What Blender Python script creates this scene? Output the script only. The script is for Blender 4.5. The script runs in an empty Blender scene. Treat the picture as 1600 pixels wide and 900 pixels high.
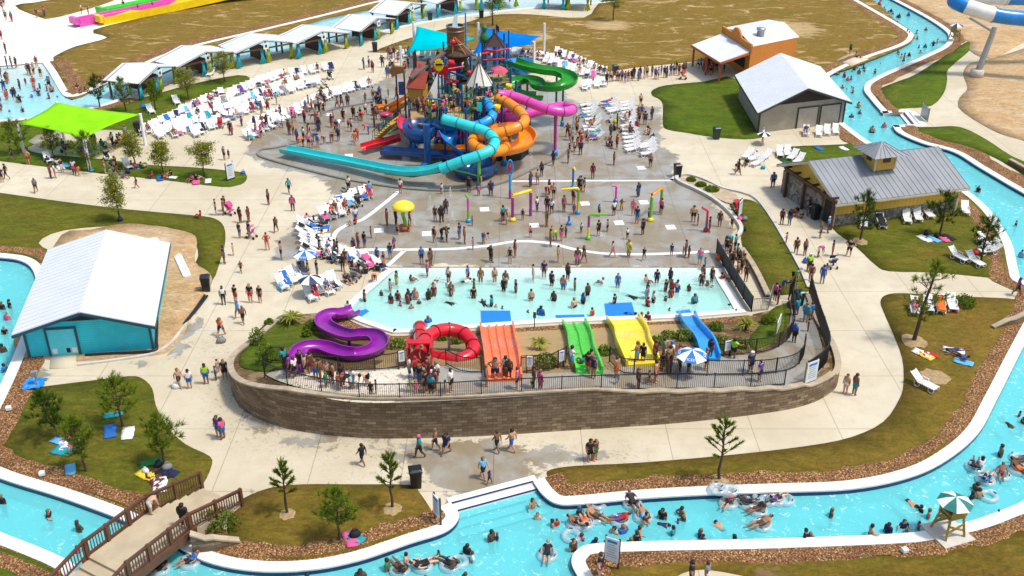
import bpy, bmesh, math, random
import numpy as np
from mathutils import Vector, Matrix, geometry
R = math.radians
PI = math.pi
sc = bpy.context.scene
col = sc.collection
rng = random.Random(7)

# ------------------------------------------------------------------ camera
CAM_H, FOC, PITCH = 38.0, 1597.0, R(28.0)
CT, ST = math.cos(PITCH), math.sin(PITCH)
cam_d = bpy.data.cameras.new('camera')
cam = bpy.data.objects.new('camera', cam_d)
col.objects.link(cam)
cam.location = (0, 0, CAM_H)
cam.rotation_euler = (PI / 2 - PITCH, 0, 0)
cam_d.sensor_width = 36.0
cam_d.lens = 36.0 * FOC / 1600.0
cam_d.clip_start = 0.5
cam_d.clip_end = 3000
sc.camera = cam

def ray(px, py):
    u = (px - 800) / FOC; w = (450 - py) / FOC
    return Vector((u, CT + w * ST, -ST + w * CT))
def G(px, py, z=0.0):
    """survey: where the sight line of a photo pixel meets height z"""
    d = ray(px, py); t = (z - CAM_H) / d.z
    return Vector((d.x * t, d.y * t, z))
def AT(px, py, Y):
    d = ray(px, py); t = Y / d.y
    return Vector((d.x * t, Y, CAM_H + d.z * t))
def TOPZ(Y, py):
    w = (450 - py) / FOC
    return CAM_H + (-ST + w * CT) * (Y / (CT + w * ST))
def PX(p):
    dx, dy, dz = p[0], p[1], p[2] - CAM_H
    dep = dy * CT - dz * ST
    return 800 + FOC * dx / dep, 450 - FOC * (dy * ST + dz * CT) / dep
def XY(l, z=0.0):
    return [G(p[0], p[1], z).xy for p in l]

# ------------------------------------------------------------------ object helpers
def link(o):
    col.objects.link(o); return o
def tag(o, label=None, cat=None, group=None, kind=None):
    if label: o['label'] = label
    if cat: o['category'] = cat
    if group: o['group'] = group
    if kind: o['kind'] = kind
    return o
def empty(name, loc=(0, 0, 0), rz=0.0, label=None, cat=None, group=None):
    o = bpy.data.objects.new(name, None)
    o.location = loc; o.rotation_euler = (0, 0, rz); o.empty_display_size = 0.3
    link(o)
    return tag(o, label, cat, group)
def copy_tree(o, parent=None):
    c = o.copy(); col.objects.link(c)
    if parent is not None: c.parent = parent
    for ch in list(o.children): copy_tree(ch, c)
    return c

def crom(pts, closed=False, n=6):
    """smooth 2-D or 3-D polyline; a point carrying a trailing True stays a corner"""
    P = [Vector(p) for p in pts]; N = len(P); out = []
    segs = N if closed else N - 1
    for i in range(segs):
        p1, p2 = P[i], P[(i + 1) % N]
        p0 = P[(i - 1) % N] if (closed or i > 0) else p1 + (p1 - p2)
        p3 = P[(i + 2) % N] if (closed or i < N - 2) else p2 + (p2 - p1)
        for k in range(n):
            t = k / n
            out.append(0.5 * ((2 * p1) + (p2 - p0) * t + (2 * p0 - 5 * p1 + 4 * p2 - p3) * t * t + (3 * p1 - p0 - 3 * p2 + p3) * t ** 3))
    if not closed: out.append(P[-1].copy())
    return out

class MB:
    """collects polygons, builds ONE mesh object"""
    def __init__(s):
        s.v = []; s.f = []; s.m = []; s.uv = {}; s.sm = []
    def add(s, vs, fs, mi=0, smooth=False, uvs=None):
        b = len(s.v)
        s.v += [tuple(p) for p in vs]
        for k, f in enumerate(fs):
            if uvs: s.uv[len(s.f)] = uvs[k]
            s.f.append(tuple(b + i for i in f)); s.m.append(mi); s.sm.append(smooth)
        return s
    def box(s, c, size, rz=0.0, mi=0, rot=None):
        hx, hy, hz = size[0] / 2, size[1] / 2, size[2] / 2
        M = rot if rot is not None else Matrix.Rotation(rz, 3, 'Z')
        c = Vector(c)
        vs = [c + M @ Vector((x * hx, y * hy, z * hz)) for z in (-1, 1) for y in (-1, 1) for x in (-1, 1)]
        return s.add(vs, [(0, 2, 3, 1), (4, 5, 7, 6), (0, 1, 5, 4), (2, 6, 7, 3), (0, 4, 6, 2), (1, 3, 7, 5)], mi)
    def bar(s, a, b, w, h=None, mi=0, up=(0, 0, 1)):
        a = Vector(a); b = Vector(b); h = h or w
        d = b - a; L = d.length
        if L < 1e-6: return s
        d.normalize(); u = Vector(up)
        x = d.cross(u)
        if x.length < 1e-4: x = d.cross(Vector((1, 0, 0)))
        x.normalize(); z = x.cross(d)
        M = Matrix((x, d, z)).transposed()
        return s.box((a + b) / 2, (w, L, h), rot=M, mi=mi)
    def frames(s, path, closed=False):
        P = [Vector(p) for p in path]; N = len(P); fr = []
        for i in range(N):
            a = P[i - 1] if (i > 0 or closed) else P[i]
            b = P[(i + 1) % N] if (i < N - 1 or closed) else P[i]
            t = (b - a)
            t = t.normalized() if t.length > 1e-9 else Vector((0, 0, 1))
            up = Vector((0, 0, 1)) if abs(t.z) < 0.97 else Vector((0, 1, 0))
            x = t.cross(up).normalized(); fr.append((P[i], t, x, x.cross(t)))
        return fr
    def tube(s, path, r, n=8, mi=0, closed=False, cap=True, smooth=True):
        fr = s.frames(path, closed); vs = []
        rr = r if isinstance(r, (list, tuple)) else [r] * len(fr)
        for (p, t, x, z), q in zip(fr, rr):
            for k in range(n):
                a = 2 * PI * k / n
                vs.append(p + x * (q * math.cos(a)) + z * (q * math.sin(a)))
        fs = []; N = len(fr)
        for i in range(N if closed else N - 1):
            j = (i + 1) % N
            for k in range(n):
                fs.append((i * n + k, i * n + (k + 1) % n, j * n + (k + 1) % n, j * n + k))
        s.add(vs, fs, mi, smooth)
        if cap and not closed:
            s.add(vs[:n], [tuple(range(n - 1, -1, -1))], mi); s.add(vs[-n:], [tuple(range(n))], mi)
        return s
    def sweep(s, path, prof, mi=0, closed=False, pclosed=False, smooth=True, bank=None, cap=False):
        """prof: (side, up) offsets; bank: roll angle per path point"""
        fr = s.frames(path, closed); n = 0; vs = []
        for i, (p, t, x, z) in enumerate(fr):
            pr = prof(i) if callable(prof) else prof
            if bank:
                a = bank[i]; x, z = x * math.cos(a) + z * math.sin(a), z * math.cos(a) - x * math.sin(a)
            for (q, h) in pr: vs.append(p + x * q + z * h)
            n = len(pr)
        fs = []; N = len(fr); m = n if pclosed else n - 1
        for i in range(N if closed else N - 1):
            j = (i + 1) % N
            for k in range(m):
                fs.append((i * n + k, i * n + (k + 1) % n, j * n + (k + 1) % n, j * n + k))
        s.add(vs, fs, mi, smooth)
        if cap and pclosed:
            s.add(vs[:n], [tuple(range(n - 1, -1, -1))], mi); s.add(vs[-n:], [tuple(range(n))], mi)
        return s
    def lathe(s, c, prof, n=16, mi=0, smooth=True, sx=1.0, sy=1.0):
        c = Vector(c); vs = []; m = len(prof)
        for k in range(n):
            a = 2 * PI * k / n
            for (r, z) in prof: vs.append(c + Vector((r * sx * math.cos(a), r * sy * math.sin(a), z)))
        fs = []
        for k in range(n):
            j = (k + 1) % n
            for i in range(m - 1): fs.append((k * m + i, j * m + i, j * m + i + 1, k * m + i + 1))
        return s.add(vs, fs, mi, smooth)
    def prism(s, poly, z0, z1, mi=0, mtop=None):
        n = len(poly)
        zz0 = z0 if isinstance(z0, (list, tuple)) else [z0] * n
        zz1 = z1 if isinstance(z1, (list, tuple)) else [z1] * n
        ar = sum(poly[i][0] * poly[(i + 1) % n][1] - poly[(i + 1) % n][0] * poly[i][1] for i in range(n))
        if ar < 0: poly = poly[::-1]; zz0 = zz0[::-1]; zz1 = zz1[::-1]
        vs = [(p[0], p[1], z) for p, z in zip(poly, zz0)] + [(p[0], p[1], z) for p, z in zip(poly, zz1)]
        s.add(vs, [(i, (i + 1) % n, n + (i + 1) % n, n + i) for i in range(n)] + [tuple(range(n - 1, -1, -1))], mi)
        return s.add(vs[n:], [tuple(range(n))], mi if mtop is None else mtop)
    def slab(s, quad, th, mi=0):
        """thick panel from a planar ring of 3-D points, th along the normal, downward"""
        q = [Vector(p) for p in quad]
        nrm = (q[1] - q[0]).cross(q[2] - q[0]).normalized()
        if nrm.z < 0: q = q[::-1]; nrm = -nrm
        n = len(q); lo = [p - nrm * th for p in q]
        s.add(q + lo, [tuple(range(n)), tuple(range(2 * n - 1, n - 1, -1))] + [(i, n + i, n + (i + 1) % n, (i + 1) % n) for i in range(n)], mi)
        return s
    def build(s, name, mats, parent=None, local=False):
        me = bpy.data.meshes.new(name)
        me.from_pydata(s.v, [], s.f)
        if not isinstance(mats, (list, tuple)): mats = [mats]
        for m in mats: me.materials.append(m)
        me.polygons.foreach_set('material_index', s.m)
        me.polygons.foreach_set('use_smooth', s.sm)
        if s.uv:
            ul = me.uv_layers.new(name='UVMap')
            for fi, uvs in s.uv.items():
                for li, q in zip(me.polygons[fi].loop_indices, uvs): ul.data[li].uv = q
        me.update()
        o = bpy.data.objects.new(name, me); link(o)
        if parent is not None:
            o.parent = parent
            if not local: o.matrix_parent_inverse = Matrix.Translation(parent.location) .inverted() if parent.rotation_euler[2] == 0 else (Matrix.Translation(parent.location) @ parent.rotation_euler.to_matrix().to_4x4()).inverted()
        return o

def add_bevel(o, w, seg=2):
    m = o.modifiers.new('bevel', 'BEVEL'); m.width = w; m.segments = seg; m.limit_method = 'ANGLE'; m.angle_limit = R(40)
    return o

# ------------------------------------------------------------------ material helpers
def nmat(name):
    m = bpy.data.materials.new(name); m.use_nodes = True
    nt = m.node_tree; nt.nodes.clear()
    out = nt.nodes.new('ShaderNodeOutputMaterial')
    return m, nt, out
class NT:
    def __init__(s, nt): s.nt = nt
    def n(s, t, **k):
        nd = s.nt.nodes.new(t)
        for a, b in k.items(): setattr(nd, a, b)
        return nd
    def l(s, a, b): s.nt.links.new(a, b)
    def set(s, sock, v):
        if isinstance(v, bpy.types.NodeSocket): s.l(v, sock)
        elif v is not None: sock.default_value = v if not isinstance(v, tuple) or len(v) != 3 or sock.type != 'RGBA' else (*v, 1)
    def noise(s, vec, scale, detail=4, rough=0.55, dist=0.0):
        nd = s.n('ShaderNodeTexNoise'); nd.inputs['Scale'].default_value = scale; nd.inputs['Detail'].default_value = detail
        nd.inputs['Roughness'].default_value = rough; nd.inputs['Distortion'].default_value = dist
        s.l(vec, nd.inputs['Vector']); return nd.outputs['Fac']
    def math(s, op, a, b=None, c=None, clamp=False):
        nd = s.n('ShaderNodeMath', operation=op); nd.use_clamp = clamp
        s.set(nd.inputs[0], a)
        if b is not None: s.set(nd.inputs[1], b)
        if c is not None: s.set(nd.inputs[2], c)
        return nd.outputs[0]
    def smooth(s, v, lo, hi, a=0.0, b=1.0):
        nd = s.n('ShaderNodeMapRange', interpolation_type='SMOOTHSTEP')
        s.set(nd.inputs['Value'], v); nd.inputs['From Min'].default_value = lo; nd.inputs['From Max'].default_value = hi
        nd.inputs['To Min'].default_value = a; nd.inputs['To Max'].default_value = b
        return nd.outputs['Result']
    def mix(s, f, a, b, blend='MIX'):
        nd = s.n('ShaderNodeMix', data_type='RGBA', blend_type=blend)
        s.set(nd.inputs[0], f); s.set(nd.inputs[6], a); s.set(nd.inputs[7], b)
        return nd.outputs[2]
    def attr(s, name, kind='GEOMETRY'):
        nd = s.n('ShaderNodeAttribute', attribute_name=name); nd.attribute_type = kind
        return nd
    def obj(s): return s.n('ShaderNodeTexCoord').outputs['Object']
    def pos(s): return s.n('ShaderNodeNewGeometry').outputs['Position']
    def bsdf(s, out, base, rough=0.5, metal=0.0, spec=0.5, bump=None, bstr=0.3, bdist=0.02, coat=0.0):
        b = s.n('ShaderNodeBsdfPrincipled')
        s.set(b.inputs['Base Color'], base); s.set(b.inputs['Roughness'], rough); s.set(b.inputs['Metallic'], metal)
        s.set(b.inputs['Specular IOR Level'], spec)
        if coat: b.inputs['Coat Weight'].default_value = coat; b.inputs['Coat Roughness'].default_value = 0.12
        if bump is not None:
            bn = s.n('ShaderNodeBump'); bn.inputs['Strength'].default_value = bstr; bn.inputs['Distance'].default_value = bdist
            s.l(bump, bn.inputs['Height']); s.l(bn.outputs['Normal'], b.inputs['Normal'])
        s.l(b.outputs[0], out.inputs['Surface'])
        return b
def lum(c, f): return tuple(min(1.0, x * f) for x in c)
_mc = {}
def M(name, c, rough=0.5, var=0.12, scale=1.5, metal=0.0, spec=0.5, coat=0.0, bump=0.0, dirt=None, fine=14.0):
    """plain coloured surface with uneven tone, wear and roughness"""
    if name in _mc: return _mc[name]
    m, nt, out = nmat(name); t = NT(nt); p = t.pos()
    n1 = t.noise(p, scale, 5, 0.6); n2 = t.noise(p, fine, 3, 0.6)
    base = t.mix(t.smooth(n1, 0.3, 0.7), lum(c, 1 - var), lum(c, 1 + var))
    base = t.mix(t.smooth(n2, 0.35, 0.75, 0, 0.35), base, lum(c, 1 - 1.6 * var))
    if dirt: base = t.mix(t.smooth(t.noise(p, scale * 0.7, 6, 0.7, 0.5), 0.52, 0.75, 0, 0.6), base, dirt)
    t.bsdf(out, base, t.smooth(n1, 0.25, 0.75, max(0.03, rough - 0.08), min(1, rough + 0.08)), metal, spec, n2 if bump else None, bump or 0.1, 0.01, coat)
    _mc[name] = m; return m
# ------------------------------------------------------------------ light
SUN_EL, SUN_AZ = R(63), R(104)      # azimuth measured from +Y towards +X
wd = bpy.data.worlds.new('World'); sc.world = wd; wd.use_nodes = True
nt = wd.node_tree; nt.nodes.clear()
sky = nt.nodes.new('ShaderNodeTexSky'); sky.sky_type = 'NISHITA'; sky.sun_disc = False
sky.sun_elevation = SUN_EL; sky.sun_rotation = SUN_AZ; sky.air_density = 1.4; sky.dust_density = 3.0; sky.ozone_density = 1.0
bg = nt.nodes.new('ShaderNodeBackground'); bg.inputs['Strength'].default_value = 0.15
ow = nt.nodes.new('ShaderNodeOutputWorld')
nt.links.new(sky.outputs[0], bg.inputs[0]); nt.links.new(bg.outputs[0], ow.inputs[0])
sl = bpy.data.lights.new('sun', 'SUN'); sl.energy = 2.9; sl.angle = R(7); sl.color = (1.0, 0.95, 0.87)
so = link(bpy.data.objects.new('sun', sl))
sdir = Vector((math.sin(SUN_AZ) * math.cos(SUN_EL), math.cos(SUN_AZ) * math.cos(SUN_EL), math.sin(SUN_EL)))
so.rotation_euler = sdir.to_track_quat('Z', 'Y').to_euler()
sc.view_settings.view_transform = 'Standard'; sc.view_settings.look = 'None'
sc.view_settings.exposure = 0.17; sc.view_settings.gamma = 1.0; sc.view_settings.use_curve_mapping = False
sc.cycles.max_bounces = 8; sc.cycles.transparent_max_bounces = 12

# ------------------------------------------------------------------ ground materials
def mk_paving():
    m, nt, out = nmat('concrete_paving'); t = NT(nt); p = t.pos()
    big = t.noise(p, 0.09, 5, 0.6, 0.4); mid = t.noise(p, 0.7, 5, 0.65); fine = t.noise(p, 9, 4, 0.7)
    dry = t.mix(t.smooth(big, 0.3, 0.7), (0.50, 0.435, 0.305), (0.61, 0.55, 0.42))
    dry = t.mix(t.smooth(mid, 0.4, 0.75, 0, 0.55), dry, (0.45, 0.38, 0.26))
    dry = t.mix(t.smooth(fine, 0.5, 0.8, 0, 0.3), dry, (0.34, 0.27, 0.17))
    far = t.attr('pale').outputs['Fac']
    dry = t.mix(far, dry, (0.80, 0.76, 0.70))  # distant haze and plaza sky sheen put into the dry colour
    # saw-cut control joints
    sep = t.n('ShaderNodeSeparateXYZ'); t.l(p, sep.inputs[0])
    j = None
    for ax, per, off in ((0, 5.4, 1.1), (1, 6.1, 2.3)):
        w = t.math('PINGPONG', t.math('ADD', sep.outputs[ax], off), per / 2)
        q = t.smooth(w, 0.015, 0.05, 1, 0)
        j = q if j is None else t.math('MAXIMUM', j, q)
    dry = t.mix(t.math('MULTIPLY', j, 0.45), dry, (0.16, 0.12, 0.08))
    # stray drips and footprints
    fp = t.smooth(t.noise(p, 4.2, 3, 0.6, 0.6), 0.58, 0.62)
    zone = t.attr('drip').outputs['Fac']
    # wet edge: distance field ruffled by noise
    wd_ = t.attr('wet').outputs['Fac']
    wv = t.math('ADD', wd_, t.math('MULTIPLY', t.math('SUBTRACT', t.noise(p, 0.55, 6, 0.72, 0.6), 0.5), 4.2))
    wet = t.smooth(wv, -0.06, 0.22)
    wet = t.math('MAXIMUM', wet, t.math('MULTIPLY', fp, zone))
    tone = t.noise(p, 0.23, 4, 0.6, 0.8)
    wcol = t.mix(t.smooth(tone, 0.38, 0.62), (0.27, 0.22, 0.145), (0.34, 0.33, 0.295))
    wcol = t.mix(t.smooth(mid, 0.4, 0.75, 0, 0.45), wcol, (0.20, 0.165, 0.11))
    wcol = t.mix(t.math('MULTIPLY', j, 0.4), wcol, (0.06, 0.05, 0.03))
    base = t.mix(wet, dry, wcol)
    rough = t.math('MULTIPLY_ADD', wet, t.smooth(tone, 0.35, 0.6, -0.50, -0.68), 0.85)
    t.bsdf(out, base, rough, 0, 0.5, fine, 0.12, 0.01)
    return m
def mk_grass(name, greens, brown, dirt, dirt_lo, brown_mid=0.5):
    greens = [tuple(a * b for a, b in zip(g_, (1.28, 1.20, 1.1))) for g_ in greens]; brown = tuple(a * b for a, b in zip(brown, (1.2, 1.15, 1.05)))
    m, nt, out = nmat(name); t = NT(nt); p = t.pos()
    mp = t.n('ShaderNodeMapping'); mp.inputs['Scale'].default_value = (0.6, 1.3, 1.0); mp.inputs['Rotation'].default_value = (0, 0, 0.5); t.l(p, mp.inputs[0])
    big = t.noise(mp.outputs[0], 0.16, 6, 0.62, 0.8); mid = t.noise(mp.outputs[0], 0.6, 6, 0.7, 0.5); fine = t.noise(p, 5.5, 6, 0.8); blade = t.noise(p, 22, 3, 0.7)
    g = t.mix(t.smooth(mid, 0.3, 0.7), greens[0], greens[1])
    g = t.mix(t.smooth(big, brown_mid - 0.14, brown_mid + 0.14), g, brown)
    cl = t.noise(mp.outputs[0], 1.7, 6, 0.75, 1.0)
    g = t.mix(t.smooth(cl, 0.42, 0.66, 0, 0.55), g, lum(greens[0], 0.5))
    g = t.mix(t.smooth(cl, 0.28, 0.46, 0.6, 0), g, lum(brown, 1.5))
    g = t.mix(t.smooth(fine, 0.42, 0.72, 0, 0.75), g, lum(brown, 0.42))
    g = t.mix(t.smooth(fine, 0.28, 0.42, 0.45, 0), g, lum(brown, 1.7))
    d = t.math('ADD', t.math('MULTIPLY', t.noise(mp.outputs[0], 0.33, 7, 0.75, 1.2), 0.8), t.math('MULTIPLY', fine, 0.2))
    dm = t.smooth(d, dirt_lo, dirt_lo + 0.07)
    bare = t.attr('bare').outputs['Fac']
    dm = t.math('MAXIMUM', dm, t.smooth(t.math('ADD', bare, t.math('MULTIPLY', t.math('SUBTRACT', mid, 0.5), 2.4)), 0.0, 0.35), clamp=True)
    dcol = t.mix(t.smooth(mid, 0.3, 0.7), dirt, lum(dirt, 0.62))
    dcol = t.mix(t.smooth(fine, 0.5, 0.7, 0, 0.6), dcol, lum(dirt, 0.5))
    g = t.mix(dm, g, dcol)
    t.bsdf(out, g, 0.95, 0, 0.15, t.math('ADD', t.math('MULTIPLY', fine, 0.6), t.math('MULTIPLY', blade, 0.4)), 0.8, 0.12)
    return m
def mk_mulch(name, cols, sc_=7.5):
    m, nt, out = nmat(name); t = NT(nt); p = t.pos()
    v = t.n('ShaderNodeTexVoronoi'); v.inputs['Scale'].default_value = sc_; t.l(p, v.inputs['Vector'])
    v2 = t.n('ShaderNodeTexVoronoi'); v2.inputs['Scale'].default_value = sc_ * 2.2; t.l(p, v2.inputs['Vector'])
    s1 = t.n('ShaderNodeSeparateColor'); t.l(v.outputs['Color'], s1.inputs[0])
    s2 = t.n('ShaderNodeSeparateColor'); t.l(v2.outputs['Color'], s2.inputs[0])
    c = t.mix(s1.outputs[0], cols[0], cols[1])
    c = t.mix(t.smooth(s2.outputs[1], 0.72, 0.9), c, cols[2])
    c = t.mix(t.smooth(t.noise(p, 0.5, 4), 0.4, 0.7, 0, 0.5), c, lum(cols[0], 0.7))
    c = t.mix(t.smooth(v.outputs['Distance'], 0.40, 0.80, 0, 0.7), c, (0.03, 0.016, 0.008))
    t.bsdf(out, c, 0.8, 0, 0.3, t.math('SUBTRACT', 1.0, v.outputs['Distance']), 1.0, 0.10)
    return m
M_PAVE = mk_paving()
M_LAWN = mk_grass('lawn_olive', ((0.068, 0.092, 0.008), (0.125, 0.140, 0.013)), (0.165, 0.125, 0.020), (0.36, 0.24, 0.11), 0.70, 0.58)
M_LAWN_DRY = mk_grass('lawn_dry', ((0.125, 0.108, 0.014), (0.190, 0.140, 0.024)), (0.215, 0.140, 0.030), (0.56, 0.40, 0.19), 0.535, 0.44)
M_LAWN_FRONT = mk_grass('lawn_tan', ((0.105, 0.098, 0.010), (0.155, 0.128, 0.016)), (0.195, 0.128, 0.024), (0.34, 0.22, 0.10), 0.69, 0.47)
M_LAWN_GREEN = mk_grass('lawn_fresh', ((0.050, 0.100, 0.006), (0.095, 0.155, 0.009)), (0.130, 0.135, 0.016), (0.36, 0.24, 0.11), 0.74, 0.60)
M_DIRT = mk_grass('bare_dirt', ((0.40, 0.26, 0.13), (0.52, 0.37, 0.21)), (0.52, 0.38, 0.23), (0.66, 0.52, 0.36), 0.52, 0.5)
M_MULCH = mk_mulch('river_rock', ((0.180, 0.066, 0.022), (0.350, 0.160, 0.055), (0.60, 0.42, 0.20)))
M_COPING = M('white_coping', (0.74, 0.73, 0.70), 0.6, 0.06, 0.8, dirt=(0.50, 0.46, 0.40))
M_TILE = M('navy_tile', (0.012, 0.026, 0.11), 0.2, 0.2, 3)
M_FLOOR = M('pool_plaster', (0.66, 0.69, 0.68), 0.6, 0.04, 0.6)
M_WHITE_LINE = M('white_paint', (0.78, 0.78, 0.76), 0.5, 0.08, 0.8, dirt=(0.45, 0.42, 0.36))
def mk_water(name, k, ripple=1.0, turb=0.8, milk=(0.12, 0.66, 0.78)):
    m, nt, out = nmat(name); t = NT(nt); p = t.pos()
    d = t.attr('depth').outputs['Fac']
    cur = t.noise(p, 0.35, 4, 0.6, 0.8); fine = t.noise(p, 2.6, 5, 0.65, 0.8)
    dd = t.math('MULTIPLY', d, t.math('MULTIPLY_ADD', cur, 0.35, 0.83))
    cmb = t.n('ShaderNodeCombineColor')
    for i in range(3): t.l(t.math('POWER', math.exp(-k[i]), dd), cmb.inputs[i])
    tr = t.n('ShaderNodeBsdfTransparent'); t.l(cmb.outputs[0], tr.inputs[0])
    gl = t.n('ShaderNodeBsdfGlossy'); gl.inputs['Roughness'].default_value = 0.08
    df = t.n('ShaderNodeBsdfDiffuse'); df.inputs[0].default_value = (0.75, 0.93, 0.95, 1)
    sc_ = t.n('ShaderNodeBsdfDiffuse'); sc_.inputs[0].default_value = (*milk, 1)
    # cloudy water: what is scattered back grows with depth
    ms = t.n('ShaderNodeMixShader'); t.l(t.math('SUBTRACT', 1.0, t.math('POWER', math.exp(-turb), dd)), ms.inputs[0]); t.l(tr.outputs[0], ms.inputs[1]); t.l(sc_.outputs[0], ms.inputs[2])
    bn = t.n('ShaderNodeBump'); bn.inputs['Strength'].default_value = 0.35 * ripple; bn.inputs['Distance'].default_value = 0.12
    t.l(t.math('ADD', fine, t.math('MULTIPLY', cur, 0.7)), bn.inputs['Height']); t.l(bn.outputs[0], gl.inputs['Normal'])
    fr = t.n('ShaderNodeFresnel'); fr.inputs[0].default_value = 1.33; t.l(bn.outputs[0], fr.inputs['Normal'])
    m1 = t.n('ShaderNodeMixShader'); t.l(fr.outputs[0], m1.inputs[0]); t.l(ms.outputs[0], m1.inputs[1]); t.l(gl.outputs[0], m1.inputs[2])
    # aerated water: thin scattered bubbles, strongest where the current churns
    foam = t.math('MULTIPLY', t.smooth(fine, 0.56, 0.72), t.smooth(t.noise(p, 0.16, 3, 0.5), 0.40, 0.62, 0.14, 0.60)); foam = t.math('ADD', foam, 0.06)
    m2 = t.n('ShaderNodeMixShader'); t.l(foam, m2.inputs[0]); t.l(m1.outputs[0], m2.inputs[1]); t.l(df.outputs[0], m2.inputs[2])
    t.l(m2.outputs[0], out.inputs['Surface'])
    return m
M_WATER = mk_water('lazy_river_water', (1.05, 0.085, 0.03), 1.0, 0.85, (0.095, 0.66, 0.72))
M_POOL = mk_water('slide_pool_water', (0.72, 0.07, 0.10), 0.7, 1.3, (0.42, 0.80, 0.70))
M_SEA = mk_water('wave_pool_water', (0.50, 0.06, 0.03), 0.8, 1.0, (0.36, 0.78, 0.84))

# ------------------------------------------------------------------ sheet triangulation
def inside(P, poly):
    """P (n,2) in polygon, vectorised"""
    x, y = P[:, 0], P[:, 1]; q = np.asarray([(a[0], a[1]) for a in poly]); r = np.zeros(len(P), bool)
    xj, yj = q[-1]
    for xi, yi in q:
        c = ((yi > y) != (yj > y))
        with np.errstate(divide='ignore', invalid='ignore'):
            r ^= c & (x < (xj - xi) * (y - yi) / (yj - yi + 1e-15) + xi)
        xj, yj = xi, yi
    return r
def sdf(P, poly):
    """signed distance, positive inside"""
    q = np.asarray([(a[0], a[1]) for a in poly]); n = len(q); d = np.full(len(P), 1e9)
    for i in range(n):
        a, b = q[i], q[(i + 1) % n]; ab = b - a
        t = np.clip(((P - a) @ ab) / (ab @ ab + 1e-12), 0, 1)[:, None]
        d = np.minimum(d, np.linalg.norm(P - (a + t * ab), axis=1))
    return np.where(inside(P, poly), d, -d)
def resample(poly, step):
    out = []; n = len(poly)
    for i in range(n):
        a = Vector(poly[i][:2]); b = Vector(poly[(i + 1) % n][:2]); k = max(1, int((b - a).length / step))
        out += [a.lerp(b, j / k) for j in range(k)]
    return out
def sheet(name, outer, holes=(), z=0.0, step=1.5, mat=None, attrs=None, zf=None, skirt=0.0, parent=None):
    outer = resample(outer, step); rings = [outer] + [resample(h, step) for h in holes]
    vs = []; es = []
    for r in rings:
        b = len(vs); vs += [Vector((p[0], p[1])) for p in r]
        es += [(b + i, b + (i + 1) % len(r)) for i in range(len(r))]
    q = np.array([(p[0], p[1]) for p in outer]); lo = q.min(0); hi = q.max(0)
    gx = np.arange(lo[0] + step * 0.5, hi[0], step); gy = np.arange(lo[1] + step * 0.5, hi[1], step)
    if len(gx) and len(gy):
        g = np.stack(np.meshgrid(gx, gy), -1).reshape(-1, 2)
        g[:, 0] += np.where((np.round(g[:, 1] / step).astype(int) % 2) == 0, step * 0.25, -step * 0.25)
        ok = sdf(g, outer) > step * 0.35
        for h in holes: ok &= sdf(g, h) < -step * 0.35
        vs += [Vector((a, b)) for a, b in g[ok]]
    V, E, F, _a, _b, _c = geometry.delaunay_2d_cdt(vs, es, [], 0, 1e-5)
    va = np.array([(v[0], v[1]) for v in V]); fa = np.array([f for f in F if len(f) == 3])
    cen = va[fa].mean(1); ok = inside(cen, outer)
    for h in holes: ok &= ~inside(cen, h)
    fa = fa[ok]
    zz = np.full(len(va), z, float) if zf is None else zf(va)
    me = bpy.data.meshes.new(name)
    me.from_pydata(np.column_stack([va, zz]).tolist(), [], fa.tolist())
    bm = bmesh.new(); bm.from_mesh(me)
    bmesh.ops.delete(bm, geom=[v for v in bm.verts if not v.link_faces], context='VERTS')
    for f in bm.faces:
        if f.normal.z < 0: f.normal_flip()
        f.smooth = True
    if skirt:
        be = [e for e in bm.edges if len(e.link_faces) == 1]
        r = bmesh.ops.extrude_edge_only(bm, edges=be)
        for v in r['geom']:
            if isinstance(v, bmesh.types.BMVert): v.co.z -= skirt
    bm.to_mesh(me); bm.free()
    if attrs:
        P = np.array([(v.co.x, v.co.y) for v in me.vertices])
        for k, fn in attrs.items():
            a = me.attributes.new(k, 'FLOAT', 'POINT'); a.data.foreach_set('value', np.asarray(fn(P), np.float32))
    if mat: me.materials.append(mat)
    o = link(bpy.data.objects.new(name, me))
    if parent: o.parent = parent
    return o
# ================================================================== GROUND PLAN (surveyed outlines)
def C(l, closed=True, n=4): return [v.xy for v in crom([G(p[0], p[1]) for p in l], closed, n)]
def CC(l, n=5):
    """open smooth chain from photo survey -> list of xy"""
    return [v.xy.copy() for v in crom([G(p[0], p[1]) for p in l], False, n)]

# ---- shore lines (water edge = inner edge of the white coping)
S_front_up = CC([(-70, 715), (0, 748), (95, 778), (190, 813), (262, 846), (320, 878), (395, 893), (480, 892), (560, 877), (640, 850), (695, 832), (716, 812), (714, 797), (704, 786)])
S_step = CC([(704, 786), (832, 752)], 1)
S_front_right = CC([(832, 752), (848, 774), (870, 788), (905, 789), (1000, 780), (1100, 774), (1210, 770), (1330, 765), (1420, 747), (1480, 719), (1528, 678), (1556, 628), (1590, 560), (1632, 478), (1650, 440)])
S_front_low = CC([(1660, 740), (1600, 782), (1570, 796), (1520, 814), (1460, 827), (1400, 835), (1200, 843), (1010, 847), (925, 851), (900, 862), (893, 880), (905, 905), (935, 950)])
S_front_left_low = CC([(150, 960), (128, 900), (100, 873), (0, 832), (-80, 800)])
S_right_a = CC([(1318, -12), (1360, 12), (1400, 35), (1422, 49), (1427, 58), (1412, 71), (1350, 93), (1308, 112), (1290, 125), (1290, 150), (1312, 185), (1336, 206), (1368, 228), (1430, 262), (1500, 292), (1540, 322), (1566, 355), (1582, 385), (1590, 420), (1600, 440), (1650, 440)])
S_right_b = CC([(1372, -12), (1440, 24), (1474, 46), (1482, 58), (1474, 72), (1440, 89), (1366, 122), (1350, 138), (1360, 155), (1380, 178)])
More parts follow.
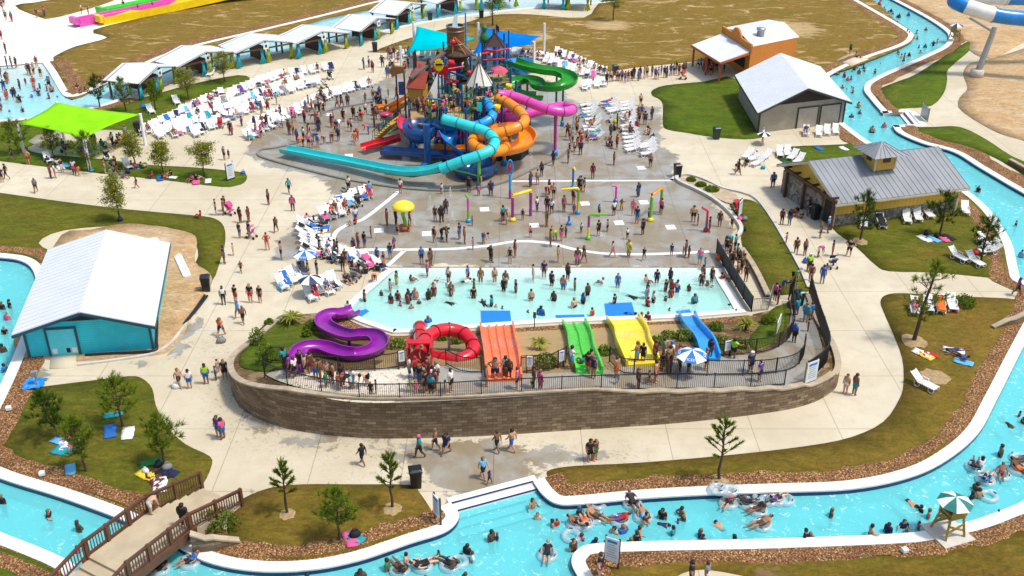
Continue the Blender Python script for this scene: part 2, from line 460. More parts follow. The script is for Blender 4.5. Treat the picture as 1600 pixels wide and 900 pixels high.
S_right_bay = CC([(1380, 178), (1420, 175)], 1) + CC([(1420, 175), (1437, 195)], 1) + CC([(1437, 195), (1394, 196)], 1)
S_right_c = CC([(1394, 196), (1404, 208), (1440, 224), (1490, 238), (1530, 262), (1600, 303), (1680, 345)])
S_left = CC([(-80, 398), (0, 403), (35, 409), (52, 424), (56, 450), (46, 490), (30, 535), (0, 604), (-60, 720)])
S_wave_top = CC([(-60, 108), (66, 98)], 1)
S_wave_r = CC([(66, 98), (78, 115), (96, 146), (110, 152), (135, 146), (185, 122), (250, 92), (310, 72), (420, 46), (520, 22), (600, 2), (680, -12), (960, -30)])
S_wave_low = CC([(960, 2), (830, 12), (740, 22), (640, 38), (540, 62), (430, 82), (330, 104), (235, 136), (185, 155), (140, 168), (60, 182), (0, 188), (-60, 194)])

def ring(*parts):
    out = []
    for p in parts:
        for q in p:
            if not out or (out[-1] - q).length > 0.05: out.append(q)
    return out
W_front = ring(S_front_up, S_step, S_front_right, [G(1700, 430).xy, G(1720, 700).xy], S_front_low, [G(930, 1060).xy, G(150, 1060).xy], S_front_left_low)
W_right = ring(S_right_a, [G(1690, 420).xy], S_right_c[::-1], S_right_bay[::-1], S_right_b[::-1])
W_left = ring(S_left, [G(-160, 720).xy, G(-160, 400).xy])
W_wave = ring(S_wave_top, S_wave_r, S_wave_low, [G(-120, 190).xy, G(-120, 108).xy])
P_left = CC([(606, 420), (570, 450), (530, 486)], 3); P_low = CC([(530, 486), (552, 500), (580, 511), (614, 522)], 3) + CC([(614, 522), (650, 521), (760, 513), (880, 505), (1000, 501), (1080, 497), (1166, 490)], 2)
P_right = CC([(1166, 490), (1150, 462), (1136, 440), (1126, 420)], 2)
P_top = CC([(1126, 417), (606, 417)], 1)
W_pool = ring(P_left, P_low, P_right, P_top)

# ---- the raised plaza with the six slides
def zp(x): return np.interp(x, [-18.2, -16.5, -14, 3.9, 9.5, 15, 19.5, 21.5], [1.75, 2.25, 2.8, 2.85, 2.25, 1.75, 1.3, 1.1])
def Yb(x): return np.interp(x, [-18, -15, 6, 9, 20, 24], [55.0, 55.6, 55.6, 58.6, 59.5, 60.5])
def Ye(x): return np.interp(x, [-17, -14.5, -12.5, -9.5, 0, 10, 20], [65.8, 66.3, 65.2, 64.4, 65.6, 66.6, 67.6])
def terr(x, y):
    t = np.clip((y - Yb(x)) / (Ye(x) - 0.8 - Yb(x)), 0, 1); s = t * t * (3 - 2 * t) * 0.55 + t * 0.45
    return zp(x) * (1 - s) + 0.10 * s
def GT(px, py, dz=0.0):
    z = 2.0
    for _ in range(25):
        p = G(px, py, z + dz); z = float(terr(p.x, p.y))
    return Vector((p.x, p.y, z + dz))
wall_px = [(447, 493), (420, 512), (388, 546), (368, 572), (361, 592), (363, 614), (379, 639), (412, 658), (470, 674), (560, 684), (640, 685), (760, 681), (900, 672), (1060, 661), (1200, 645), (1262, 632), (1296, 615), (1309, 598), (1305, 572), (1292, 535), (1278, 500), (1266, 465)]
WALL = CC(wall_px, 5)
MOUND = ring(WALL, [G(1240, 462).xy, G(1222, 482).xy, G(1176, 492).xy, G(1176, 495).xy], [p + Vector((0, -0.35)) for p in P_low[::-1]], [G(500, 490).xy])

# ---- paving, with holes for water and the mound
PAVE_BOX = [Vector(p) for p in ((-105, 28), (105, 28), (105, 215), (-105, 215))]
BIG = [Vector(p) for p in ((-900, -200), (900, -200), (900, 1500), (-900, 1500))]
tag(sheet('ground', BIG, [PAVE_BOX], 0.0, 60, M_LAWN_DRY), kind='structure')
wet_px = [
    [(380, 238), (400, 200), (440, 172), (520, 150), (600, 125), (640, 100), (760, 100), (860, 128), (900, 160), (960, 168), (1034, 165), (1034, 232), (1062, 240), (1050, 272), (1112, 300), (1132, 330), (1150, 365), (1140, 420), (600, 416), (560, 405), (530, 380), (480, 385), (455, 415), (418, 400), (440, 372), (470, 345), (520, 330), (515, 292), (470, 268), (420, 262)],
    [(495, 676), (560, 690), (660, 688), (770, 684), (830, 704), (900, 700), (985, 704), (900, 722), (838, 738), (832, 752), (704, 786), (670, 752), (655, 735), (600, 715), (545, 700)],
    [(290, 498), (322, 488), (326, 500), (300, 540), (288, 562), (262, 552)], [(205, 566), (250, 560), (240, 572), (212, 574)],
    [(370, 622), (382, 642), (420, 663), (480, 680), (640, 690), (640, 704), (560, 704), (470, 696), (400, 680), (368, 656)], [(370, 770), (440, 757), (380, 790)], [(45, 580), (75, 575), (72, 590), (50, 592)],
    [(418, 425), (440, 420), (430, 440)], [(960, 440), (965, 440), (962, 445)]]
dry_px = [[(600, 300), (650, 250), (660, 300)], [(985, 262), (1040, 240), (1050, 275), (1000, 280)]]
WET = [XY(l) for l in wet_px]
SLIDEW = XY([(440, 585), (480, 578), (640, 570), (900, 585), (1180, 575), (1260, 560), (1250, 600), (800, 622), (520, 628)], 2.6)
def wet_attr(P):
    d = np.full(len(P), -30.0)
    for w in WET: d = np.maximum(d, sdf(P, w))
    return np.clip(d, -30, 6)
drip = XY([(335, 520), (352, 600), (480, 690), (660, 700), (820, 700), (1000, 706), (900, 740), (640, 745), (420, 690), (350, 680)])
def drip_attr(P):
    d = np.clip((sdf(P, drip) + 2.0) / 3.0, 0, 1)
    return d
haze_zone = XY([(-200, 0), (60, -60), (380, -60), (330, 0), (200, 70), (90, 96), (40, 110), (-200, 112)])
def haze_attr(P): return np.clip((sdf(P, haze_zone) + 8) / 12, 0, 0.85)  # overexposed, hazy far corner painted as whiter paving
tag(sheet('paving', PAVE_BOX, [W_front, W_right, W_left, W_wave, W_pool, MOUND], 0.0, 1.5, M_PAVE, {'wet': wet_attr, 'drip': drip_attr, 'pale': haze_attr}), kind='structure')

# ---- lawns (6 cm proud of the paving)
lawns = [
 ('lawn', M_LAWN_DRY, [(84, 94), (88, 87), (118, 73), (168, 59), (146, 47), (250, 22), (345, 0), (460, -30), (1000, -60), (1100, -60), (600, 10), (420, 58), (310, 82), (180, 126), (112, 156), (92, 128)], []),
 ('lawn', M_LAWN_DRY, [(24, 9), (80, 0), (190, -30), (220, -20), (170, 4), (110, 22), (78, 29), (62, 27)], []),
 ('lawn', M_LAWN_DRY, [(585, 82), (640, 60), (715, 40), (770, 24), (830, 23), (912, 28), (935, 6), (965, -8), (1100, -40), (1330, -12), (1400, 33), (1424, 50), (1424, 66), (1360, 94), (1300, 114), (1240, 112), (1190, 100), (1150, 90), (1085, 96), (1050, 100), (990, 106), (948, 112), (920, 101), (880, 88), (840, 80), (790, 77), (700, 80), (650, 79)], [(1230, 45, 6), (950, 40, 4), (840, 58, 3)]),
 ('lawn', M_LAWN_GREEN, [(1020, 150), (1019, 142), (1040, 134), (1100, 128), (1150, 124), (1190, 200), (1180, 217), (1120, 215), (1075, 208), (1045, 203), (1036, 195), (1036, 165), (1030, 155)], []),
 ('lawn', M_LAWN_GREEN, [(1368, 144), (1402, 128), (1434, 115), (1500, 72), (1515, 66), (1516, 78), (1482, 108), (1480, 125), (1475, 145), (1456, 165), (1420, 169), (1384, 168)], []),
 ('lawn', M_DIRT, [(1380, -20), (1450, 22), (1482, 40), (1495, 60), (1515, 66), (1516, 80), (1550, 92), (1600, 66), (1660, 40), (1660, -40), (1400, -40)], []),
 ('lawn', M_DIRT, [(1515, 100), (1540, 94), (1600, 76), (1660, 50), (1660, 240), (1600, 220), (1560, 208), (1520, 186), (1498, 168), (1500, 152), (1512, 138), (1505, 115)], []),
 ('lawn', M_LAWN_GREEN, [(1418, 201), (1460, 199), (1500, 199), (1540, 218), (1580, 244), (1640, 272), (1640, 300), (1575, 258), (1520, 232), (1450, 214)], []),
 ('lawn', M_LAWN_GREEN, [(1212, 238), (1230, 230), (1320, 226), (1330, 222), (1345, 232), (1420, 262), (1400, 290), (1260, 262), (1220, 252)], []),
 ('lawn', M_LAWN, [(1298, 354), (1310, 334), (1360, 332), (1420, 320), (1500, 305), (1530, 322), (1550, 345), (1566, 385), (1570, 436), (1545, 434), (1460, 426), (1390, 424), (1368, 414), (1340, 388)], []),
 ('lawn', M_LAWN_FRONT, [(1376, 472), (1384, 462), (1412, 459), (1500, 464), (1600, 471), (1600, 500), (1580, 520), (1558, 570), (1524, 625), (1490, 680), (1466, 705), (1420, 726), (1360, 740), (1200, 750), (1000, 756), (900, 762), (876, 760), (856, 744), (860, 735), (900, 729), (1000, 724), (1140, 712), (1260, 698), (1330, 684), (1380, 660), (1405, 625), (1412, 600), (1410, 560), (1395, 520), (1382, 490)], [(1430, 535, 0.9)]),
 ('lawn', M_LAWN, [(1140, 318), (1165, 312), (1188, 322), (1212, 358), (1236, 400), (1258, 440), (1262, 456), (1200, 462), (1190, 452), (1165, 400), (1158, 372), (1160, 355), (1150, 335)], []),
 ('lawn', M_LAWN, [(-40, 298), (0, 302), (100, 316), (200, 328), (300, 337), (335, 342), (350, 355), (352, 378), (345, 405), (332, 438), (316, 420), (300, 420), (310, 400), (300, 372), (260, 355), (200, 352), (100, 360), (60, 380), (90, 400), (60, 412), (44, 403), (0, 393), (-40, 390)], [(110, 372, 1.0)]),
 ('lawn', M_DIRT, [(96, 368), (140, 360), (200, 350), (262, 357), (300, 366), (308, 380), (305, 410), (325, 425), (332, 440), (322, 455), (300, 492), (288, 520), (268, 545), (240, 556), (120, 565), (60, 560), (30, 555), (24, 520), (60, 440)], []),
 ('lawn', M_LAWN, [(28, 612), (60, 606), (140, 596), (200, 589), (222, 592), (238, 608), (244, 635), (262, 668), (290, 695), (328, 714), (330, 730), (318, 755), (300, 772), (280, 790), (230, 800), (195, 792), (110, 758), (40, 728), (10, 708), (4, 690), (8, 650)], []),
 ('lawn', M_LAWN_FRONT, [(360, 796), (380, 780), (420, 764), (470, 758), (560, 758), (640, 759), (655, 770), (675, 800), (678, 812), (640, 832), (560, 858), (470, 875), (400, 870), (370, 855), (355, 830)], []),
 ('lawn', M_LAWN_FRONT, [(962, 868), (1100, 866), (1200, 864), (1400, 858), (1480, 852), (1540, 838), (1600, 818), (1660, 790), (1660, 910), (1500, 900), (1300, 905), (1200, 906), (1100, 890), (1050, 905), (980, 960), (940, 960), (948, 890)], [(1200, 892, 1.2), (1260, 885, 1.0)]),
 ('lawn', M_LAWN_GREEN, [(-60, 846), (0, 857), (40, 870), (78, 888), (85, 900), (40, 960), (-60, 960)], []),
 ('lawn', M_LAWN_GREEN, [(-60, 205), (0, 198), (60, 194), (110, 182), (150, 172), (195, 160), (235, 150), (300, 132), (372, 118), (390, 126), (340, 142), (300, 156), (260, 178), (220, 200), (215, 214), (170, 212), (110, 230), (90, 218), (44, 230), (60, 240), (120, 246), (165, 250), (230, 258), (300, 262), (345, 266), (378, 270), (386, 276), (382, 285), (370, 290), (345, 292), (260, 282), (130, 268), (50, 258), (0, 252), (-60, 246)], [(230, 172, 0.9)]),
]
def bare_fn(spots):
    pts = [(G(a, b), r) for a, b, r in spots]
    def f(P):
        d = np.full(len(P), -3.0)
        for c, r in pts: d = np.maximum(d, (r - np.hypot(P[:, 0] - c.x, P[:, 1] - c.y)) / max(r, 1.0))
        return d
    return f
for i, (nm, m, px, spots) in enumerate(lawns):
    poly = C(px, True, 3)
    tag(sheet(nm, poly, [], 0.06 + 0.002 * (i % 2), 2.0, m, {'bare': bare_fn(spots)}, skirt=0.07), kind='structure')

# ---- water bodies: floor, walls, coping, tile line, rock beds
def water(name, wname, ringp, mat, depth, level, deep_fn=None):
    fl = sheet(name + '_floor', ringp, [], -depth, 3.0, M_FLOOR, None, zf=(lambda V: -deep_fn(V)) if deep_fn else None)
    tag(fl, kind='structure')
    dfn = (lambda P: np.maximum(0.01, deep_fn(P) + level)) if deep_fn else (lambda P: np.full(len(P), depth + level))
    return tag(sheet(wname, ringp, [], level, 1.2, mat, {'depth': dfn}), kind='structure')
water('river', 'river_water', W_front, M_WATER, 1.25, -0.28)
water('river', 'river_water', W_right, M_WATER, 1.25, -0.28)
water('river', 'river_water', W_left, M_WATER, 1.25, -0.28)
pxl = XY([(-60, 100), (120, 100)])
def wave_deep(P): return np.clip(0.06 + (pxl[0][1] - P[:, 1] + 2.0) * 0.022 + np.clip(P[:, 0] + 62, 0, 8) * 0.12, 0.06, 1.25)
water('wave_pool', 'wave_pool_water', W_wave, M_SEA, 1.2, -0.06, wave_deep)
ybeach = G(800, 418).y
def pool_deep(P): return np.clip(0.05 + (ybeach - P[:, 1]) * 0.108, 0.06, 1.15)
water('slide_pool', 'slide_pool_water', W_pool, M_POOL, 1.15, -0.03, pool_deep)

def offset(chain, d):
    out = []
    for i, p in enumerate(chain):
        a = chain[max(0, i - 1)]; b = chain[min(len(chain) - 1, i + 1)]
        t = (b - a).normalized(); out.append(p + Vector((t.y, -t.x)) * d)
    return out
def coping(chain, side, w=0.75, h=0.07, drop=1.2, tile=True, low=-1.25):
    """white coping along a shore; side = +1 when land lies right of the chain's direction"""
    n = len(chain); o = offset(chain, side * w); b = MB()
    for i in range(n - 1):
        a0, a1, b0, b1 = chain[i], chain[i + 1], o[i], o[i + 1]
        V = [(a0.x, a0.y, low), (a1.x, a1.y, low), (a0.x, a0.y, h), (a1.x, a1.y, h), (b0.x, b0.y, h), (b1.x, b1.y, h), (b0.x, b0.y, -0.02), (b1.x, b1.y, -0.02)]
        F = [(0, 1, 3, 2), (2, 3, 5, 4), (4, 5, 7, 6)]
        b.add(V, [f if side < 0 else f[::-1] for f in F], 0)
    ob = tag(b.build('coping', M_COPING), kind='structure')
    if tile:
        t = MB(); q = offset(chain, -side * 0.006)
        for i in range(n - 1):
            t.add([(q[i].x, q[i].y, -0.30), (q[i + 1].x, q[i + 1].y, -0.30), (q[i + 1].x, q[i + 1].y, -0.03), (q[i].x, q[i].y, -0.03)], [(0, 1, 2, 3) if side < 0 else (3, 2, 1, 0)])
        t.build('tile_line', M_TILE, ob)
    return ob
def rockbed(chain, side, w0=0.75, w1=2.6, h=0.10, hin=0.03):
    n = len(chain); a = offset(chain, side * (w0 - 0.03)); L = [MB()]
    b = MB(); K = 4
    rows = []
    for k in range(K + 1):
        t = k / K; wob = [0.0 if k < K else 0.22 * math.sin(i * 0.9) + 0.14 * math.sin(i * 2.3 + 1) for i in range(n)]
        w = [(w0 - 0.03) + (w1 - w0) * t + wob[i] for i in range(n)]
        row = []
        for i, p in enumerate(chain):
            aa = chain[max(0, i - 1)]; bb = chain[min(n - 1, i + 1)]; tt = (bb - aa).normalized()
            q = p + Vector((tt.y, -tt.x)) * side * w[i]
            row.append((q.x, q.y, hin + (h - hin) * math.sin(PI * min(1, t * 1.3) * 0.5) + (0 if k < K else -0.09 + 0.02)))
        rows.append(row)
    vs = [v for r in rows for v in r]; fs = []
    for k in range(K):
        for i in range(n - 1):
            f = (k * n + i, k * n + i + 1, (k + 1) * n + i + 1, (k + 1) * n + i); fs.append(f if side < 0 else f[::-1])
    b.add(vs, fs, 0, True)
    o = b.build('rock_bed', M_MULCH)
    return tag(o, kind='structure')
coping(S_front_up, -1); coping(S_front_right, -1); coping(S_front_low, -1); coping(S_front_left_low, -1)
rockbed(S_front_up, -1, w1=2.25); rockbed(S_front_right, -1, w1=2.0); rockbed(S_front_low, -1, w1=1.95); rockbed(S_front_left_low, -1, w1=2.3)
coping(S_right_a, +1); coping(S_right_b, -1); coping(S_right_c, -1)
rockbed(S_right_a, +1, w1=2.4); rockbed(S_right_b, -1, w1=2.2); rockbed(S_right_c, -1, w1=2.8)
coping(S_right_bay, -1, tile=False)
coping(S_left, -1); rockbed(S_left, -1, w1=2.4)
coping(S_wave_r, -1, w=0.9); rockbed(S_wave_r, -1, w0=0.9, w1=3.4); coping(S_wave_low, -1, w=0.8, tile=False); rockbed(S_wave_low[-22:], -1, w1=2.6)
coping(P_left, -1, w=0.6); coping(P_low, -1, w=0.55, h=0.14, tile=False); coping(P_right, -1, w=0.75)
# entry steps of the river (white treads with navy nosings)
stp = MB()
u = (S_step[-1] - S_step[0]).normalized(); nrm = Vector((u.y, -u.x))
for k in range(5):
    a = S_step[0] + nrm * (0.55 * k - 0.45) - u * 0.1; b_ = S_step[-1] + nrm * (0.55 * k - 0.45) + u * 0.3
    zt = 0.05 - 0.17 * k
    q = [a, b_, b_ + nrm * 0.55, a + nrm * 0.55]
    stp.prism([(p.x, p.y) for p in q], -1.25, zt, 0)
    e = [a + nrm * 0.46, b_ + nrm * 0.46, b_ + nrm * 0.553, a + nrm * 0.553]
    stp.prism([(p.x, p.y) for p in e], zt - 0.05, zt + 0.004, 1)
tag(stp.build('river_steps', [M_COPING, M_TILE]), kind='structure')
st2 = MB()
a, b_ = S_right_bay[1], S_right_bay[3] if len(S_right_bay) > 3 else S_right_bay[2]
a, b_ = G(1420, 175).xy, G(1437, 195).xy; d = (b_ - a).normalized(); nrm = Vector((d.y, -d.x))
if nrm.x > 0: nrm = -nrm
for k in range(4):
    q = [a + nrm * 0.6 * k, b_ + nrm * 0.6 * k, b_ + nrm * 0.6 * (k + 1), a + nrm * 0.6 * (k + 1)]
    st2.prism([(p.x, p.y) for p in q], -1.25, -0.02 - 0.2 * k, 0)
    e = [a + nrm * (0.6 * k + 0.5), b_ + nrm * (0.6 * k + 0.5), b_ + nrm * (0.6 * k + 0.603), a + nrm * (0.6 * k + 0.603)]
    st2.prism([(p.x, p.y) for p in e], -0.3 - 0.2 * k, -0.016 - 0.2 * k, 1)
tag(st2.build('river_steps', [M_COPING, M_TILE]), kind='structure')

# ---- splash pad: white lines and plates flush in the slab
def stripe(pts, w, name='white_line', z=0.004):
    b = MB(); L = offset(pts, -w / 2); Rr = offset(pts, w / 2)
    for i in range(len(pts) - 1):
        b.add([(L[i].x, L[i].y, z), (Rr[i].x, Rr[i].y, z), (Rr[i + 1].x, Rr[i + 1].y, z), (L[i + 1].x, L[i + 1].y, z)], [(0, 1, 2, 3)])
    o = b.build(name, M_WHITE_LINE)
    for f in o.data.polygons:
        if f.normal.z < 0: f.flip()
    return tag(o, kind='structure')
stripe(CC([(623, 299), (600, 318), (568, 342), (545, 350), (528, 360), (521, 372), (528, 383), (550, 389), (600, 390), (700, 389), (760, 384), (810, 377), (860, 380), (900, 390), (960, 397), (1050, 396), (1108, 393)], 6), 0.42)
stripe(CC([(800, 283), (1050, 282)], 1), 0.34)
stripe(CC([(606, 415), (632, 391)], 1), 0.4)
for px, py in [(592, 360), (667, 365), (757, 327), (914, 318), (967, 348), (1006, 316), (1048, 355), (835, 352), (516, 179), (1002, 262), (545, 243)]:
    c = G(px, py, 0.008); s = MB(); s.box(c, (0.85, 0.95, 0.008), 0.12); tag(s.build('drain_plate', M_WHITE_LINE), kind='structure')
# edge kerb round the play-structure basin
M_KERB = M('grey_kerb', (0.20, 0.19, 0.17), 0.6, 0.15, 1.0)
def kerb(chain, w, h, mat, name='kerb'):
    b = MB(); b.sweep([Vector((p.x, p.y, 0)) for p in chain], [(-w / 2, -0.02), (-w / 2, h), (w / 2, h), (w / 2, -0.02)], smooth=False)
    return tag(b.build(name, mat), kind='structure')
kerb(CC([(600, 156), (560, 164), (520, 172), (500, 182), (492, 208), (470, 222), (430, 232), (408, 235), (404, 243), (420, 250), (470, 264), (540, 281), (620, 294), (690, 299), (740, 296), (790, 285), (840, 262), (880, 243), (893, 225), (896, 200), (899, 180)], 6), 0.25, 0.16, M_KERB)
M_KERBW = M('pale_kerb', (0.55, 0.52, 0.46), 0.7, 0.1, 1.0, dirt=(0.3, 0.27, 0.22))
kerb(CC([(1050, 282), (1057, 276), (1075, 274), (1100, 281), (1130, 295), (1160, 302), (1182, 312), (1204, 340), (1228, 380), (1250, 420), (1264, 452)], 5), 0.28, 0.18, M_KERBW)
kerb(CC([(1057, 276), (1060, 285), (1085, 297), (1110, 310), (1132, 326), (1150, 345), (1158, 360), (1152, 372), (1142, 384)], 5), 0.35, 0.3, M_KERBW)
kerb(CC([(122, 571), (170, 565), (230, 556), (252, 548), (272, 532), (292, 506)], 5), 0.22, 0.14, M_KERBW)
plb = C([(1063, 279), (1080, 277), (1105, 286), (1140, 300), (1152, 308), (1148, 318), (1135, 318), (1110, 305), (1085, 292), (1066, 286)], True, 3)
tag(sheet('planting_bed', plb, [], 0.10, 1.5, M_DIRT, {'bare': lambda P: np.full(len(P), 1.0)}), kind='structure')
# ---- pavements that cross lawns
def slabpoly(px, z, name='path', mat=None):
    poly = C(px, True, 2) if len(px) > 6 else XY(px)
    return tag(sheet(name, poly, [], z, 2.0, mat or M_PAVE, {'wet': lambda P: np.full(len(P), -20.0), 'drip': lambda P: np.zeros(len(P)), 'pale': lambda P: np.zeros(len(P))}, skirt=0.1), kind='structure')
slabpoly([(80, 553), (120, 549), (118, 575), (78, 577)], 0.085)
slabpoly([(1306, 94), (1330, 84), (1358, 93), (1330, 104)], 0.08)
slabpoly([(44, 222), (90, 205), (205, 205), (210, 214), (168, 226), (160, 240), (115, 246), (92, 238)], 0.075)
# ---- the mound terrain
def zmound(V): return terr(V[:, 0], V[:, 1])
PLAZA_PX = [(416, 586), (440, 578), (480, 579), (560, 578), (640, 572), (700, 572), (760, 580), (850, 584), (930, 580), (1000, 570), (1060, 560), (1140, 556), (1200, 550), (1226, 530), (1236, 490), (1234, 462), (1262, 458), (1270, 490), (1284, 540), (1288, 570), (1270, 590), (1240, 602), (1150, 608), (1000, 611), (860, 616), (760, 623), (640, 629), (560, 629), (500, 620), (440, 598)]
PLAZA = [v.xy for v in crom([GT(*p) for p in PLAZA_PX], True, 3)]
M_BANK = mk_grass('planted_bank', ((0.16, 0.10, 0.05), (0.22, 0.15, 0.08)), (0.10, 0.065, 0.03), (0.40, 0.28, 0.14), 0.5, 0.45)
M_SAND = M('sand_render', (0.40, 0.27, 0.12), 0.85, 0.1, 0.5, dirt=(0.26, 0.17, 0.08))
tag(sheet('slide_mound', MOUND, [], 0, 0.9, M_BANK, {'bare': lambda P: np.where((P[:, 0] > -9) & (P[:, 0] < 9), 1.0, -2.0)}, zf=lambda V: terr(V[:, 0], V[:, 1]) - 0.04), kind='structure')
plw = [XY(l, 2.4) for l in ([(470, 585), (560, 582), (650, 590), (640, 625), (520, 625)],)]
tag(sheet('slide_plaza', PLAZA, [], 0, 0.9, M_PAVE, {'wet': lambda P: np.clip(np.interp(P[:, 0], [-20, -8, -5.5, 30], [-1.2, -1.2, 1.2, 1.2]), -3, 2), 'drip': lambda P: np.ones(len(P)), 'pale': lambda P: np.where(P[:, 0] < -5, 0.35, 0.0)}, zf=lambda V: terr(V[:, 0], V[:, 1]) + 0.02), kind='structure')  # pale on the left paints the wet sheen of the sky
for px in ([(398, 520), (430, 502), (470, 505), (500, 530), (470, 560), (440, 572), (418, 580), (395, 578), (374, 570), (380, 545)], [(1180, 545), (1215, 530), (1232, 500), (1230, 476), (1205, 484), (1190, 505), (1170, 530)]):
    poly = [v.xy for v in crom([GT(*p) for p in px], True, 3)]
    tag(sheet('lawn', poly, [], 0, 0.8, M_LAWN_GREEN, {'bare': lambda P: np.full(len(P), -3.0)}, zf=lambda V: terr(V[:, 0], V[:, 1]) + 0.03, skirt=0.06), kind='structure')
# ================================================================== BUILDINGS AND BUILT THINGS
def uvmat(name, cols, bw, bh, mortar, rough=0.85, msize=0.012, bump=0.6):
    m, nt, out = nmat(name); t = NT(nt)
    uv = t.n('ShaderNodeUVMap').outputs[0]; p = t.pos()
    b = t.n('ShaderNodeTexBrick'); b.inputs['Scale'].default_value = 1.0; b.inputs['Brick Width'].default_value = bw; b.inputs['Row Height'].default_value = bh
    b.inputs['Mortar Size'].default_value = msize; b.inputs['Mortar Smooth'].default_value = 0.3; b.inputs['Bias'].default_value = -0.1
    b.inputs['Color1'].default_value = (0, 0, 0, 1); b.inputs['Color2'].default_value = (1, 1, 1, 1); b.inputs['Mortar'].default_value = (0.5, 0.5, 0.5, 1)
    t.l(uv, b.inputs['Vector'])
    s = t.n('ShaderNodeSeparateColor'); t.l(b.outputs['Color'], s.inputs[0])
    c = t.mix(t.smooth(s.outputs[0], 0.0, 0.6), cols[0], cols[1]); c = t.mix(t.smooth(s.outputs[0], 0.72, 0.95), c, cols[2])
    c = t.mix(t.smooth(t.noise(p, 7, 5, 0.7), 0.35, 0.7, 0, 0.5), c, lum(cols[0], 0.6))
    c = t.mix(t.smooth(t.noise(p, 0.35, 4, 0.6), 0.45, 0.7, 0, 0.45), c, lum(cols[1], 0.6))
    c = t.mix(b.outputs['Fac'], c, mortar)
    t.bsdf(out, c, rough, 0, 0.25, t.math('SUBTRACT', 1.0, b.outputs['Fac']), bump, 0.03)
    return m
M_STONE = uvmat('split_stone', ((0.17, 0.115, 0.07), (0.27, 0.195, 0.125), (0.40, 0.31, 0.21)), 0.62, 0.21, (0.055, 0.037, 0.023))
M_FIELD = None
def mk_field():
    m, nt, out = nmat('field_stone'); t = NT(nt); p = t.pos()
    v = t.n('ShaderNodeTexVoronoi'); v.inputs['Scale'].default_value = 3.6; t.l(p, v.inputs['Vector'])
    e = t.n('ShaderNodeTexVoronoi', feature='DISTANCE_TO_EDGE'); e.inputs['Scale'].default_value = 3.6; t.l(p, e.inputs['Vector'])
    s = t.n('ShaderNodeSeparateColor'); t.l(v.outputs['Color'], s.inputs[0])
    c = t.mix(s.outputs[0], (0.12, 0.115, 0.105), (0.36, 0.34, 0.31)); c = t.mix(t.smooth(s.outputs[1], 0.7, 0.9), c, (0.30, 0.22, 0.14))
    c = t.mix(t.smooth(e.outputs['Distance'], 0.0, 0.06, 1, 0), c, (0.06, 0.055, 0.05))
    t.bsdf(out, c, 0.85, 0, 0.25, e.outputs['Distance'], 0.8, 0.05); return m
M_FIELD = mk_field()
def lap(name, c, pitch=0.18, axis=2, dirt=None):
    """lapped boards / vertical boards: darker line at every board edge"""
    m, nt, out = nmat(name); t = NT(nt); p = t.pos()
    uv = t.n('ShaderNodeUVMap').outputs[0]; sp = t.n('ShaderNodeSeparateXYZ'); t.l(uv, sp.inputs[0])
    w = t.math('FRACT', t.math('DIVIDE', sp.outputs[1 if axis == 2 else 0], pitch))
    base = t.mix(t.smooth(t.noise(p, 0.8, 5), 0.3, 0.7), lum(c, 0.88), lum(c, 1.1))
    base = t.mix(t.smooth(w, 0.0, 0.22, 0.55, 0), base, lum(c, 0.35))
    if dirt: base = t.mix(t.smooth(t.noise(p, 1.3, 6, 0.7), 0.55, 0.75, 0, 0.5), base, dirt)
    t.bsdf(out, base, 0.6, 0, 0.4, w, 0.5, 0.03); return m
M_BLUESIDE = lap('blue_lap_siding', (0.030, 0.60, 0.76)); M_BLUELIGHT = M('blue_door_paint', (0.09, 0.66, 0.78), 0.5, 0.08)
M_NAVYTRIM = M('dark_teal_trim', (0.010, 0.075, 0.12), 0.5)
M_ROOFW = M('white_metal_roof', (0.66, 0.69, 0.73), 0.42, 0.03, 0.4, spec=0.5)
M_GREYSIDE = lap('grey_lap_siding', (0.34, 0.305, 0.25)); M_GREYTRIM = M('dark_brown_trim', (0.035, 0.028, 0.022), 0.6)
M_GREYDOOR = M('grey_door_paint', (0.38, 0.345, 0.29), 0.55)
M_YELLOW = lap('yellow_board', (0.78, 0.49, 0.075), 0.4, 0); M_YTRIM = M('cream_trim', (0.62, 0.55, 0.40), 0.6)
M_ROOFS = M('silver_seam_roof', (0.235, 0.25, 0.275), 0.5, 0.12, 0.5, metal=0.0)
M_WOOD = M('dark_stained_wood', (0.085, 0.036, 0.018), 0.65, 0.25, 2.0); M_RAILW = M('brown_rail_wood', (0.115, 0.047, 0.022), 0.6, 0.22, 2.5)
M_ORANGE = M('orange_stucco', (0.56, 0.20, 0.03), 0.8, 0.08); M_POSTO = M('rust_post_paint', (0.42, 0.10, 0.035), 0.6)
M_BLACK = M('black_powder_coat', (0.012, 0.012, 0.013), 0.45); M_DARK = M('dark_opening_and_shade', (0.03, 0.026, 0.022), 0.9)
M_CAP = M('pale_cap_stone', (0.42, 0.34, 0.24), 0.85, 0.18, 1.8, dirt=(0.24, 0.18, 0.11))
M_WHITE = M('white_plastic', (0.80, 0.80, 0.79), 0.45, 0.05, 1.2, dirt=(0.6, 0.58, 0.55)); M_STEEL = M('galvanised_steel', (0.40, 0.42, 0.43), 0.4, 0.1, 2, metal=0.6)
M_SIGNB = M('pale_sign_board', (0.62, 0.68, 0.74), 0.5, 0.06); M_DECK = M('deck_concrete', (0.46, 0.38, 0.255), 0.85, 0.12, 0.7, dirt=(0.34, 0.26, 0.16))

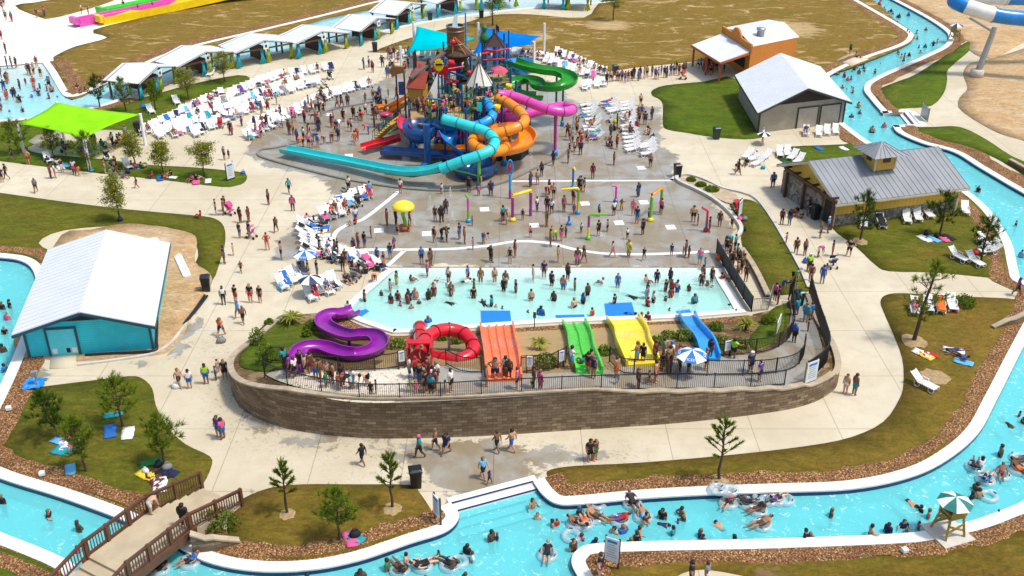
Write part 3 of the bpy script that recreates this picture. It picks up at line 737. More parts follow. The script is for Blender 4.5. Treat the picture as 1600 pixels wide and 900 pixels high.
def wallstrip(b, pts, z0, z1, mi=0, flip=False):
    """vertical strip along xy points with uv in metres; z1 number or list"""
    s = 0.0
    for i in range(len(pts) - 1):
        a, c = Vector(pts[i][:2]), Vector(pts[i + 1][:2]); L = (c - a).length
        za = z1[i] if isinstance(z1, (list, tuple)) else z1; zb = z1[i + 1] if isinstance(z1, (list, tuple)) else z1
        f = (0, 1, 2, 3); u = [(s, z0), (s + L, z0), (s + L, zb), (s, za)]
        if flip: f = f[::-1]; u = u[::-1]
        b.add([(a.x, a.y, z0), (c.x, c.y, z0), (c.x, c.y, zb), (a.x, a.y, za)], [f], mi, uvs=[u]); s += L
# ---- stone retaining wall of the slide mound
def retaining(name, chain, top, thick, label, side=1, base=-0.05):
    inn = offset(chain, -side * thick)
    b = MB(); wallstrip(b, chain, base, top, 0, side < 0)
    for i in range(len(chain) - 1):
        b.add([(chain[i].x, chain[i].y, top[i]), (chain[i + 1].x, chain[i + 1].y, top[i + 1]), (inn[i + 1].x, inn[i + 1].y, top[i + 1]), (inn[i].x, inn[i].y, top[i])], [(0, 1, 2, 3) if side > 0 else (3, 2, 1, 0)], 0, uvs=[[(0, 0)] * 4])
    wallstrip(b, inn, base, top, 0, side > 0)
    o = b.build(name, M_STONE); tag(o, label, 'stone wall')
    c = MB(); out_ = offset(chain, side * 0.04); acc = 0; k0 = 0
    for i in range(len(chain) - 1):
        q = [out_[i], out_[i + 1], inn[i + 1], inn[i]]
        c.prism([(p.x, p.y) for p in q], [top[i] + 0.003, top[i + 1] + 0.003, top[i + 1] + 0.003, top[i] + 0.003], [top[i] + 0.11, top[i + 1] + 0.11, top[i + 1] + 0.11, top[i] + 0.11])
    c.build('wall_cap', M_CAP, o)
    return o
wt = []
for p in WALL:
    z = float(terr(p.x, p.y)) + 0.10
    wt.append(max(0.12, z if p.x < 5 or p.y > 58 else round(z / 0.22) * 0.22 + 0.03))
retaining('retaining_wall', WALL, wt, 0.38, 'long curved brown stone retaining wall round the slide mound', 1)

# ---- fences
def fence(pts, label, h=1.15, post=2.4, pick=0.13, group='black railings of the slide mound', mat=None, screen=None, name='railing', cat='railing', bot=0.12):
    mat = mat or M_BLACK
    root = empty(name, pts[0], 0, label, cat, group)
    # resample at picket pitch
    L = [0.0]
    for i in range(1, len(pts)): L.append(L[-1] + (pts[i] - pts[i - 1]).length)
    def at(s):
        for i in range(1, len(pts)):
            if s <= L[i] or i == len(pts) - 1:
                return pts[i - 1].lerp(pts[i], (s - L[i - 1]) / max(1e-6, L[i] - L[i - 1]))
    n = max(1, round(L[-1] / post)); b = MB(); dz = Vector((0, 0, 1))
    K = max(2, int(L[-1] / 0.6)); path = [at(L[-1] * k / K) for k in range(K + 1)]
    for zz in (h, bot): b.sweep([p + dz * zz for p in path], [(-0.025, -0.025), (-0.025, 0.025), (0.025, 0.025), (0.025, -0.025)], pclosed=True, smooth=False)
    b.build('rail', mat, root)
    if screen:
        c = MB()
        for i in range(K): c.add([path[i] + dz * bot, path[i + 1] + dz * bot, path[i + 1] + dz * h, path[i] + dz * h], [(0, 1, 2, 3)])
        c.build('screen', screen, root)
    else:
        c = MB(); q = int(L[-1] / pick)
        for k in range(1, q):
            p = at(k * L[-1] / q); c.box(p + dz * (h + bot) / 2, (0.022, 0.022, h - bot))
        c.build('picket_panel', mat, root)
    for k in range(n + 1):
        p = at(L[-1] * k / n); c = MB(); c.box(p + dz * (h / 2 + 0.02), (0.07, 0.07, h + 0.10)); c.build('post', mat, root)
    return root
def GTs(l): return [GT(*p, 0.02) for p in l]
def crGT(l, n=4): return crom(GTs(l), False, n)
fence(crGT([(414, 588), (440, 600), (480, 611), (545, 622), (592, 625), (690, 623), (760, 619), (930, 611), (1060, 609), (1170, 607), (1225, 602)]), 'long black picket railing along the top of the front stone wall')
fence(crGT([(1258, 596), (1282, 578), (1293, 560), (1286, 530), (1276, 500), (1264, 458)]), 'tall black mesh railing round the outer right corner of the mound', h=1.5, pick=0.07)
fence(crGT([(413, 578), (424, 566), (446, 566)]), 'short black railing at the far left end of the slide plaza')
fence(crGT([(474, 579), (520, 581), (566, 580), (612, 577), (640, 570)]), 'black railing behind the plaza below the purple slide')
fence(crGT([(697, 570), (722, 582), (752, 583)]), 'short black railing between red tube slide and orange slide')
fence(crGT([(814, 583), (838, 580), (862, 577), (884, 566)]), 'curved black railing between orange slide and green slide')
fence(crGT([(952, 565), (962, 576), (972, 584), (1010, 586), (1062, 586), (1112, 587), (1160, 587), (1200, 585), (1240, 576), (1255, 558), (1256, 545)]), 'black railing below the terrace of the blue slide')
fence(crGT([(1130, 556), (1165, 554), (1205, 548), (1232, 530), (1240, 505), (1236, 470)]), 'curved black railing beside the small upper lawn')
M_SCREEN = M('dark_mesh_screen', (0.05, 0.05, 0.05), 0.8)
g_ = [G(1119, 396), G(1143, 438), G(1160, 466), G(1174, 487)]
fence(g_, 'dark screened railing along the right side of the slide pool', h=1.3, screen=M_SCREEN, post=2.2)
fence([G(1174, 487), G(1200, 485), G(1206, 466)], 'short grey railing at the foot of the entry ramp', h=1.1, mat=M_STEEL)
fence([G(1232, 468), G(1240, 452)], 'short black railing at the mound entrance gate', h=1.3)
ks = CC([(1155, 394), (1170, 416), (1183, 440), (1196, 468)], 3)
retaining('kerb_wall', ks, [0.35] * len(ks), 0.4, 'low pale stone kerb wall beside the ramp lawn', 1)
# low wall below the upper terrace and sand-coloured headwall behind the slides
SB = [v.xy for v in crom([GT(*p) for p in [(757, 521), (860, 515), (960, 510), (1082, 503), (1086, 522), (1040, 535), (960, 545), (880, 552), (800, 556), (757, 556)]], True, 2)]
tag(sheet('sand_bank', SB, [], 0, 0.8, M_SAND, None, zf=lambda V: terr(V[:, 0], V[:, 1]) + 0.0), kind='structure')
rockbed(P_low, 1, w0=0.5, w1=1.5, h=0.2, hin=0.12)
# ---- parallelogram-plan gable building
def gable(name, FL, FR, BL, eave, ridge, label, cat, wallm, roofm, trimm, ridge_along='v', over=0.6, gover=0.6, seam=0.0, th=0.12, wall_z0=0.0, plinth=None):
    FL, FR, BL = Vector(FL), Vector(FR), Vector(BL); u = FR - FL; v = BL - FL; W = u.length; L = v.length; u.normalize(); v.normalize()
    root = empty(name, (*((FL + FR) / 2 + v * L / 2), 0), 0, label, cat)
    def P(a, c, z): q = FL + u * a + v * c; return Vector((q.x, q.y, z))
    b = MB()
    cs = [P(0, 0, 0), P(W, 0, 0), P(W, L, 0), P(0, L, 0), P(0, 0, 0)]
    wallstrip(b, cs, wall_z0, eave)
    if ridge_along == 'v': tri = [(P(0, 0, eave), P(W, 0, eave), P(W / 2, 0, ridge - 0.05)), (P(W, L, eave), P(0, L, eave), P(W / 2, L, ridge - 0.05))]
    else: tri = [(P(W, 0, eave), P(W, L, eave), P(W, L / 2, ridge - 0.05)), (P(0, L, eave), P(0, 0, eave), P(0, L / 2, ridge - 0.05))]
    for t in tri:
        h = (t[1] - t[0]).length
        b.add(t, [(0, 1, 2)], 0, uvs=[[(0, eave), (h, eave), (h / 2, ridge)]])
    b.build('wall', wallm, root)
    if plinth:
        c = MB(); e = 0.05; q = [P(-e, -e, 0), P(W + e, -e, 0), P(W + e, L + e, 0), P(-e, L + e, 0), P(-e, -e, 0)]
        wallstrip(c, q, 0, plinth[0]); c.prism([(p.x, p.y) for p in q[:4]], plinth[0], plinth[0] + 0.06, 0); c.build('stone_base', plinth[1], root)
    r = MB(); half = (W if ridge_along == 'v' else L) / 2; sl = (ridge - eave) / half; ez = eave - sl * over
    g = gover
    if ridge_along == 'v':
        qa = [P(-over, -g, ez), P(W / 2, -g, ridge), P(W / 2, L + g, ridge), P(-over, L + g, ez)]
        qb = [P(W / 2, -g, ridge), P(W + over, -g, ez), P(W + over, L + g, ez), P(W / 2, L + g, ridge)]
    else:
        qa = [P(-g, -over, ez), P(W + g, -over, ez), P(W + g, L / 2, ridge), P(-g, L / 2, ridge)]
        qb = [P(-g, L / 2, ridge), P(W + g, L / 2, ridge), P(W + g, L + over, ez), P(-g, L + over, ez)]
    r.slab([p + Vector((0, 0, th)) for p in qa], th); r.slab([p + Vector((0, 0, th)) for p in qb], th)
    if seam:
        for q, e0, e1 in ((qa, 0, 1), (qb, 0, 1)):
            # edges running with the fall of the roof
            if ridge_along == 'v': lo0, lo1, hi0, hi1 = (q[0], q[3], q[1], q[2])
            else: lo0, lo1, hi0, hi1 = (q[0], q[1], q[3], q[2])
            n = int((lo1 - lo0).length / seam)
            for k in range(n + 1):
                t = k / n; a = lo0.lerp(lo1, min(0.997, max(0.003, t))); c = hi0.lerp(hi1, min(0.997, max(0.003, t)))
                r.bar(a + Vector((0, 0, th + 0.02)), c + Vector((0, 0, th + 0.015)), 0.045, 0.04)
    ro = r.build('roof', roofm, root)
    f = MB()
    for q in (qa, qb):
        if ridge_along == 'v': es = ((q[0], q[1]), (q[2], q[3]))
        else: es = ((q[1], q[2]), (q[3], q[0]))
        for a, c in es: f.bar(a + Vector((0, 0, -0.04)), c + Vector((0, 0, -0.04)), 0.06, 0.22)
    if ridge_along == 'v': es = ((qa[0], qa[3]), (qb[1], qb[2]))
    else: es = ((qa[0], qa[1]), (qb[2], qb[3]))
    for a, c in es: f.bar(a + Vector((0, 0, -0.04)), c + Vector((0, 0, -0.04)), 0.06, 0.18)
    f.build('fascia', trimm, root)
    return root, P, u, v, W, L
def wallbox(P, u, a0, a1, z0, z1, out=0.05, th=0.06, name='door', mat=None, root=None, face='front', L=0, W=0):
    b = MB()
    if face == 'front': q = [P(a0, -out - th / 2, 0), P(a1, -out - th / 2, 0)]
    elif face == 'right': q = [P(W + out + th / 2, a0, 0), P(W + out + th / 2, a1, 0)]
    elif face == 'left': q = [P(-out - th / 2, a0, 0), P(-out - th / 2, a1, 0)]
    d = (q[1] - q[0]); ang = math.atan2(d.y, d.x); c = (q[0] + q[1]) / 2
    b.box((c.x, c.y, (z0 + z1) / 2), (d.length, th, z1 - z0), ang, 0)
    return b.build(name, mat, root)
def framed_door(P, u, a0, a1, z1, mat, trim, root, name='door', z0=0.02):
    fr = MB(); w = 0.14
    for s in ((a0 - w, a0), (a1, a1 + w)):
        c = (P(s[0], -0.05, 0) + P(s[1], -0.05, 0)) / 2; fr.box((c.x, c.y, (z1 + z0) / 2), (w, 0.1, z1 - z0), math.atan2(u.y, u.x))
    c = (P(a0 - w, -0.05, 0) + P(a1 + w, -0.05, 0)) / 2; fr.box((c.x, c.y, z1 + w / 2), (a1 - a0 + 2 * w, 0.1, w), math.atan2(u.y, u.x))
    d = wallbox(P, u, a0 + 0.002, a1 - 0.002, z0, z1 - 0.002, 0.0, 0.05, name, mat, root)
    f = fr.build('door_frame', trim); f.parent = d
    return d
def trimpost(P, root, at, z, mat, w=0.16, name='corner_trim'):
    for a, c in at: b = MB(); p = P(a, c, 0); b.box((p.x, p.y, z / 2), (w, w, z), 0.15); b.build(name, mat, root)
# blue building
root, P, u, v, W, L = gable('pump_house', G(47, 559).xy, G(240, 546).xy, G(47, 559).xy + Vector((-2.5, 11.6)), 2.45, 3.75, 'bright blue pump house with plain white roof and double door', 'building', M_BLUESIDE, M_ROOFW, M_NAVYTRIM, over=0.55, gover=0.9, seam=0.6)
d = framed_door(P, u, 1.5, 3.35, 2.15, M_BLUELIGHT, M_NAVYTRIM, root)
for a0, mt in ((1.62, M_WHITE), (2.95, M_WHITE)): wallbox(P, u, a0, a0 + 0.33, 0.22, 0.62, 0.03, 0.03, 'vent', mt, root)
wallbox(P, u, 2.56, 2.82, 0.25, 0.62, 0.03, 0.03, 'hatch', M_DARK, root)
trimpost(P, root, [(0, 0), (W, 0)], 2.4, M_NAVYTRIM)
b = MB(); b.add([P(W / 2 - 2.4, -0.02, 2.72), P(W / 2 + 2.4, -0.02, 2.72), P(W / 2, -0.02, 3.6)], [(0, 1, 2)]); b.build('gable_vent_shade', M_DARK, root)  # dark louvre triangle with the shadow under the roof painted in
pb = MB(); pb.tube(crom([P(W + 0.12, 3.0, 0.9), P(W + 0.2, 0.6, 0.35), P(W + 0.2, -0.4, 0.2), P(W - 1, -0.5, 0.12), P(W - 3, -0.35, 0.1), P(3.8, -0.35, 0.1)], False, 5), 0.11, 8)
tag(pb.build('drain_pipe', M_BLACK), 'thick black corrugated pipe along the foot of the blue pump house', 'pipe')
# grey building
root, P, u, v, W, L = gable('storage_building', G(1184, 208).xy, G(1316, 192).xy, G(1153, 154).xy, 2.75, 4.75, 'grey sided storage building with white roof and two framed doors', 'building', M_GREYSIDE, M_ROOFW, M_GREYTRIM, over=0.55, gover=0.9, seam=0.6)
framed_door(P, u, W - 6.0, W - 3.5, 2.3, M_GREYDOOR, M_GREYTRIM, root); framed_door(P, u, W - 3.05, W - 0.6, 2.3, M_GREYDOOR, M_GREYTRIM, root)
trimpost(P, root, [(0, 0), (W, 0)], 2.6, M_GREYTRIM)
b = MB(); b.add([P(W / 2 - 3.9, -0.02, 3.0), P(W / 2 + 3.9, -0.02, 3.0), P(W / 2, -0.02, 4.6)], [(0, 1, 2)]); b.build('gable_vent_shade', M_DARK, root)  # dark triangle paints the shade of the roof overhang
# yellow restroom
e0 = G(1306, 318, 2.6); e1 = G(1513, 294, 2.6); r0 = G(1271, 251, 4.7)
FL = e0.xy + Vector((0.3, 0.8)); FR = e1.xy + Vector((-0.4, 0.8)); uu = (FR - FL).normalized(); half = 4.3
root, P, u, v, W, L = gable('restroom_building', FL, FR, FL + Vector((-uu.y, uu.x)) * half * 2 + uu * (-0.2), 2.75, 4.6, 'yellow restroom block with ribbed silver roof and cupola', 'building', M_YELLOW, M_ROOFS, M_YTRIM, ridge_along='u', over=0.75, gover=0.5, seam=0.55, plinth=(1.05, M_FIELD))
trimpost(P, root, [(0, 0), (W, 0), (W, L)], 2.6, M_YTRIM)
cp = MB(); cq = P(W * 0.47, L / 2 - 1.2, 0); an = math.atan2(u.y, u.x)
cp.box((cq.x, cq.y, 4.75), (2.1, 2.0, 1.5), an); cu = cp.build('cupola', M('yellow_paint', (0.62, 0.37, 0.055), 0.6), root)
rf = MB(); hx = 1.75
cs = [Vector((cq.x, cq.y, 5.45)) + Matrix.Rotation(an, 3, 'Z') @ Vector((sx * hx, sy * hx, 0)) for sx, sy in ((-1, -1), (1, -1), (1, 1), (-1, 1))]
ap = Vector((cq.x, cq.y, 6.35)); rf.add(cs + [ap], [(0, 1, 4), (1, 2, 4), (2, 3, 4), (3, 0, 4), (3, 2, 1, 0)])
for i in range(4):
    for k in range(6):
        a = cs[i].lerp(cs[(i + 1) % 4], k / 6); rf.bar(a + Vector((0, 0, 0.02)), ap.lerp(a, 0.08 + 0.9 * abs(k / 6 - 0.5)) + Vector((0, 0, 0.02)), 0.05, 0.05)
o = rf.build('cupola_roof', M_ROOFS); o.parent = cu
wv = MB(); wc = Vector((cq.x, cq.y, 4.95)) + Matrix.Rotation(an, 3, 'Z') @ Vector((0.1, -1.02, 0)); wv.box(wc, (0.75, 0.06, 0.5), an)
o = wv.build('louvre', M_WOOD); o.parent = cu; wv = MB(); wc2 = Vector((cq.x, cq.y, 4.95)) + Matrix.Rotation(an, 3, 'Z') @ Vector((-1.07, 0, 0)); wv.box(wc2, (0.06, 0.75, 0.5), an); o = wv.build('louvre', M_WOOD); o.parent = cu
cb = MB()
for sx in (-1, 1):
    for sy in (-1, 1): cb.box(Vector((cq.x, cq.y, 4.75)) + Matrix.Rotation(an, 3, 'Z') @ Vector((sx * 1.04, sy * 0.99, 0)), (0.14, 0.14, 1.52), an)
o = cb.build('corner_trim', M_YTRIM); o.parent = cu
# stone screen wall and timber porch on its left end
sw = MB(); q = [P(-0.02, 1.7, 0), P(-0.02, L - 0.2, 0), P(-0.3, L - 0.2, 0), P(-0.3, 1.7, 0)]
sw.prism([(p.x, p.y) for p in q], 0, 2.3); sw.build('screen_wall', M_FIELD, root)
wt_ = MB()
for c in (-0.5, L / 2, L - 1.3): p = P(-0.55, c, 0); wt_.box((p.x, p.y, 1.35), (0.22, 0.22, 2.7), an)
wt_.bar(P(-0.55, -0.8, 2.75), P(-0.55, L - 0.9, 2.75), 0.2, 0.28)
for c in (-0.4, 1.2, 2.8, L / 2, L - 2.8, L - 1.2): wt_.bar(P(-0.9, c, 2.98), P(-0.1, c, 2.98), 0.14, 0.2)
wt_.build('timber_porch', M_WOOD, root)
dd = wallbox(P, u, 0.3, 1.5, 0.05, 2.15, 0.06, 0.05, 'doorway', M_DARK, root, 'left')
# orange food stand
z1, z2 = 2.9, 3.5
p1, p4, p2, p3 = G(1081, 70, z1), G(1125, 97, z1), G(1129, 52, z2), G(1172, 80, z2)
root = empty('food_stand', (*((p2 + p3) / 2).xy, 0), 0, 'orange food stand with stepped parapet and white porch roof', 'building')
b = MB(); b.slab([p1, p4, p3, p2], 0.12); b.build('porch_roof', M_ROOFW, root)
bk = (p3 - p4).xy.normalized(); dep = 8.5
along = (p3 - p2).xy.normalized(); pw = [p2.xy - along * 0.3, p3.xy + along * 0.2]
b = MB(); body = [pw[0], pw[1], pw[1] + bk * dep, pw[0] + bk * dep]
b.prism([(q.x, q.y) for q in body], 0, 4.1); b.build('wall', M_ORANGE, root)
b = MB(); Lp = (pw[1] - pw[0]).length; prof = [(0, 0)]; prof = [(0.0, 4.4), (Lp * 0.34, 4.4), (Lp * 0.36, 4.75)] + [(Lp * (0.5 - 0.12 * math.cos(a)), 4.75 + 0.6 * math.sin(a)) for a in [PI * k / 8 for k in range(9)]] + [(Lp * 0.64, 4.75), (Lp * 0.66, 4.4), (Lp, 4.4)]
fr = [Vector((*(pw[0] + along * s - bk * 0.02), z)) for s, z in [(0, 3.2)] + prof + [(Lp, 3.2)]]; bkv = Vector((bk.x, bk.y, 0)) * 0.3
n = len(fr); b.add(fr + [q + bkv for q in fr], [tuple(range(n)), tuple(range(2 * n - 1, n - 1, -1))] + [(i, (i + 1) % n, n + (i + 1) % n, n + i) for i in range(n)]); b.build('parapet', M_ORANGE, root)
b = MB(); e = 0.35; q = [pw[0] + bk * 0.35, pw[1] + bk * 0.35, pw[1] + bk * (dep + e), pw[0] + bk * (dep + e)]
m0, m1 = (q[0] + q[1]) / 2, (q[2] + q[3]) / 2
b.slab([(*q[1], 4.12), (*q[2], 4.12), (*m1, 4.9), (*m0, 4.9)], 0.1); b.slab([(*q[0], 4.12), (*m0, 4.9), (*m1, 4.9), (*q[3], 4.12)], 0.1); b.build('roof', M_ROOFW, root)
for t in (0.03, 0.5, 0.97):
    c = MB(); p = p1.lerp(p4, t); c.box((p.x + bk.x * 0.3, p.y + bk.y * 0.3, 1.4), (0.24, 0.24, 2.75)); c.build('post', M_POSTO, root)
c = MB(); c.bar(Vector((p1.x, p1.y, 2.72)), Vector((p4.x, p4.y, 2.72)), 0.18, 0.26); c.bar(Vector((p4.x, p4.y, 2.72)), Vector((p3.x, p3.y, 3.2)), 0.18, 0.26); c.build('beam', M_POSTO, root)
c = MB(); a = pw[0] + along * (Lp * 0.2) - bk * 0.03; a2 = pw[0] + along * (Lp * 0.85) - bk * 0.03
c.bar(Vector((a.x, a.y, 1.6)), Vector((a2.x, a2.y, 1.6)), 0.06, 1.3); c.build('serving_window', M_DARK, root)
c = MB(); p = pw[0] + along * Lp * 0.75 + bk * 3.0; c.lathe((p.x, p.y, 4.5), [(0.0, 0), (0.5, 0), (0.5, 0.7), (0.62, 0.75), (0.62, 1.0), (0.0, 1.05)], 12); c.build('roof_vent', M_STEEL, root)

# ---- cabanas
M_CURB = M('turquoise_curtain', (0.02, 0.50, 0.62), 0.7, 0.15, 3); M_CURL = M('lime_curtain', (0.42, 0.52, 0.02), 0.7, 0.15, 3)
def curtain(root, p, mat, h=2.0, w=0.55, flare=0.35, d=(1, 0)):
    b = MB(); n = 9; rows = []
    for z, ww in ((h, w * 0.7), (h * 0.55, w * 0.45), (0.15, w + flare)):
        row = []
        for k in range(n):
            t = k / (n - 1) - 0.5; row.append((p.x + d[0] * t * ww - d[1] * 0.09 * math.sin(k * 2.4), p.y + d[1] * t * ww + d[0] * 0.09 * math.sin(k * 2.4), z))
        rows.append(row)
    vs = [q for r in rows for q in r]; fs = [(r * n + k, r * n + k + 1, (r + 1) * n + k + 1, (r + 1) * n + k) for r in range(2) for k in range(n - 1)]
    b.add(vs, fs, 0, True); o = b.build('curtain', mat, root)
    md = o.modifiers.new('thickness', 'SOLIDIFY'); md.thickness = 0.05
    return o
cab = [((221, 157), (275, 131)), ((283, 130), (364, 107)), ((374, 107), (456, 91)), ((467, 92), (541, 76)), ((564, 72), (612, 53)), ((620, 46), (661, 29)), ((684, 27), (745, 15)), ((752, 14), (806, 11)), ((850, 14), (918, 17))]
cnames = ['nearest the lime shade sail', 'behind the second small tree', 'third from the lime sail', 'fourth from the lime sail', 'left of the black litter bin', 'directly behind the turquoise shade sail', 'above the tipping bucket', 'behind the tall thin tree', 'at the far end of the row']
for i, ((ax, ay), (bx, by)) in enumerate(cab):
    a = G(ax, ay).xy; c = G(bx, by).xy; u = (c - a); W = u.length; u.normalize(); v = Vector((-u.y, u.x)); D = 4.2
    mid = (a + c) / 2
    root = empty('cabana', (mid.x, mid.y, 0), 0, 'open timber cabana with white gable roof, ' + cnames[i], 'cabana', 'cabanas along the path')
    def P(s, t, z): q = a + u * s + v * t; return Vector((q.x, q.y, z))
    ez, rz_ = 2.25, 3.25
    b = MB(); o_ = 0.5
    b.slab([P(-o_, -o_, ez), P(W / 2, -o_, rz_), P(W / 2, D + o_, rz_), P(-o_, D + o_, ez)], 0.1); b.slab([P(W / 2, -o_, rz_), P(W + o_, -o_, ez), P(W + o_, D + o_, ez), P(W / 2, D + o_, rz_)], 0.1)
    b.build('roof', M_ROOFW, root)
    for t in (0.1, D):
        for s in (0, W / 2, W):
            q = MB(); p = P(s, t, 0); q.box((p.x, p.y, 1.12), (0.2, 0.2, 2.24), math.atan2(u.y, u.x)); q.build('post', M_WOOD, root)
    q = MB()
    for t in (-o_ + 0.08, D):
        q.bar(P(-o_, t, ez - 0.12), P(W + o_, t, ez - 0.12), 0.12, 0.2); q.bar(P(-o_, t, ez - 0.1), P(W / 2, t, rz_ - 0.1), 0.12, 0.2); q.bar(P(W / 2, t, rz_ - 0.1), P(W + o_, t, ez - 0.1), 0.12, 0.2)
        q.bar(P(W / 2, t, ez - 0.1), P(W / 2, t, rz_ - 0.1), 0.12, 0.16)
    q.bar(P(W / 2, 0, 1.2), P(W / 2, D, 1.2), 0.08, 2.2)
    q.build('timber_frame', M_WOOD, root)
    for s, m_ in ((0.0, M_CURB), (W * 0.44, M_CURB), (W * 0.56, M_CURL), (W, M_CURL)):
        curtain(root, P(s, -0.12, 0), m_, 2.05, 0.7, 0.25, (u.x, u.y))
    q = MB(); p = P(W / 2, -o_ - 0.05, 0); q.box((p.x, p.y, 2.45), (0.75, 0.04, 0.8), math.atan2(u.y, u.x)); sg = q.build('number_sign', M_WHITE, root)
    q = MB(); p = P(W / 2, -o_ - 0.085, 0); q.box((p.x, p.y, 2.45), (0.3, 0.02, 0.35), math.atan2(u.y, u.x)); o = q.build('sign_mark', M_BLACK); o.parent = sg

# ---- shade sails
def sail(name, corners, posts, mat, label, group=None, sag=0.10, cat='shade sail', mats=None):
    root = empty(name, (*corners[0].xy, 0), 0, label, cat, group)
    b = MB(); N = 10; c = [Vector(q) for q in corners]; cen = sum(c, Vector()) / 4; vs = []
    for i in range(N + 1):
        for j in range(N + 1):
            s, t = i / N, j / N
            p = c[0] * (1 - s) * (1 - t) + c[1] * s * (1 - t) + c[2] * s * t + c[3] * (1 - s) * t
            e = max(abs(2 * s - 1) ** 6 * (1 - (2 * t - 1) ** 2), abs(2 * t - 1) ** 6 * (1 - (2 * s - 1) ** 2))
            p = p.lerp(cen, sag * e); p.z -= 0.15 * (1 - (2 * s - 1) ** 2) * (1 - (2 * t - 1) ** 2); vs.append(p)
    b.add(vs, [(i * (N + 1) + j, (i + 1) * (N + 1) + j, (i + 1) * (N + 1) + j + 1, i * (N + 1) + j + 1) for i in range(N) for j in range(N)], 0, True)
    o = b.build('sail_cloth', mat, root); md = o.modifiers.new('thickness', 'SOLIDIFY'); md.thickness = 0.03
    for (q, top) in posts:
        m_ = MB(); m_.tube([Vector((q.x, q.y, 0)), Vector((q.x, q.y, top))], 0.17, 10); m_.build('post', M_WHITE, root)
    return root
def cloth(name, c):
    m, nt, out = nmat(name); t = NT(nt); p = t.pos()
    d = t.n('ShaderNodeBsdfDiffuse'); tl = t.n('ShaderNodeBsdfTranslucent'); base = t.mix(t.smooth(t.noise(p, 0.5, 4), 0.3, 0.7), lum(c, 0.9), lum(c, 1.08))
    t.l(base, d.inputs[0]); t.l(base, tl.inputs[0]); mx = t.n('ShaderNodeMixShader'); mx.inputs[0].default_value = 0.3
    t.l(d.outputs[0], mx.inputs[1]); t.l(tl.outputs[0], mx.inputs[2]); t.l(mx.outputs[0], out.inputs['Surface']); return m
M_TURQ = cloth('turquoise_sail_cloth', (0.0, 0.62, 0.70)); M_BSAIL = cloth('blue_sail_cloth', (0.005, 0.22, 0.75)); M_LIME = cloth('lime_sail_cloth', (0.33, 0.78, 0.02))
def PT(bx, by, ty): q = G(bx, by); return q, TOPZ(q.y, ty)
q1, t1 = PT(648, 86, 34); q2, t2 = PT(627, 104, 72)
sail('turquoise_sail', [AT(651, 41, q1.y), AT(745, 60, q1.y - 1), AT(694, 75, q2.y - 4), AT(634, 84, q2.y)], [(q1, t1), (q2, t2)], M_TURQ, 'turquoise shade sail behind the wooden tipping bucket')
q1, t1 = PT(748, 90, 35); q2, t2 = PT(850, 82, 36); q3, t3 = PT(834, 114, 65)
sail('blue_sail', [AT(751, 42, q1.y), AT(844, 57, q2.y), AT(829, 70, q3.y), AT(738, 85, q3.y)], [(q1, t1), (q2, t2), (q3, t3)], M_BSAIL, 'bright blue shade sail on white posts behind the play structure')
cs = [G(88, 160, 4.3), G(219, 179, 3.4), G(131, 217, 3.4), G(27, 193, 3.2)]
sail('lime_sail', cs, [(cs[1], 3.5), (cs[2], 3.5), (cs[3], 3.3), (cs[0], 4.4)], M_LIME, 'large lime green shade sail over tables on the left', sag=0.09)

# ---- timber footbridge
zb = 1.15
A, B_, A2, B2 = G(140, 869, zb), G(232, 799, zb), G(200, 904, zb), G(300, 826, zb)
ax = ((B_ - A).normalized() + (B2 - A2).normalized()).normalized(); ax.z = 0; ax.normalize(); wd_ = ((A2 - A) + (B2 - B_)) / 2; wd_.z = 0; wd_ -= ax * wd_.dot(ax); Wb = wd_.length; sd = wd_.normalized()
O = (A + A2) / 2; Lb = ((B_ + B2) / 2 - O).dot(ax)
root = empty('footbridge', (*(O + ax * Lb / 2).xy, 0), 0, 'timber railed footbridge over the river in the lower left corner', 'bridge')
def PB(s, t, z): q = O + ax * s + sd * t; return Vector((q.x, q.y, z))
dk = MB(); hw_ = Wb / 2
dk.prism([(p.x, p.y) for p in (PB(0, -hw_, 0), PB(Lb, -hw_, 0), PB(Lb, hw_, 0), PB(0, hw_, 0))], zb - 0.22, zb)
ns = 6; run = 0.62
for k in range(1, ns + 1):
    z = zb * (1 - k / (ns + 0.6))
    for s0, sg in ((0, -1), (Lb, 1)):
        a, c = s0 + sg * run * (k - 1), s0 + sg * run * k
        q = [PB(a, -hw_, 0), PB(c, -hw_, 0), PB(c, hw_, 0), PB(a, hw_, 0)]
        dk.prism([(p.x, p.y) for p in q], -0.1, z)
dk.build('deck', M_DECK, root)
be = MB()
for t in (-hw_ - 0.08, hw_ + 0.08): be.bar(PB(-0.3, t, zb - 0.2), PB(Lb + 0.3, t, zb - 0.2), 0.15, 0.5)
be.build('girder', M_RAILW, root)
st = ns * run
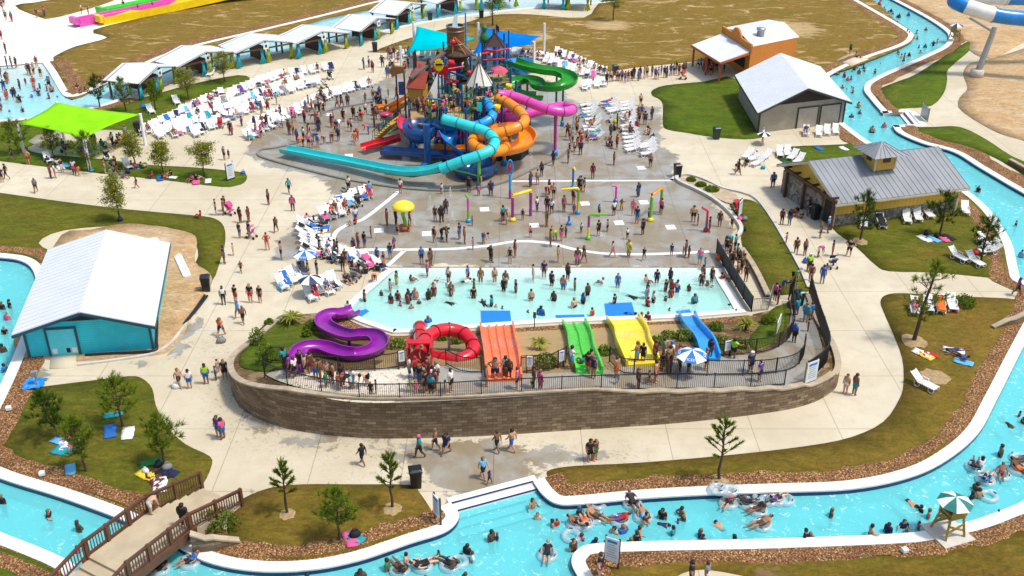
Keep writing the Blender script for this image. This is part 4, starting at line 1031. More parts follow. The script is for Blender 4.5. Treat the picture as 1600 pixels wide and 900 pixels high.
for t in (-hw_ - 0.03, hw_ + 0.03):
    pk = MB(); prof = [(-st, 0.15), (0, zb), (Lb, zb), (Lb + st, 0.15)]
    for (a, za), (c, zc) in zip(prof, prof[1:]):
        pk.bar(PB(a, t, za + 1.05), PB(c, t, zc + 1.05), 0.16, 0.07); pk.bar(PB(a, t, za + 0.16), PB(c, t, zc + 0.16), 0.06, 0.1); pk.bar(PB(a, t, za + 0.95), PB(c, t, zc + 0.95), 0.06, 0.1)
        n = max(2, int((c - a) / 0.17))
        for k in range(n):
            s = a + (c - a) * k / n; z = za + (zc - za) * k / n; q = PB(s, t, z + 0.56); pk.box(q, (0.045, 0.045, 0.8), math.atan2(ax.y, ax.x))
    pk.build('railing', M_RAILW, root)
    for s, z in ((-st, 0.15), (0, zb), (Lb * 0.33, zb), (Lb * 0.67, zb), (Lb, zb), (Lb + st * 0.5, zb * 0.5 + 0.1), (Lb + st, 0.15)):
        q = MB(); p = PB(s, t, 0); q.box((p.x, p.y, z + 0.5), (0.17, 0.17, 1.25), math.atan2(ax.y, ax.x)); q.build('post', M_RAILW, root)
def wing(px, tops, label):
    ch = CC(px, 3); n = len(ch); tp = [tops[0] + (tops[1] - tops[0]) * round(i / (n - 1) * 5) / 5 for i in range(n)]
    return retaining('wing_wall', ch, tp, 0.35, label, 1)
wing([(302, 866), (336, 862), (376, 852)], (1.25, 0.2), 'stepped stone wing wall right of the footbridge')
wing([(1553, 515), (1585, 508), (1620, 500)], (0.1, 1.0), 'stepped stone wing wall at the right edge of the photo')
wing([(1574, 256), (1590, 265), (1612, 278)], (0.45, 0.5), 'low stone wall by the far right river bank')
# ================================================================== SLIDES, PLAY STRUCTURE, SPRAY TOYS
def gel(name, c, rough=0.28): return M(name, c, rough, 0.07, 0.9, spec=0.5, coat=0.15, dirt=None, fine=5)
M_PURPLE = gel('purple_gelcoat', (0.25, 0.010, 0.30)); M_RED = gel('red_gelcoat', (0.58, 0.010, 0.022)); M_ORSL = gel('coral_gelcoat', (0.90, 0.20, 0.065))
M_GREENS = gel('green_gelcoat', (0.07, 0.58, 0.05)); M_YELS = gel('yellow_gelcoat', (0.90, 0.70, 0.03)); M_LBLUE = gel('sky_blue_gelcoat', (0.01, 0.32, 0.74))
M_TURQS = gel('turquoise_gelcoat', (0.03, 0.60, 0.62)); M_ORT = gel('orange_gelcoat', (0.86, 0.27, 0.01)); M_PINKS = gel('pink_gelcoat', (0.68, 0.07, 0.42))
M_GRN2 = gel('leaf_green_gelcoat', (0.02, 0.30, 0.02)); M_DBLUE = gel('deep_blue_gelcoat', (0.008, 0.075, 0.26)); M_MAG = gel('magenta_gelcoat', (0.35, 0.03, 0.24))
M_PRED = gel('rose_red_gelcoat', (0.66, 0.03, 0.10)); M_BBLUE = gel('mid_blue_gelcoat', (0.01, 0.20, 0.55)); M_YEL2 = gel('sun_yellow_gelcoat', (0.85, 0.60, 0.01)); M_LGRN = gel('apple_green_gelcoat', (0.14, 0.48, 0.03))
M_MAT = M('blue_landing_mat', (0.01, 0.20, 0.62), 0.5, 0.06)
def darker(mat, c, name): return M(name, c, 0.4)
def flume_prof(w, h, th=0.06, lip=0.07, n=9):
    """closed U section: w = half width, h = wall height"""
    inn = []
    for k in range(n):
        a = -PI / 2 + PI * k / (n - 1); x = math.sin(a) * w; z = h * (1 - max(0.0, math.cos(a)) ** 0.55)
        inn.append((x, z))
    out = [(w + lip, h), (w + lip, h - 0.07)] + [(x * (1 + th / w), z - th) for x, z in inn[::-1][1:-1]] + [(-w - lip, h - 0.07), (-w - lip, h)]
    return inn + out
def flume(name, pts, w, h, mat, parent=None, n=6, bank=None):
    path = crom(pts, False, n); b = MB()
    b.sweep(path, flume_prof(w, h)[::-1], 0, pclosed=True, smooth=False, cap=True, bank=bank)
    o = b.build(name, mat, parent)
    for p in o.data.polygons: p.use_smooth = True
    md = o.modifiers.new('edge', 'EDGE_SPLIT'); md.split_angle = R(38)
    return o
def tubeslide(name, pts, r, mat, parent=None, n=6, fl=9, fmat=None):
    path = crom(pts, False, n); b = MB(); b.tube(path, r, 14, 0, cap=False); b.tube(path, r - 0.05, 12, 0, cap=False)
    for k in range(0, len(path) - 1, fl):
        a = path[k]; d = (path[k + 1] - path[k]).normalized(); b.tube([a - d * 0.05, a + d * 0.05], r + 0.055, 14, 1, cap=True, smooth=False)
    b.tube([path[-2], path[-1] + (path[-1] - path[-2]).normalized() * 0.05], r + 0.05, 14, 0, cap=False)
    return b.build(name, [mat, fmat or mat], parent)
def pole(name, p, z0, z1, r, mat, parent=None, foot=None):
    b = MB(); b.tube([Vector((p[0], p[1], z0)), Vector((p[0], p[1], z1))], r, 10)
    o = b.build(name, mat, parent)
    if foot:
        f = MB(); f.lathe((p[0], p[1], z0), [(0, 0), (r * 1.9, 0), (r * 1.9, 0.45), (r * 1.3, 0.6), (0, 0.6)], 12); q = f.build('footing', foot); q.parent = o
    return o
def GS(l, clear=0.12):
    """slide control points (px, py, z): lifted where the bank would swallow them"""
    out = []
    for px, py, z in l:
        p = G(px, py, z)
        for _ in range(20):
            g = float(terr(p.x, p.y)) + clear
            if p.y > 70 or g <= z + 1e-3: break
            z = z + (g - z) * 0.6; p = G(px, py, z)
        out.append(p)
    return out
# ---- purple flume
pr = empty('purple_slide', (*G(520, 540).xy, 0), 0, 'purple open winding slide with three bends', 'water slide')
pp = GS([(463, 580, 3.0), (464, 566, 2.95), (472, 552, 2.85), (488, 547, 2.75), (508, 549, 2.6), (530, 556, 2.45), (556, 559, 2.3), (582, 553, 2.1), (594, 541, 1.9), (586, 530, 1.7), (566, 528, 1.5), (545, 529, 1.3), (525, 523, 1.1), (508, 513, 0.9), (506, 503, 0.75), (516, 496, 0.6), (532, 495, 0.4), (546, 492, 0.2), (556, 488, 0.05)])
flume('flume', pp, 0.54, 0.48, M_PURPLE, pr, 6)
for k in (5, 8, 11): pole('support_post', pp[k], 0.0, pp[k].z, 0.12, M_PURPLE, pr)
# ---- red tube
rr_ = empty('red_tube_slide', (*G(690, 540).xy, 0), 0, 'red enclosed tube slide curling in one loop', 'water slide')
rp = [G(655, 556, 3.75), G(658, 545, 3.7), G(665, 531, 3.55), G(680, 519, 3.35), G(701, 515, 3.15), G(724, 521, 2.95), G(739, 538, 2.75), G(736, 553, 2.6), G(716, 563, 2.5), G(693, 561, 2.3)] + [G(668, 552, 1.9), G(657, 538, 1.3), G(656, 524, 0.8), G(656, 511, 0.45)]
M_REDD = M('dark_red_flange', (0.22, 0.006, 0.012), 0.4)
tubeslide('tube', rp, 0.46, M_RED, rr_, 6, 6, M_REDD)
e = MB(); c0 = G(656, 568, 2.9); e.box((c0.x - 0.75, c0.y + 0.5, 3.5), (0.12, 1.6, 1.5)); e.box((c0.x + 0.75, c0.y + 0.5, 3.5), (0.12, 1.6, 1.5)); e.box((c0.x, c0.y + 0.5, 4.2), (1.6, 0.5, 0.12)); e.box((c0.x, c0.y + 0.4, 3.0), (1.4, 1.6, 0.1)); e.build('entry_gate', M_RED, rr_)
for k in (4, 6): pole('support_post', rp[k], 0, rp[k].z, 0.1, M_STEEL, rr_)
# ---- racer slides
def racer(name, near, far, mat, lanes, label, z0=3.0, bumps=2, wall=0.38, amp=0.16, bend=0.0):
    nl, nr = near; fl_, fr_ = far
    a0, a1 = GT(*nl, 0.15), GT(*nr, 0.15); b0, b1 = G(*fl_, 0.10), G(*fr_, 0.10)
    root = empty(name, (*((a0 + b0) / 2).xy, 0), 0, label, 'water slide')
    A = (a0 + a1) / 2; B = (b0 + b1) / 2; N = 22; path = []; W0 = (a1 - a0).length / 2; W1 = (b1 - b0).length / 2
    for i in range(N + 1):
        t = i / N; p = A.lerp(B, t); p.x += bend * math.sin(t * 2 * PI) * 0.5
        z = A.z + (B.z - A.z) * t + amp * math.sin(t * PI * 2 * bumps) * (1 - t) * 0.9
        g = float(terr(p.x, p.y)) + 0.16
        p.z = max(z, g) if t < 0.97 else max(z, 0.05); path.append(p)
    path.insert(0, path[0] + (path[0] - path[1]).normalized() * 0.3)
    def prof(i):
        w = W0 + (W1 - W0) * min(1, i / N); out = [(-w - 0.1, -0.7), (-w - 0.12, wall), (-w, wall), (-w + 0.05, 0.05)]
        for k in range(1, lanes):
            x = -w + 2 * w * k / lanes; out += [(x - 0.12, 0.0), (x - 0.05, 0.16), (x + 0.05, 0.16), (x + 0.12, 0.0)]
        out += [(w - 0.05, 0.05), (w, wall), (w + 0.12, wall), (w + 0.1, -0.7)]
        return out[::-1]
    b = MB(); b.sweep(path, prof, 0, pclosed=True, smooth=False, cap=True)
    o = b.build('chute', mat, root)
    for p in o.data.polygons: p.use_smooth = True
    md = o.modifiers.new('edge', 'EDGE_SPLIT'); md.split_angle = R(30)
    return root
racer('coral_slide', ((762, 590), (813, 589)), ((752, 511), (800, 509)), M_ORSL, 4, 'wide coral orange racing slide with four lanes', amp=0.14, bumps=2)
racer('green_slide', ((902, 578), (938, 577)), ((880, 506), (913, 505)), M_GREENS, 2, 'bright green twin lane slide', amp=0.12, bumps=2, bend=-0.25)
racer('yellow_slide', ((980, 567), (1026, 565)), ((949, 501), (997, 499)), M_YELS, 1, 'wide yellow single slide sloping into the pool', amp=0.14, bumps=1.5, wall=0.42, bend=-0.35)
racer('sky_blue_slide', ((1097, 558), (1121, 557)), ((1063, 496), (1083, 493)), M_LBLUE, 1, 'narrow sky blue slide at the right of the row', amp=0.08, bumps=1, wall=0.45, bend=0.08)
mats_ = [([(751, 485), (797, 485), (800, 511), (752, 512)], 'coral'), ([(868, 492), (913, 491), (914, 504), (870, 505)], 'green'), ([(944, 474), (987, 472), (995, 499), (948, 501)], 'yellow'), ([(1056, 486), (1077, 483), (1085, 492), (1063, 496)], 'sky blue'), ([(553, 488), (572, 482), (577, 486), (562, 496)], 'purple'), ([(645, 507), (668, 506), (668, 518), (646, 519)], 'red')]
for l, nm in mats_:
    b = MB(); q = XY(l); b.prism([(p.x, p.y) for p in q], -0.05, -0.012); tag(b.build('landing_mat', M_MAT), 'blue landing mat in the water below the %s slide' % nm, 'mat', 'landing mats in the pool')

# ---- the big play structure
ps = empty('water_playground', (*G(720, 215).xy, 0), 0, 'huge multicoloured water play structure with tipping bucket and slides', 'play structure')
M_BARREL = lap('barrel_staves', (0.20, 0.075, 0.022), 0.25, 0); M_HUT = lap('ochre_planks', (0.45, 0.25, 0.04), 0.3, 0); M_SHING = lap('red_shingle', (0.30, 0.05, 0.03), 0.22, 2)
M_PLANK = M('deck_tan', (0.45, 0.29, 0.11), 0.7, 0.15); M_GRAIL = M('green_rail_paint', (0.02, 0.17, 0.08), 0.5); M_TPOST = gel('teal_post_paint', (0.03, 0.42, 0.45)); M_SAILW = M('canvas_white', (0.70, 0.68, 0.60), 0.8, 0.06)
M_PINE = M('artificial_pine', (0.012, 0.028, 0.018), 0.9, 0.3, 3); M_FIG = M('green_figure', (0.015, 0.16, 0.06), 0.6); M_DRED = M('dark_maroon_roof', (0.035, 0.010, 0.014), 0.6); M_ROPE = M('rope', (0.45, 0.20, 0.06), 0.8); M_IRON = M('hoop_iron', (0.25, 0.24, 0.22), 0.4, metal=0.6)
def GP(px, py, z): return G(px, py, z)
# bucket tower
YB = 112.0; cb = AT(715, 88, YB); zt = TOPZ(YB, 40); zb0 = TOPZ(YB, 84)
bk = MB(); n = 20; prof = [(0.93, zb0), (1.0, (zb0 + zt) / 2), (0.98, zt)]
vs = []; bx, by = cb.x - 0.15, YB
for k in range(n):
    a = 2 * PI * k / n
    for r, z in prof: vs.append((bx + r * math.cos(a), by + r * math.sin(a), z))
fs = []; uv = []
for k in range(n):
    j = (k + 1) % n
    for i in range(2):
        fs.append((k * 3 + i, j * 3 + i, j * 3 + i + 1, k * 3 + i + 1)); u0, u1 = k * 0.31, k * 0.31 + 0.31; uv.append([(u0, i), (u1, i), (u1, i + 1), (u0, i + 1)])
bk.add(vs, fs, 0, True, uv); bucket = bk.build('tipping_bucket', M_BARREL, ps)
h = MB()
for z in (zb0 + 0.25, zb0 + 1.2, zt - 0.5, zt - 0.03): h.lathe((bx, by, z), [(0.98, -0.06), (1.05, -0.06), (1.05, 0.06), (0.9, 0.06)], 20)
o = h.build('hoop', M_IRON); o.parent = bucket
h = MB(); h.lathe((bx, by, zt - 0.25), [(0.0, 0), (0.93, 0.0)], 20); o = h.build('bucket_water', M('frothy_water', (0.35, 0.55, 0.62), 0.15)); o.parent = bucket
h = MB(); h.lathe((cb.x, YB, zb0), [(0, -1.1), (0.7, -0.85), (1.7, 0.05), (1.65, 0.16), (0.9, 0.75), (0, 0.75)], 14, smooth=False); h.build('bucket_cone', M('weathered_brown', (0.07, 0.035, 0.02), 0.8, 0.2), ps)
h = MB(); h.tube([Vector((cb.x + 0.1, YB, 0)), Vector((cb.x + 0.1, YB, zb0 - 0.6))], 0.36, 14); h.build('tower_column', M_DBLUE, ps)
h = MB(); h.tube([Vector((cb.x + 0.95, YB + 0.4, zb0)), Vector((cb.x + 0.95, YB + 0.4, zt + 1.25)), Vector((cb.x + 0.2, YB + 0.2, zt + 1.5))], 0.09, 8); h.build('fill_pipe', M_LBLUE, ps)
h = MB()
for k in range(5): h.tube([Vector((bx + 0.3 - 0.1 * k, by, zt + 1.3 - 0.05 * k)), Vector((bx + 0.1 - 0.1 * k, by - 0.1, zt - 0.2))], [0.05, 0.10], 6)
h.build('water_stream', M('white_water', (0.75, 0.85, 0.9), 0.2), ps)
for tx in (-0.15, 1.3, 2.2):
    h = MB(); h.tube([Vector((bx - 0.2 if tx < 1 else bx - 0.1, by - 1.05, zt - 1.0)), Vector((bx - 0.2 + tx, by - 1.25, zb0 + 0.2))], 0.06, 6); h.build('rope', M_ROPE, ps)
h = MB(); h.lathe((bx - 0.25, by - 1.15, zt - 1.5), [(0, -0.33), (0.24, -0.24), (0.33, 0), (0.24, 0.24), (0, 0.33)], 12); h.build('ball', M_RED, ps)
# trough leaving the bucket
h = MB(); h.bar(AT(694, 82, 111), AT(641, 122, 107), 0.5, 0.22); h.build('trough', M('grey_weathered_wood', (0.14, 0.10, 0.09), 0.8), ps)
# hut
YH = 107.0
hA, hB, hC, hD = AT(639, 157, YH), AT(661, 158, YH - 0.6), AT(661, 140, YH - 0.6), AT(638, 135, YH)
hd = Vector((0.55, 2.6, 0)); b = MB()
zl, zh_ = hA.z, hD.z
pl = [(hA.x, hA.y), (hB.x, hB.y), (hB.x + hd.x, hB.y + hd.y), (hA.x + hd.x, hA.y + hd.y)]
cl = [Vector((*p, 0)) for p in pl + pl[:1]]
wallstrip(b, cl, zl, zh_); b.build('hut_wall', M_HUT, ps)
b = MB(); o2 = 0.25
e0, e1 = Vector((pl[0][0] - o2, pl[0][1] - o2, zh_ - 0.1)), Vector((pl[1][0] + o2, pl[1][1] - o2, zh_ - 0.1)); t0, t1 = e0 + Vector((0.55, 1.7, 1.5)), e1 + Vector((0.3, 1.7, 1.5)); f0, f1 = t0 + Vector((0.3, 1.7, -1.5)), t1 + Vector((0.3, 1.7, -1.5))
for q in ((e0, e1, t1, t0), (t0, t1, f1, f0)):
    b.add(q, [(0, 1, 2, 3)], 0, uvs=[[(0, 0), (2, 0), (2, 2), (0, 2)]])
ro = b.build('hut_roof', M_SHING, ps); md = ro.modifiers.new('t', 'SOLIDIFY'); md.thickness = 0.12
b = MB(); q = [AT(650, 113, 112), AT(667, 106, 112), AT(668, 98, 114), AT(651, 95, 114)]; b.slab(q, 0.12); b.build('rear_roof', M('red_shingle_paint', (0.28, 0.05, 0.035), 0.7), ps)
for (a, c) in pl: pole('post', (a, c), 0, zl + 0.2, 0.14, M_DBLUE, ps, M_BBLUE)
# timber figurehead on poles
b = MB(); q = [AT(608, 111, 110), AT(612, 104, 110), AT(614, 99, 110), AT(617, 104, 110), AT(631, 105, 110), AT(631, 114, 110), AT(621, 116, 110), AT(613, 121, 110)]
b.add(q + [p + Vector((0, 0.5, 0)) for p in q], [tuple(range(8)), tuple(range(15, 7, -1))] + [(i, 8 + i, 8 + (i + 1) % 8, (i + 1) % 8) for i in range(8)]); b.build('timber_prow', M('ochre_timber', (0.24, 0.11, 0.03), 0.7, 0.2), ps)
for px in (618.5, 631): p = AT(px, 112, 110.2); pole('post', p, 0, p.z, 0.09, M_WOOD, ps)
b = MB(); q = [AT(646, 82, 112), AT(649, 76, 112), AT(651, 92, 112), AT(651, 106, 112), AT(646, 106, 112)]; b.add(q + [p + Vector((0, 0.3, 0)) for p in q], [tuple(range(5)), tuple(range(9, 4, -1))] + [(i, 5 + i, 5 + (i + 1) % 5, (i + 1) % 5) for i in range(5)]); b.build('timber_tower', M_WOOD, ps)
# sun face
b = MB(); c = AT(685.5, 102, 109); nspk = 14; ring_ = []
for k in range(nspk * 2):
    a = 2 * PI * k / (nspk * 2); r = 0.72 if k % 2 else 0.58; ring_.append(c + Vector((r * math.cos(a) * 0.75, 0, r * math.sin(a))))
m_ = len(ring_); b.add(ring_ + [p + Vector((0, 0.2, 0)) for p in ring_], [tuple(range(m_)), tuple(range(2 * m_ - 1, m_ - 1, -1))] + [(i, m_ + i, m_ + (i + 1) % m_, (i + 1) % m_) for i in range(m_)])
sn = b.build('sun_ornament', M_YEL2, ps); b = MB(); b.box(c + Vector((0.05, -0.03, 0.08)), (0.75, 0.05, 0.2)); o = b.build('sunglasses', M_BLACK); o.parent = sn
# canvas tents
def tent(apex, base_px, Y, rad, name, n=8, mat=M_SAILW, rib=M_WOOD):
    a = AT(*apex, Y); bz = TOPZ(Y, base_px); cx = a.x; b = MB(); vs = []; off = PI / n
    for k in range(n):
        t = off + 2 * PI * k / n; vs.append(Vector((cx + rad * math.cos(t), Y + rad * math.sin(t), bz)))
    b.add(vs + [a], [(k, (k + 1) % n, n) for k in range(n)]); o = b.build(name, mat, ps); md = o.modifiers.new('t', 'SOLIDIFY'); md.thickness = 0.05
    r = MB()
    for v in vs: r.bar(v + Vector((0, 0, 0.02)), a + Vector((0, 0, 0.04)), 0.07, 0.07)
    q = r.build('tent_rib', rib); q.parent = o
    for k in range(0, n, 2): pole('post', vs[k] * 1.0, 0, bz, 0.13, M_DBLUE, ps, M_BBLUE)
    return o
tent((748.5, 95), 131, 107.5, 1.5, 'canvas_tent', 8)
tent((773, 52), 70, 116, 1.45, 'peaked_roof', 4, M_DRED, M_DRED)
b = MB(); q = [AT(684, 115, 106), AT(668, 150, 105.2), AT(683, 158, 106)]; b.add(q, [(0, 1, 2)]); o = b.build('canvas_sail', M_SAILW, ps); md = o.modifiers.new('t', 'SOLIDIFY'); md.thickness = 0.05
p = AT(684.5, 113, 106.1); pole('mast', p, 0, p.z, 0.09, M_DBLUE, ps)
p = AT(774, 36, 116.2); b = MB(); b.tube([Vector((p.x, p.y, TOPZ(116, 55))), Vector((p.x, p.y, p.z))], 0.05, 6); fp = b.build('flagpole', M_STEEL, ps)
b = MB(); q = [AT(774.5, 37, 116.2), AT(780, 42, 116.2), AT(780, 51, 116.2), AT(774.5, 46, 116.2)]; b.add(q, [(0, 1, 2, 3)]); o = b.build('flag', M_DRED); o.parent = fp; md = o.modifiers.new('t', 'SOLIDIFY'); md.thickness = 0.03
# artificial pines, topiary figure, parasol roof
for (px, top, bot, Y, w) in ((669, 97, 135, 109, 0.85), (728, 96, 128, 110, 0.95)):
    a = AT(px, top, Y); zb2 = TOPZ(Y, bot); b = MB(); H_ = a.z - zb2
    for k in range(5): b.lathe((a.x, Y, a.z - H_ * (k + 1) / 5), [(w * (0.35 + 0.16 * k), 0), (w * 0.12, H_ / 5 + 0.35)], 9, smooth=False)
    b.tube([Vector((a.x, Y, zb2 - 0.6)), Vector((a.x, Y, a.z))], 0.08, 6); b.build('artificial_pine', M_PINE, ps)
a = AT(757, 52, 118); zb2 = TOPZ(118, 66); b = MB(); b.lathe((a.x, 118, zb2), [(0, 0), (0.55, 0.02), (0.62, 0.5), (0.4, 1.0), (0.24, 1.3), (0.36, 1.55), (0.33, 1.85), (0, 2.0)], 14); b.build('green_topiary', M_FIG, ps)
pole('post', (a.x, 118), 0, zb2 + 0.1, 0.12, M_DBLUE, ps)
a = AT(779, 102, 110); zb2 = TOPZ(110, 112); b = MB(); b.lathe((a.x, 110, zb2), [(1.12, 0), (0.85, 0.35), (0.2, 0.62), (0, 0.66)], 6, smooth=False); b.build('parasol_roof', M('rose_fabric', (0.60, 0.07, 0.13), 0.6), ps); pole('post', (a.x, 110), 0, zb2 + 0.3, 0.1, M_SAILW, ps)
# decks with railings
def deck(px, z, rails=True, mat=M_PLANK, gap=()):
    q = [G(a, b_, z) for a, b_ in px]; b = MB(); b.prism([(p.x, p.y) for p in q], z - 0.18, z); o = b.build('deck', mat, ps)
    ar = sum(q[i].x * q[(i + 1) % len(q)].y - q[(i + 1) % len(q)].x * q[i].y for i in range(len(q)))
    if rails:
        r = MB()
        for i in range(len(q)):
            if i in gap: continue
            a, c = q[i], q[(i + 1) % len(q)]; up = Vector((0, 0, 1))
            for hh in (1.0, 0.15): r.bar(a + up * hh, c + up * hh, 0.07, 0.07)
            n = max(1, int((c - a).length / 0.22))
            for k in range(n): s = a.lerp(c, k / n); r.box(s + up * 0.55, (0.035, 0.035, 0.85))
        w = r.build('deck_railing', M_GRAIL); w.parent = o
    for p in q: pole('post', p, 0, z + 1.4, 0.13, M_DBLUE, ps, M_BBLUE)
    return o
deck([(690, 176), (716, 166), (742, 172), (728, 190), (694, 190)], 4.2, gap=(4,))
deck([(722, 165), (745, 150), (778, 150), (784, 168), (756, 172)], 4.9, gap=(2,))
deck([(640, 170), (664, 164), (680, 182), (666, 196), (640, 190)], 3.0, gap=(3,))
deck([(672, 152), (700, 146), (712, 160), (690, 172)], 3.6)
deck([(768, 140), (795, 132), (806, 146), (785, 156)], 4.6, gap=(1,))
deck([(700, 132), (740, 128), (748, 142), (706, 148)], 3.2)
deck([(752, 118), (790, 114), (798, 126), (760, 130)], 5.4)
for (px, py, z, r, m_) in ((756, 140, 6.6, 0.28, M_DBLUE), (774, 128, 6.8, 0.36, M_DBLUE), (669, 262, 4.6, 0.36, M_DBLUE), (703, 150, 6.5, 0.14, M_DBLUE), (695, 140, 6.0, 0.12, M_DBLUE), (736, 160, 6.5, 0.13, M_DBLUE), (792, 150, 6.5, 0.13, M_DBLUE), (683, 190, 5.6, 0.14, M_DBLUE), (746, 185, 6.2, 0.12, M_BBLUE), (663, 200, 5.6, 0.12, M_DBLUE), (788, 128, 6.2, 0.12, M_DBLUE), (795, 120, 6.0, 0.1, M_DBLUE)):
    pole('post', G(px, py), 0, z, r, m_, ps, M_BBLUE)
for (p0, p1, m_) in (((694, 122, 5.8), (716, 127, 5.8), M_RED), ((697, 131, 5.0), (712, 127, 5.4), M_RED), ((755, 94, 6.6), (790, 92, 6.6), M_RED), ((753, 84, 7.6), (795, 76, 7.6), M_RED), ((757, 78, 7.8), (776, 80, 7.8), M_RED), ((690, 156, 5.2), (662, 153, 5.2), M_BBLUE), ((632, 195, 2.6), (606, 208, 2.0), M_GRAIL), ((622, 183, 2.4), (608, 193, 2.2), M_ORT), ((700, 112, 6.4), (728, 120, 6.4), M_DBLUE), ((735, 118, 6.6), (770, 112, 6.6), M_DBLUE), ((725, 104, 7.0), (700, 108, 7.0), M_RED)):
    b = MB(); b.tube([G(*p0), G(*p1)], 0.11, 8); b.build('brace', m_, ps)
rg_ = random.Random(5); pp_ = []
for k in range(20):
    q = G(rg_.uniform(645, 800), rg_.uniform(138, 196)); z = rg_.uniform(3.6, 6.6); pole('post', q, 0, z, rg_.uniform(.07, .13), rg_.choice((M_DBLUE, M_DBLUE, M_BBLUE, M_TPOST, M_GRAIL)), ps); pp_.append(Vector((q.x, q.y, z)))
for k, a_ in enumerate(pp_):
    nb = sorted(pp_, key=lambda q: (q - a_).length)[1 + k % 2]; h_ = min(a_.z, nb.z) - 0.1
    b = MB(); b.tube([Vector((a_.x, a_.y, h_)), Vector((nb.x, nb.y, h_))], 0.07, 6); b.build('brace', (M_RED, M_DBLUE, M_GRAIL, M_YEL2, M_PRED)[k % 5], ps)
    if k % 3 == 0:
        w = MB(); d_ = (nb - a_); n_ = max(2, int(d_.length / 0.3))
        for j in range(n_ + 1): t_ = a_.lerp(nb, j / n_); w.bar(Vector((t_.x, t_.y, h_ - 1.1)), Vector((t_.x, t_.y, h_)), 0.04, 0.04)
        for j in range(5): w.bar(Vector((a_.x, a_.y, h_ - 0.22 * j - .1)), Vector((nb.x, nb.y, h_ - 0.22 * j - .1)), 0.03, 0.03)
        w.build('climbing_net', M_ROPE if k % 2 else M_GRAIL, ps)
# turquoise slide: tube then long open run-out
tp = [G(692, 186, 5.2), G(712, 191, 5.0), G(736, 198, 4.75), G(757, 205, 4.5), G(770, 215, 4.25), G(773, 224, 4.0), G(765, 235, 3.7), G(748, 243, 3.4), G(728, 250, 3.0), G(708, 257, 2.5), G(690, 264, 2.0)]
ts = tubeslide('turquoise_tube', tp, 0.52, M_TURQS, ps, 6, 7, M('deep_teal_flange', (0.01, 0.28, 0.30), 0.4))
to = flume('turquoise_run_out', [G(692, 265, 1.7), G(670, 271, 1.25), G(640, 273.5, 0.95), G(608, 270, 0.75), G(575, 263.5, 0.6), G(540, 256.5, 0.5), G(500, 249, 0.45), G(470, 243, 0.42), G(443, 238, 0.4)], 0.62, 0.62, M_TURQS, ps, 6)
for k, m_ in ((2, M_TPOST), (7, M_LGRN)): o = pole('support_post', tp[k], 0, tp[k].z - 0.4, 0.17, m_, None, M_BBLUE); o.parent = ts
b = MB(); a = G(741, 240); b.bar(Vector((tp[7].x, tp[7].y, 1.3)), Vector((tp[9].x, tp[9].y, tp[9].z - 0.5)), 0.1, 0.1); o = b.build('support_arm', M_LGRN); o.parent = ts
# black skirts below the run-outs
def skirt(pts, top, label='skirt'):
    b = MB(); base = [Vector((p.x, p.y, 0)) for p in pts]
    for i in range(len(pts) - 1): b.add([base[i], base[i + 1], base[i + 1] + Vector((0, 0, top[i + 1])), base[i] + Vector((0, 0, top[i]))], [(0, 1, 2, 3)])
    return b.build('skirt', M('black_skirt', (0.012, 0.012, 0.014), 0.5), ps)
skirt([G(690, 271, 0) + Vector((0, 0.2, 0)), G(645, 281, 0) + Vector((0, 0.6, 0)), G(600, 275, 0) + Vector((0, 0.5, 0))], [1.6, 0.8, 0.6])
# orange slide: tube, coil, open bowl
op = [G(778, 154, 5.7), G(790, 159, 5.6), G(804, 168, 5.4), G(817, 180, 5.1), G(819, 191, 4.85), G(806, 200, 4.6), G(786, 206, 4.35), G(764, 211, 4.1), G(746, 213, 3.85), G(738, 220, 3.6), G(742, 228, 3.4), G(756, 235, 3.2), G(774, 237, 3.0), G(789, 231, 2.85), G(787, 222, 2.7)]
os_ = tubeslide('orange_tube', op, 0.52, M_ORT, ps, 6, 7, M('dark_orange_flange', (0.40, 0.10, 0.005), 0.4))
of = flume('orange_bowl', [G(772, 212, 2.9), G(787, 207, 2.8), G(805, 206.5, 2.7), G(819, 212, 2.55), G(824, 222, 2.4), G(816, 233, 2.25), G(796, 240, 2.1), G(770, 243, 1.9)], 0.85, 0.75, M_ORT, ps, 6)
skirt([G(826, 240), G(815, 250), G(795, 253), G(770, 252)], [1.0, 1.2, 1.2, 1.0])
for (px, py) in ((772, 270), (788, 258), (797, 230)): o = pole('support_post', G(px, py), 0, 2.4, 0.17, M_ORT, None, M_BBLUE); o.parent = os_
flume('orange_run_out', [G(765, 235, 1.0), G(735, 236, 0.6), G(705, 237, 0.45), G(677, 235, 0.4)], 0.6, 0.5, M_ORT, ps, 5)
# pink slide
kp = [G(778, 148, 5.9), G(793, 149, 5.8), G(812, 154, 5.6), G(835, 163, 5.3), G(856, 171, 5.0), G(873, 174, 4.8), G(889, 174, 4.6), G(894, 169.5, 4.45), G(884, 166, 4.3), G(862, 169, 4.1), G(838, 175, 3.8), G(814, 181, 3.5), G(792, 184, 3.3), G(776, 181, 3.1), G(776, 174, 3.0), G(790, 171, 2.85), G(806, 176, 2.7)]
ks_ = tubeslide('pink_tube', kp, 0.52, M_PINKS, ps, 6, 8, M('dark_pink_flange', (0.33, 0.025, 0.20), 0.4))
o = pole('support_post', Vector((kp[5].x - 0.3, kp[5].y, 0)), 0, 4.5, 0.16, M_MAG, None, M_BBLUE); o.parent = ks_
flume('pink_run_out', [G(826, 186, 2.0), G(815, 194, 1.6), G(798, 200, 1.2), G(770, 206, 0.9), G(735, 213, 0.7), G(706, 217, 0.6), G(682, 218, 0.55)], 0.6, 0.55, M_PINKS, ps, 6)
skirt([G(829, 200), G(815, 208), G(795, 212)], [1.2, 0.9, 0.6])
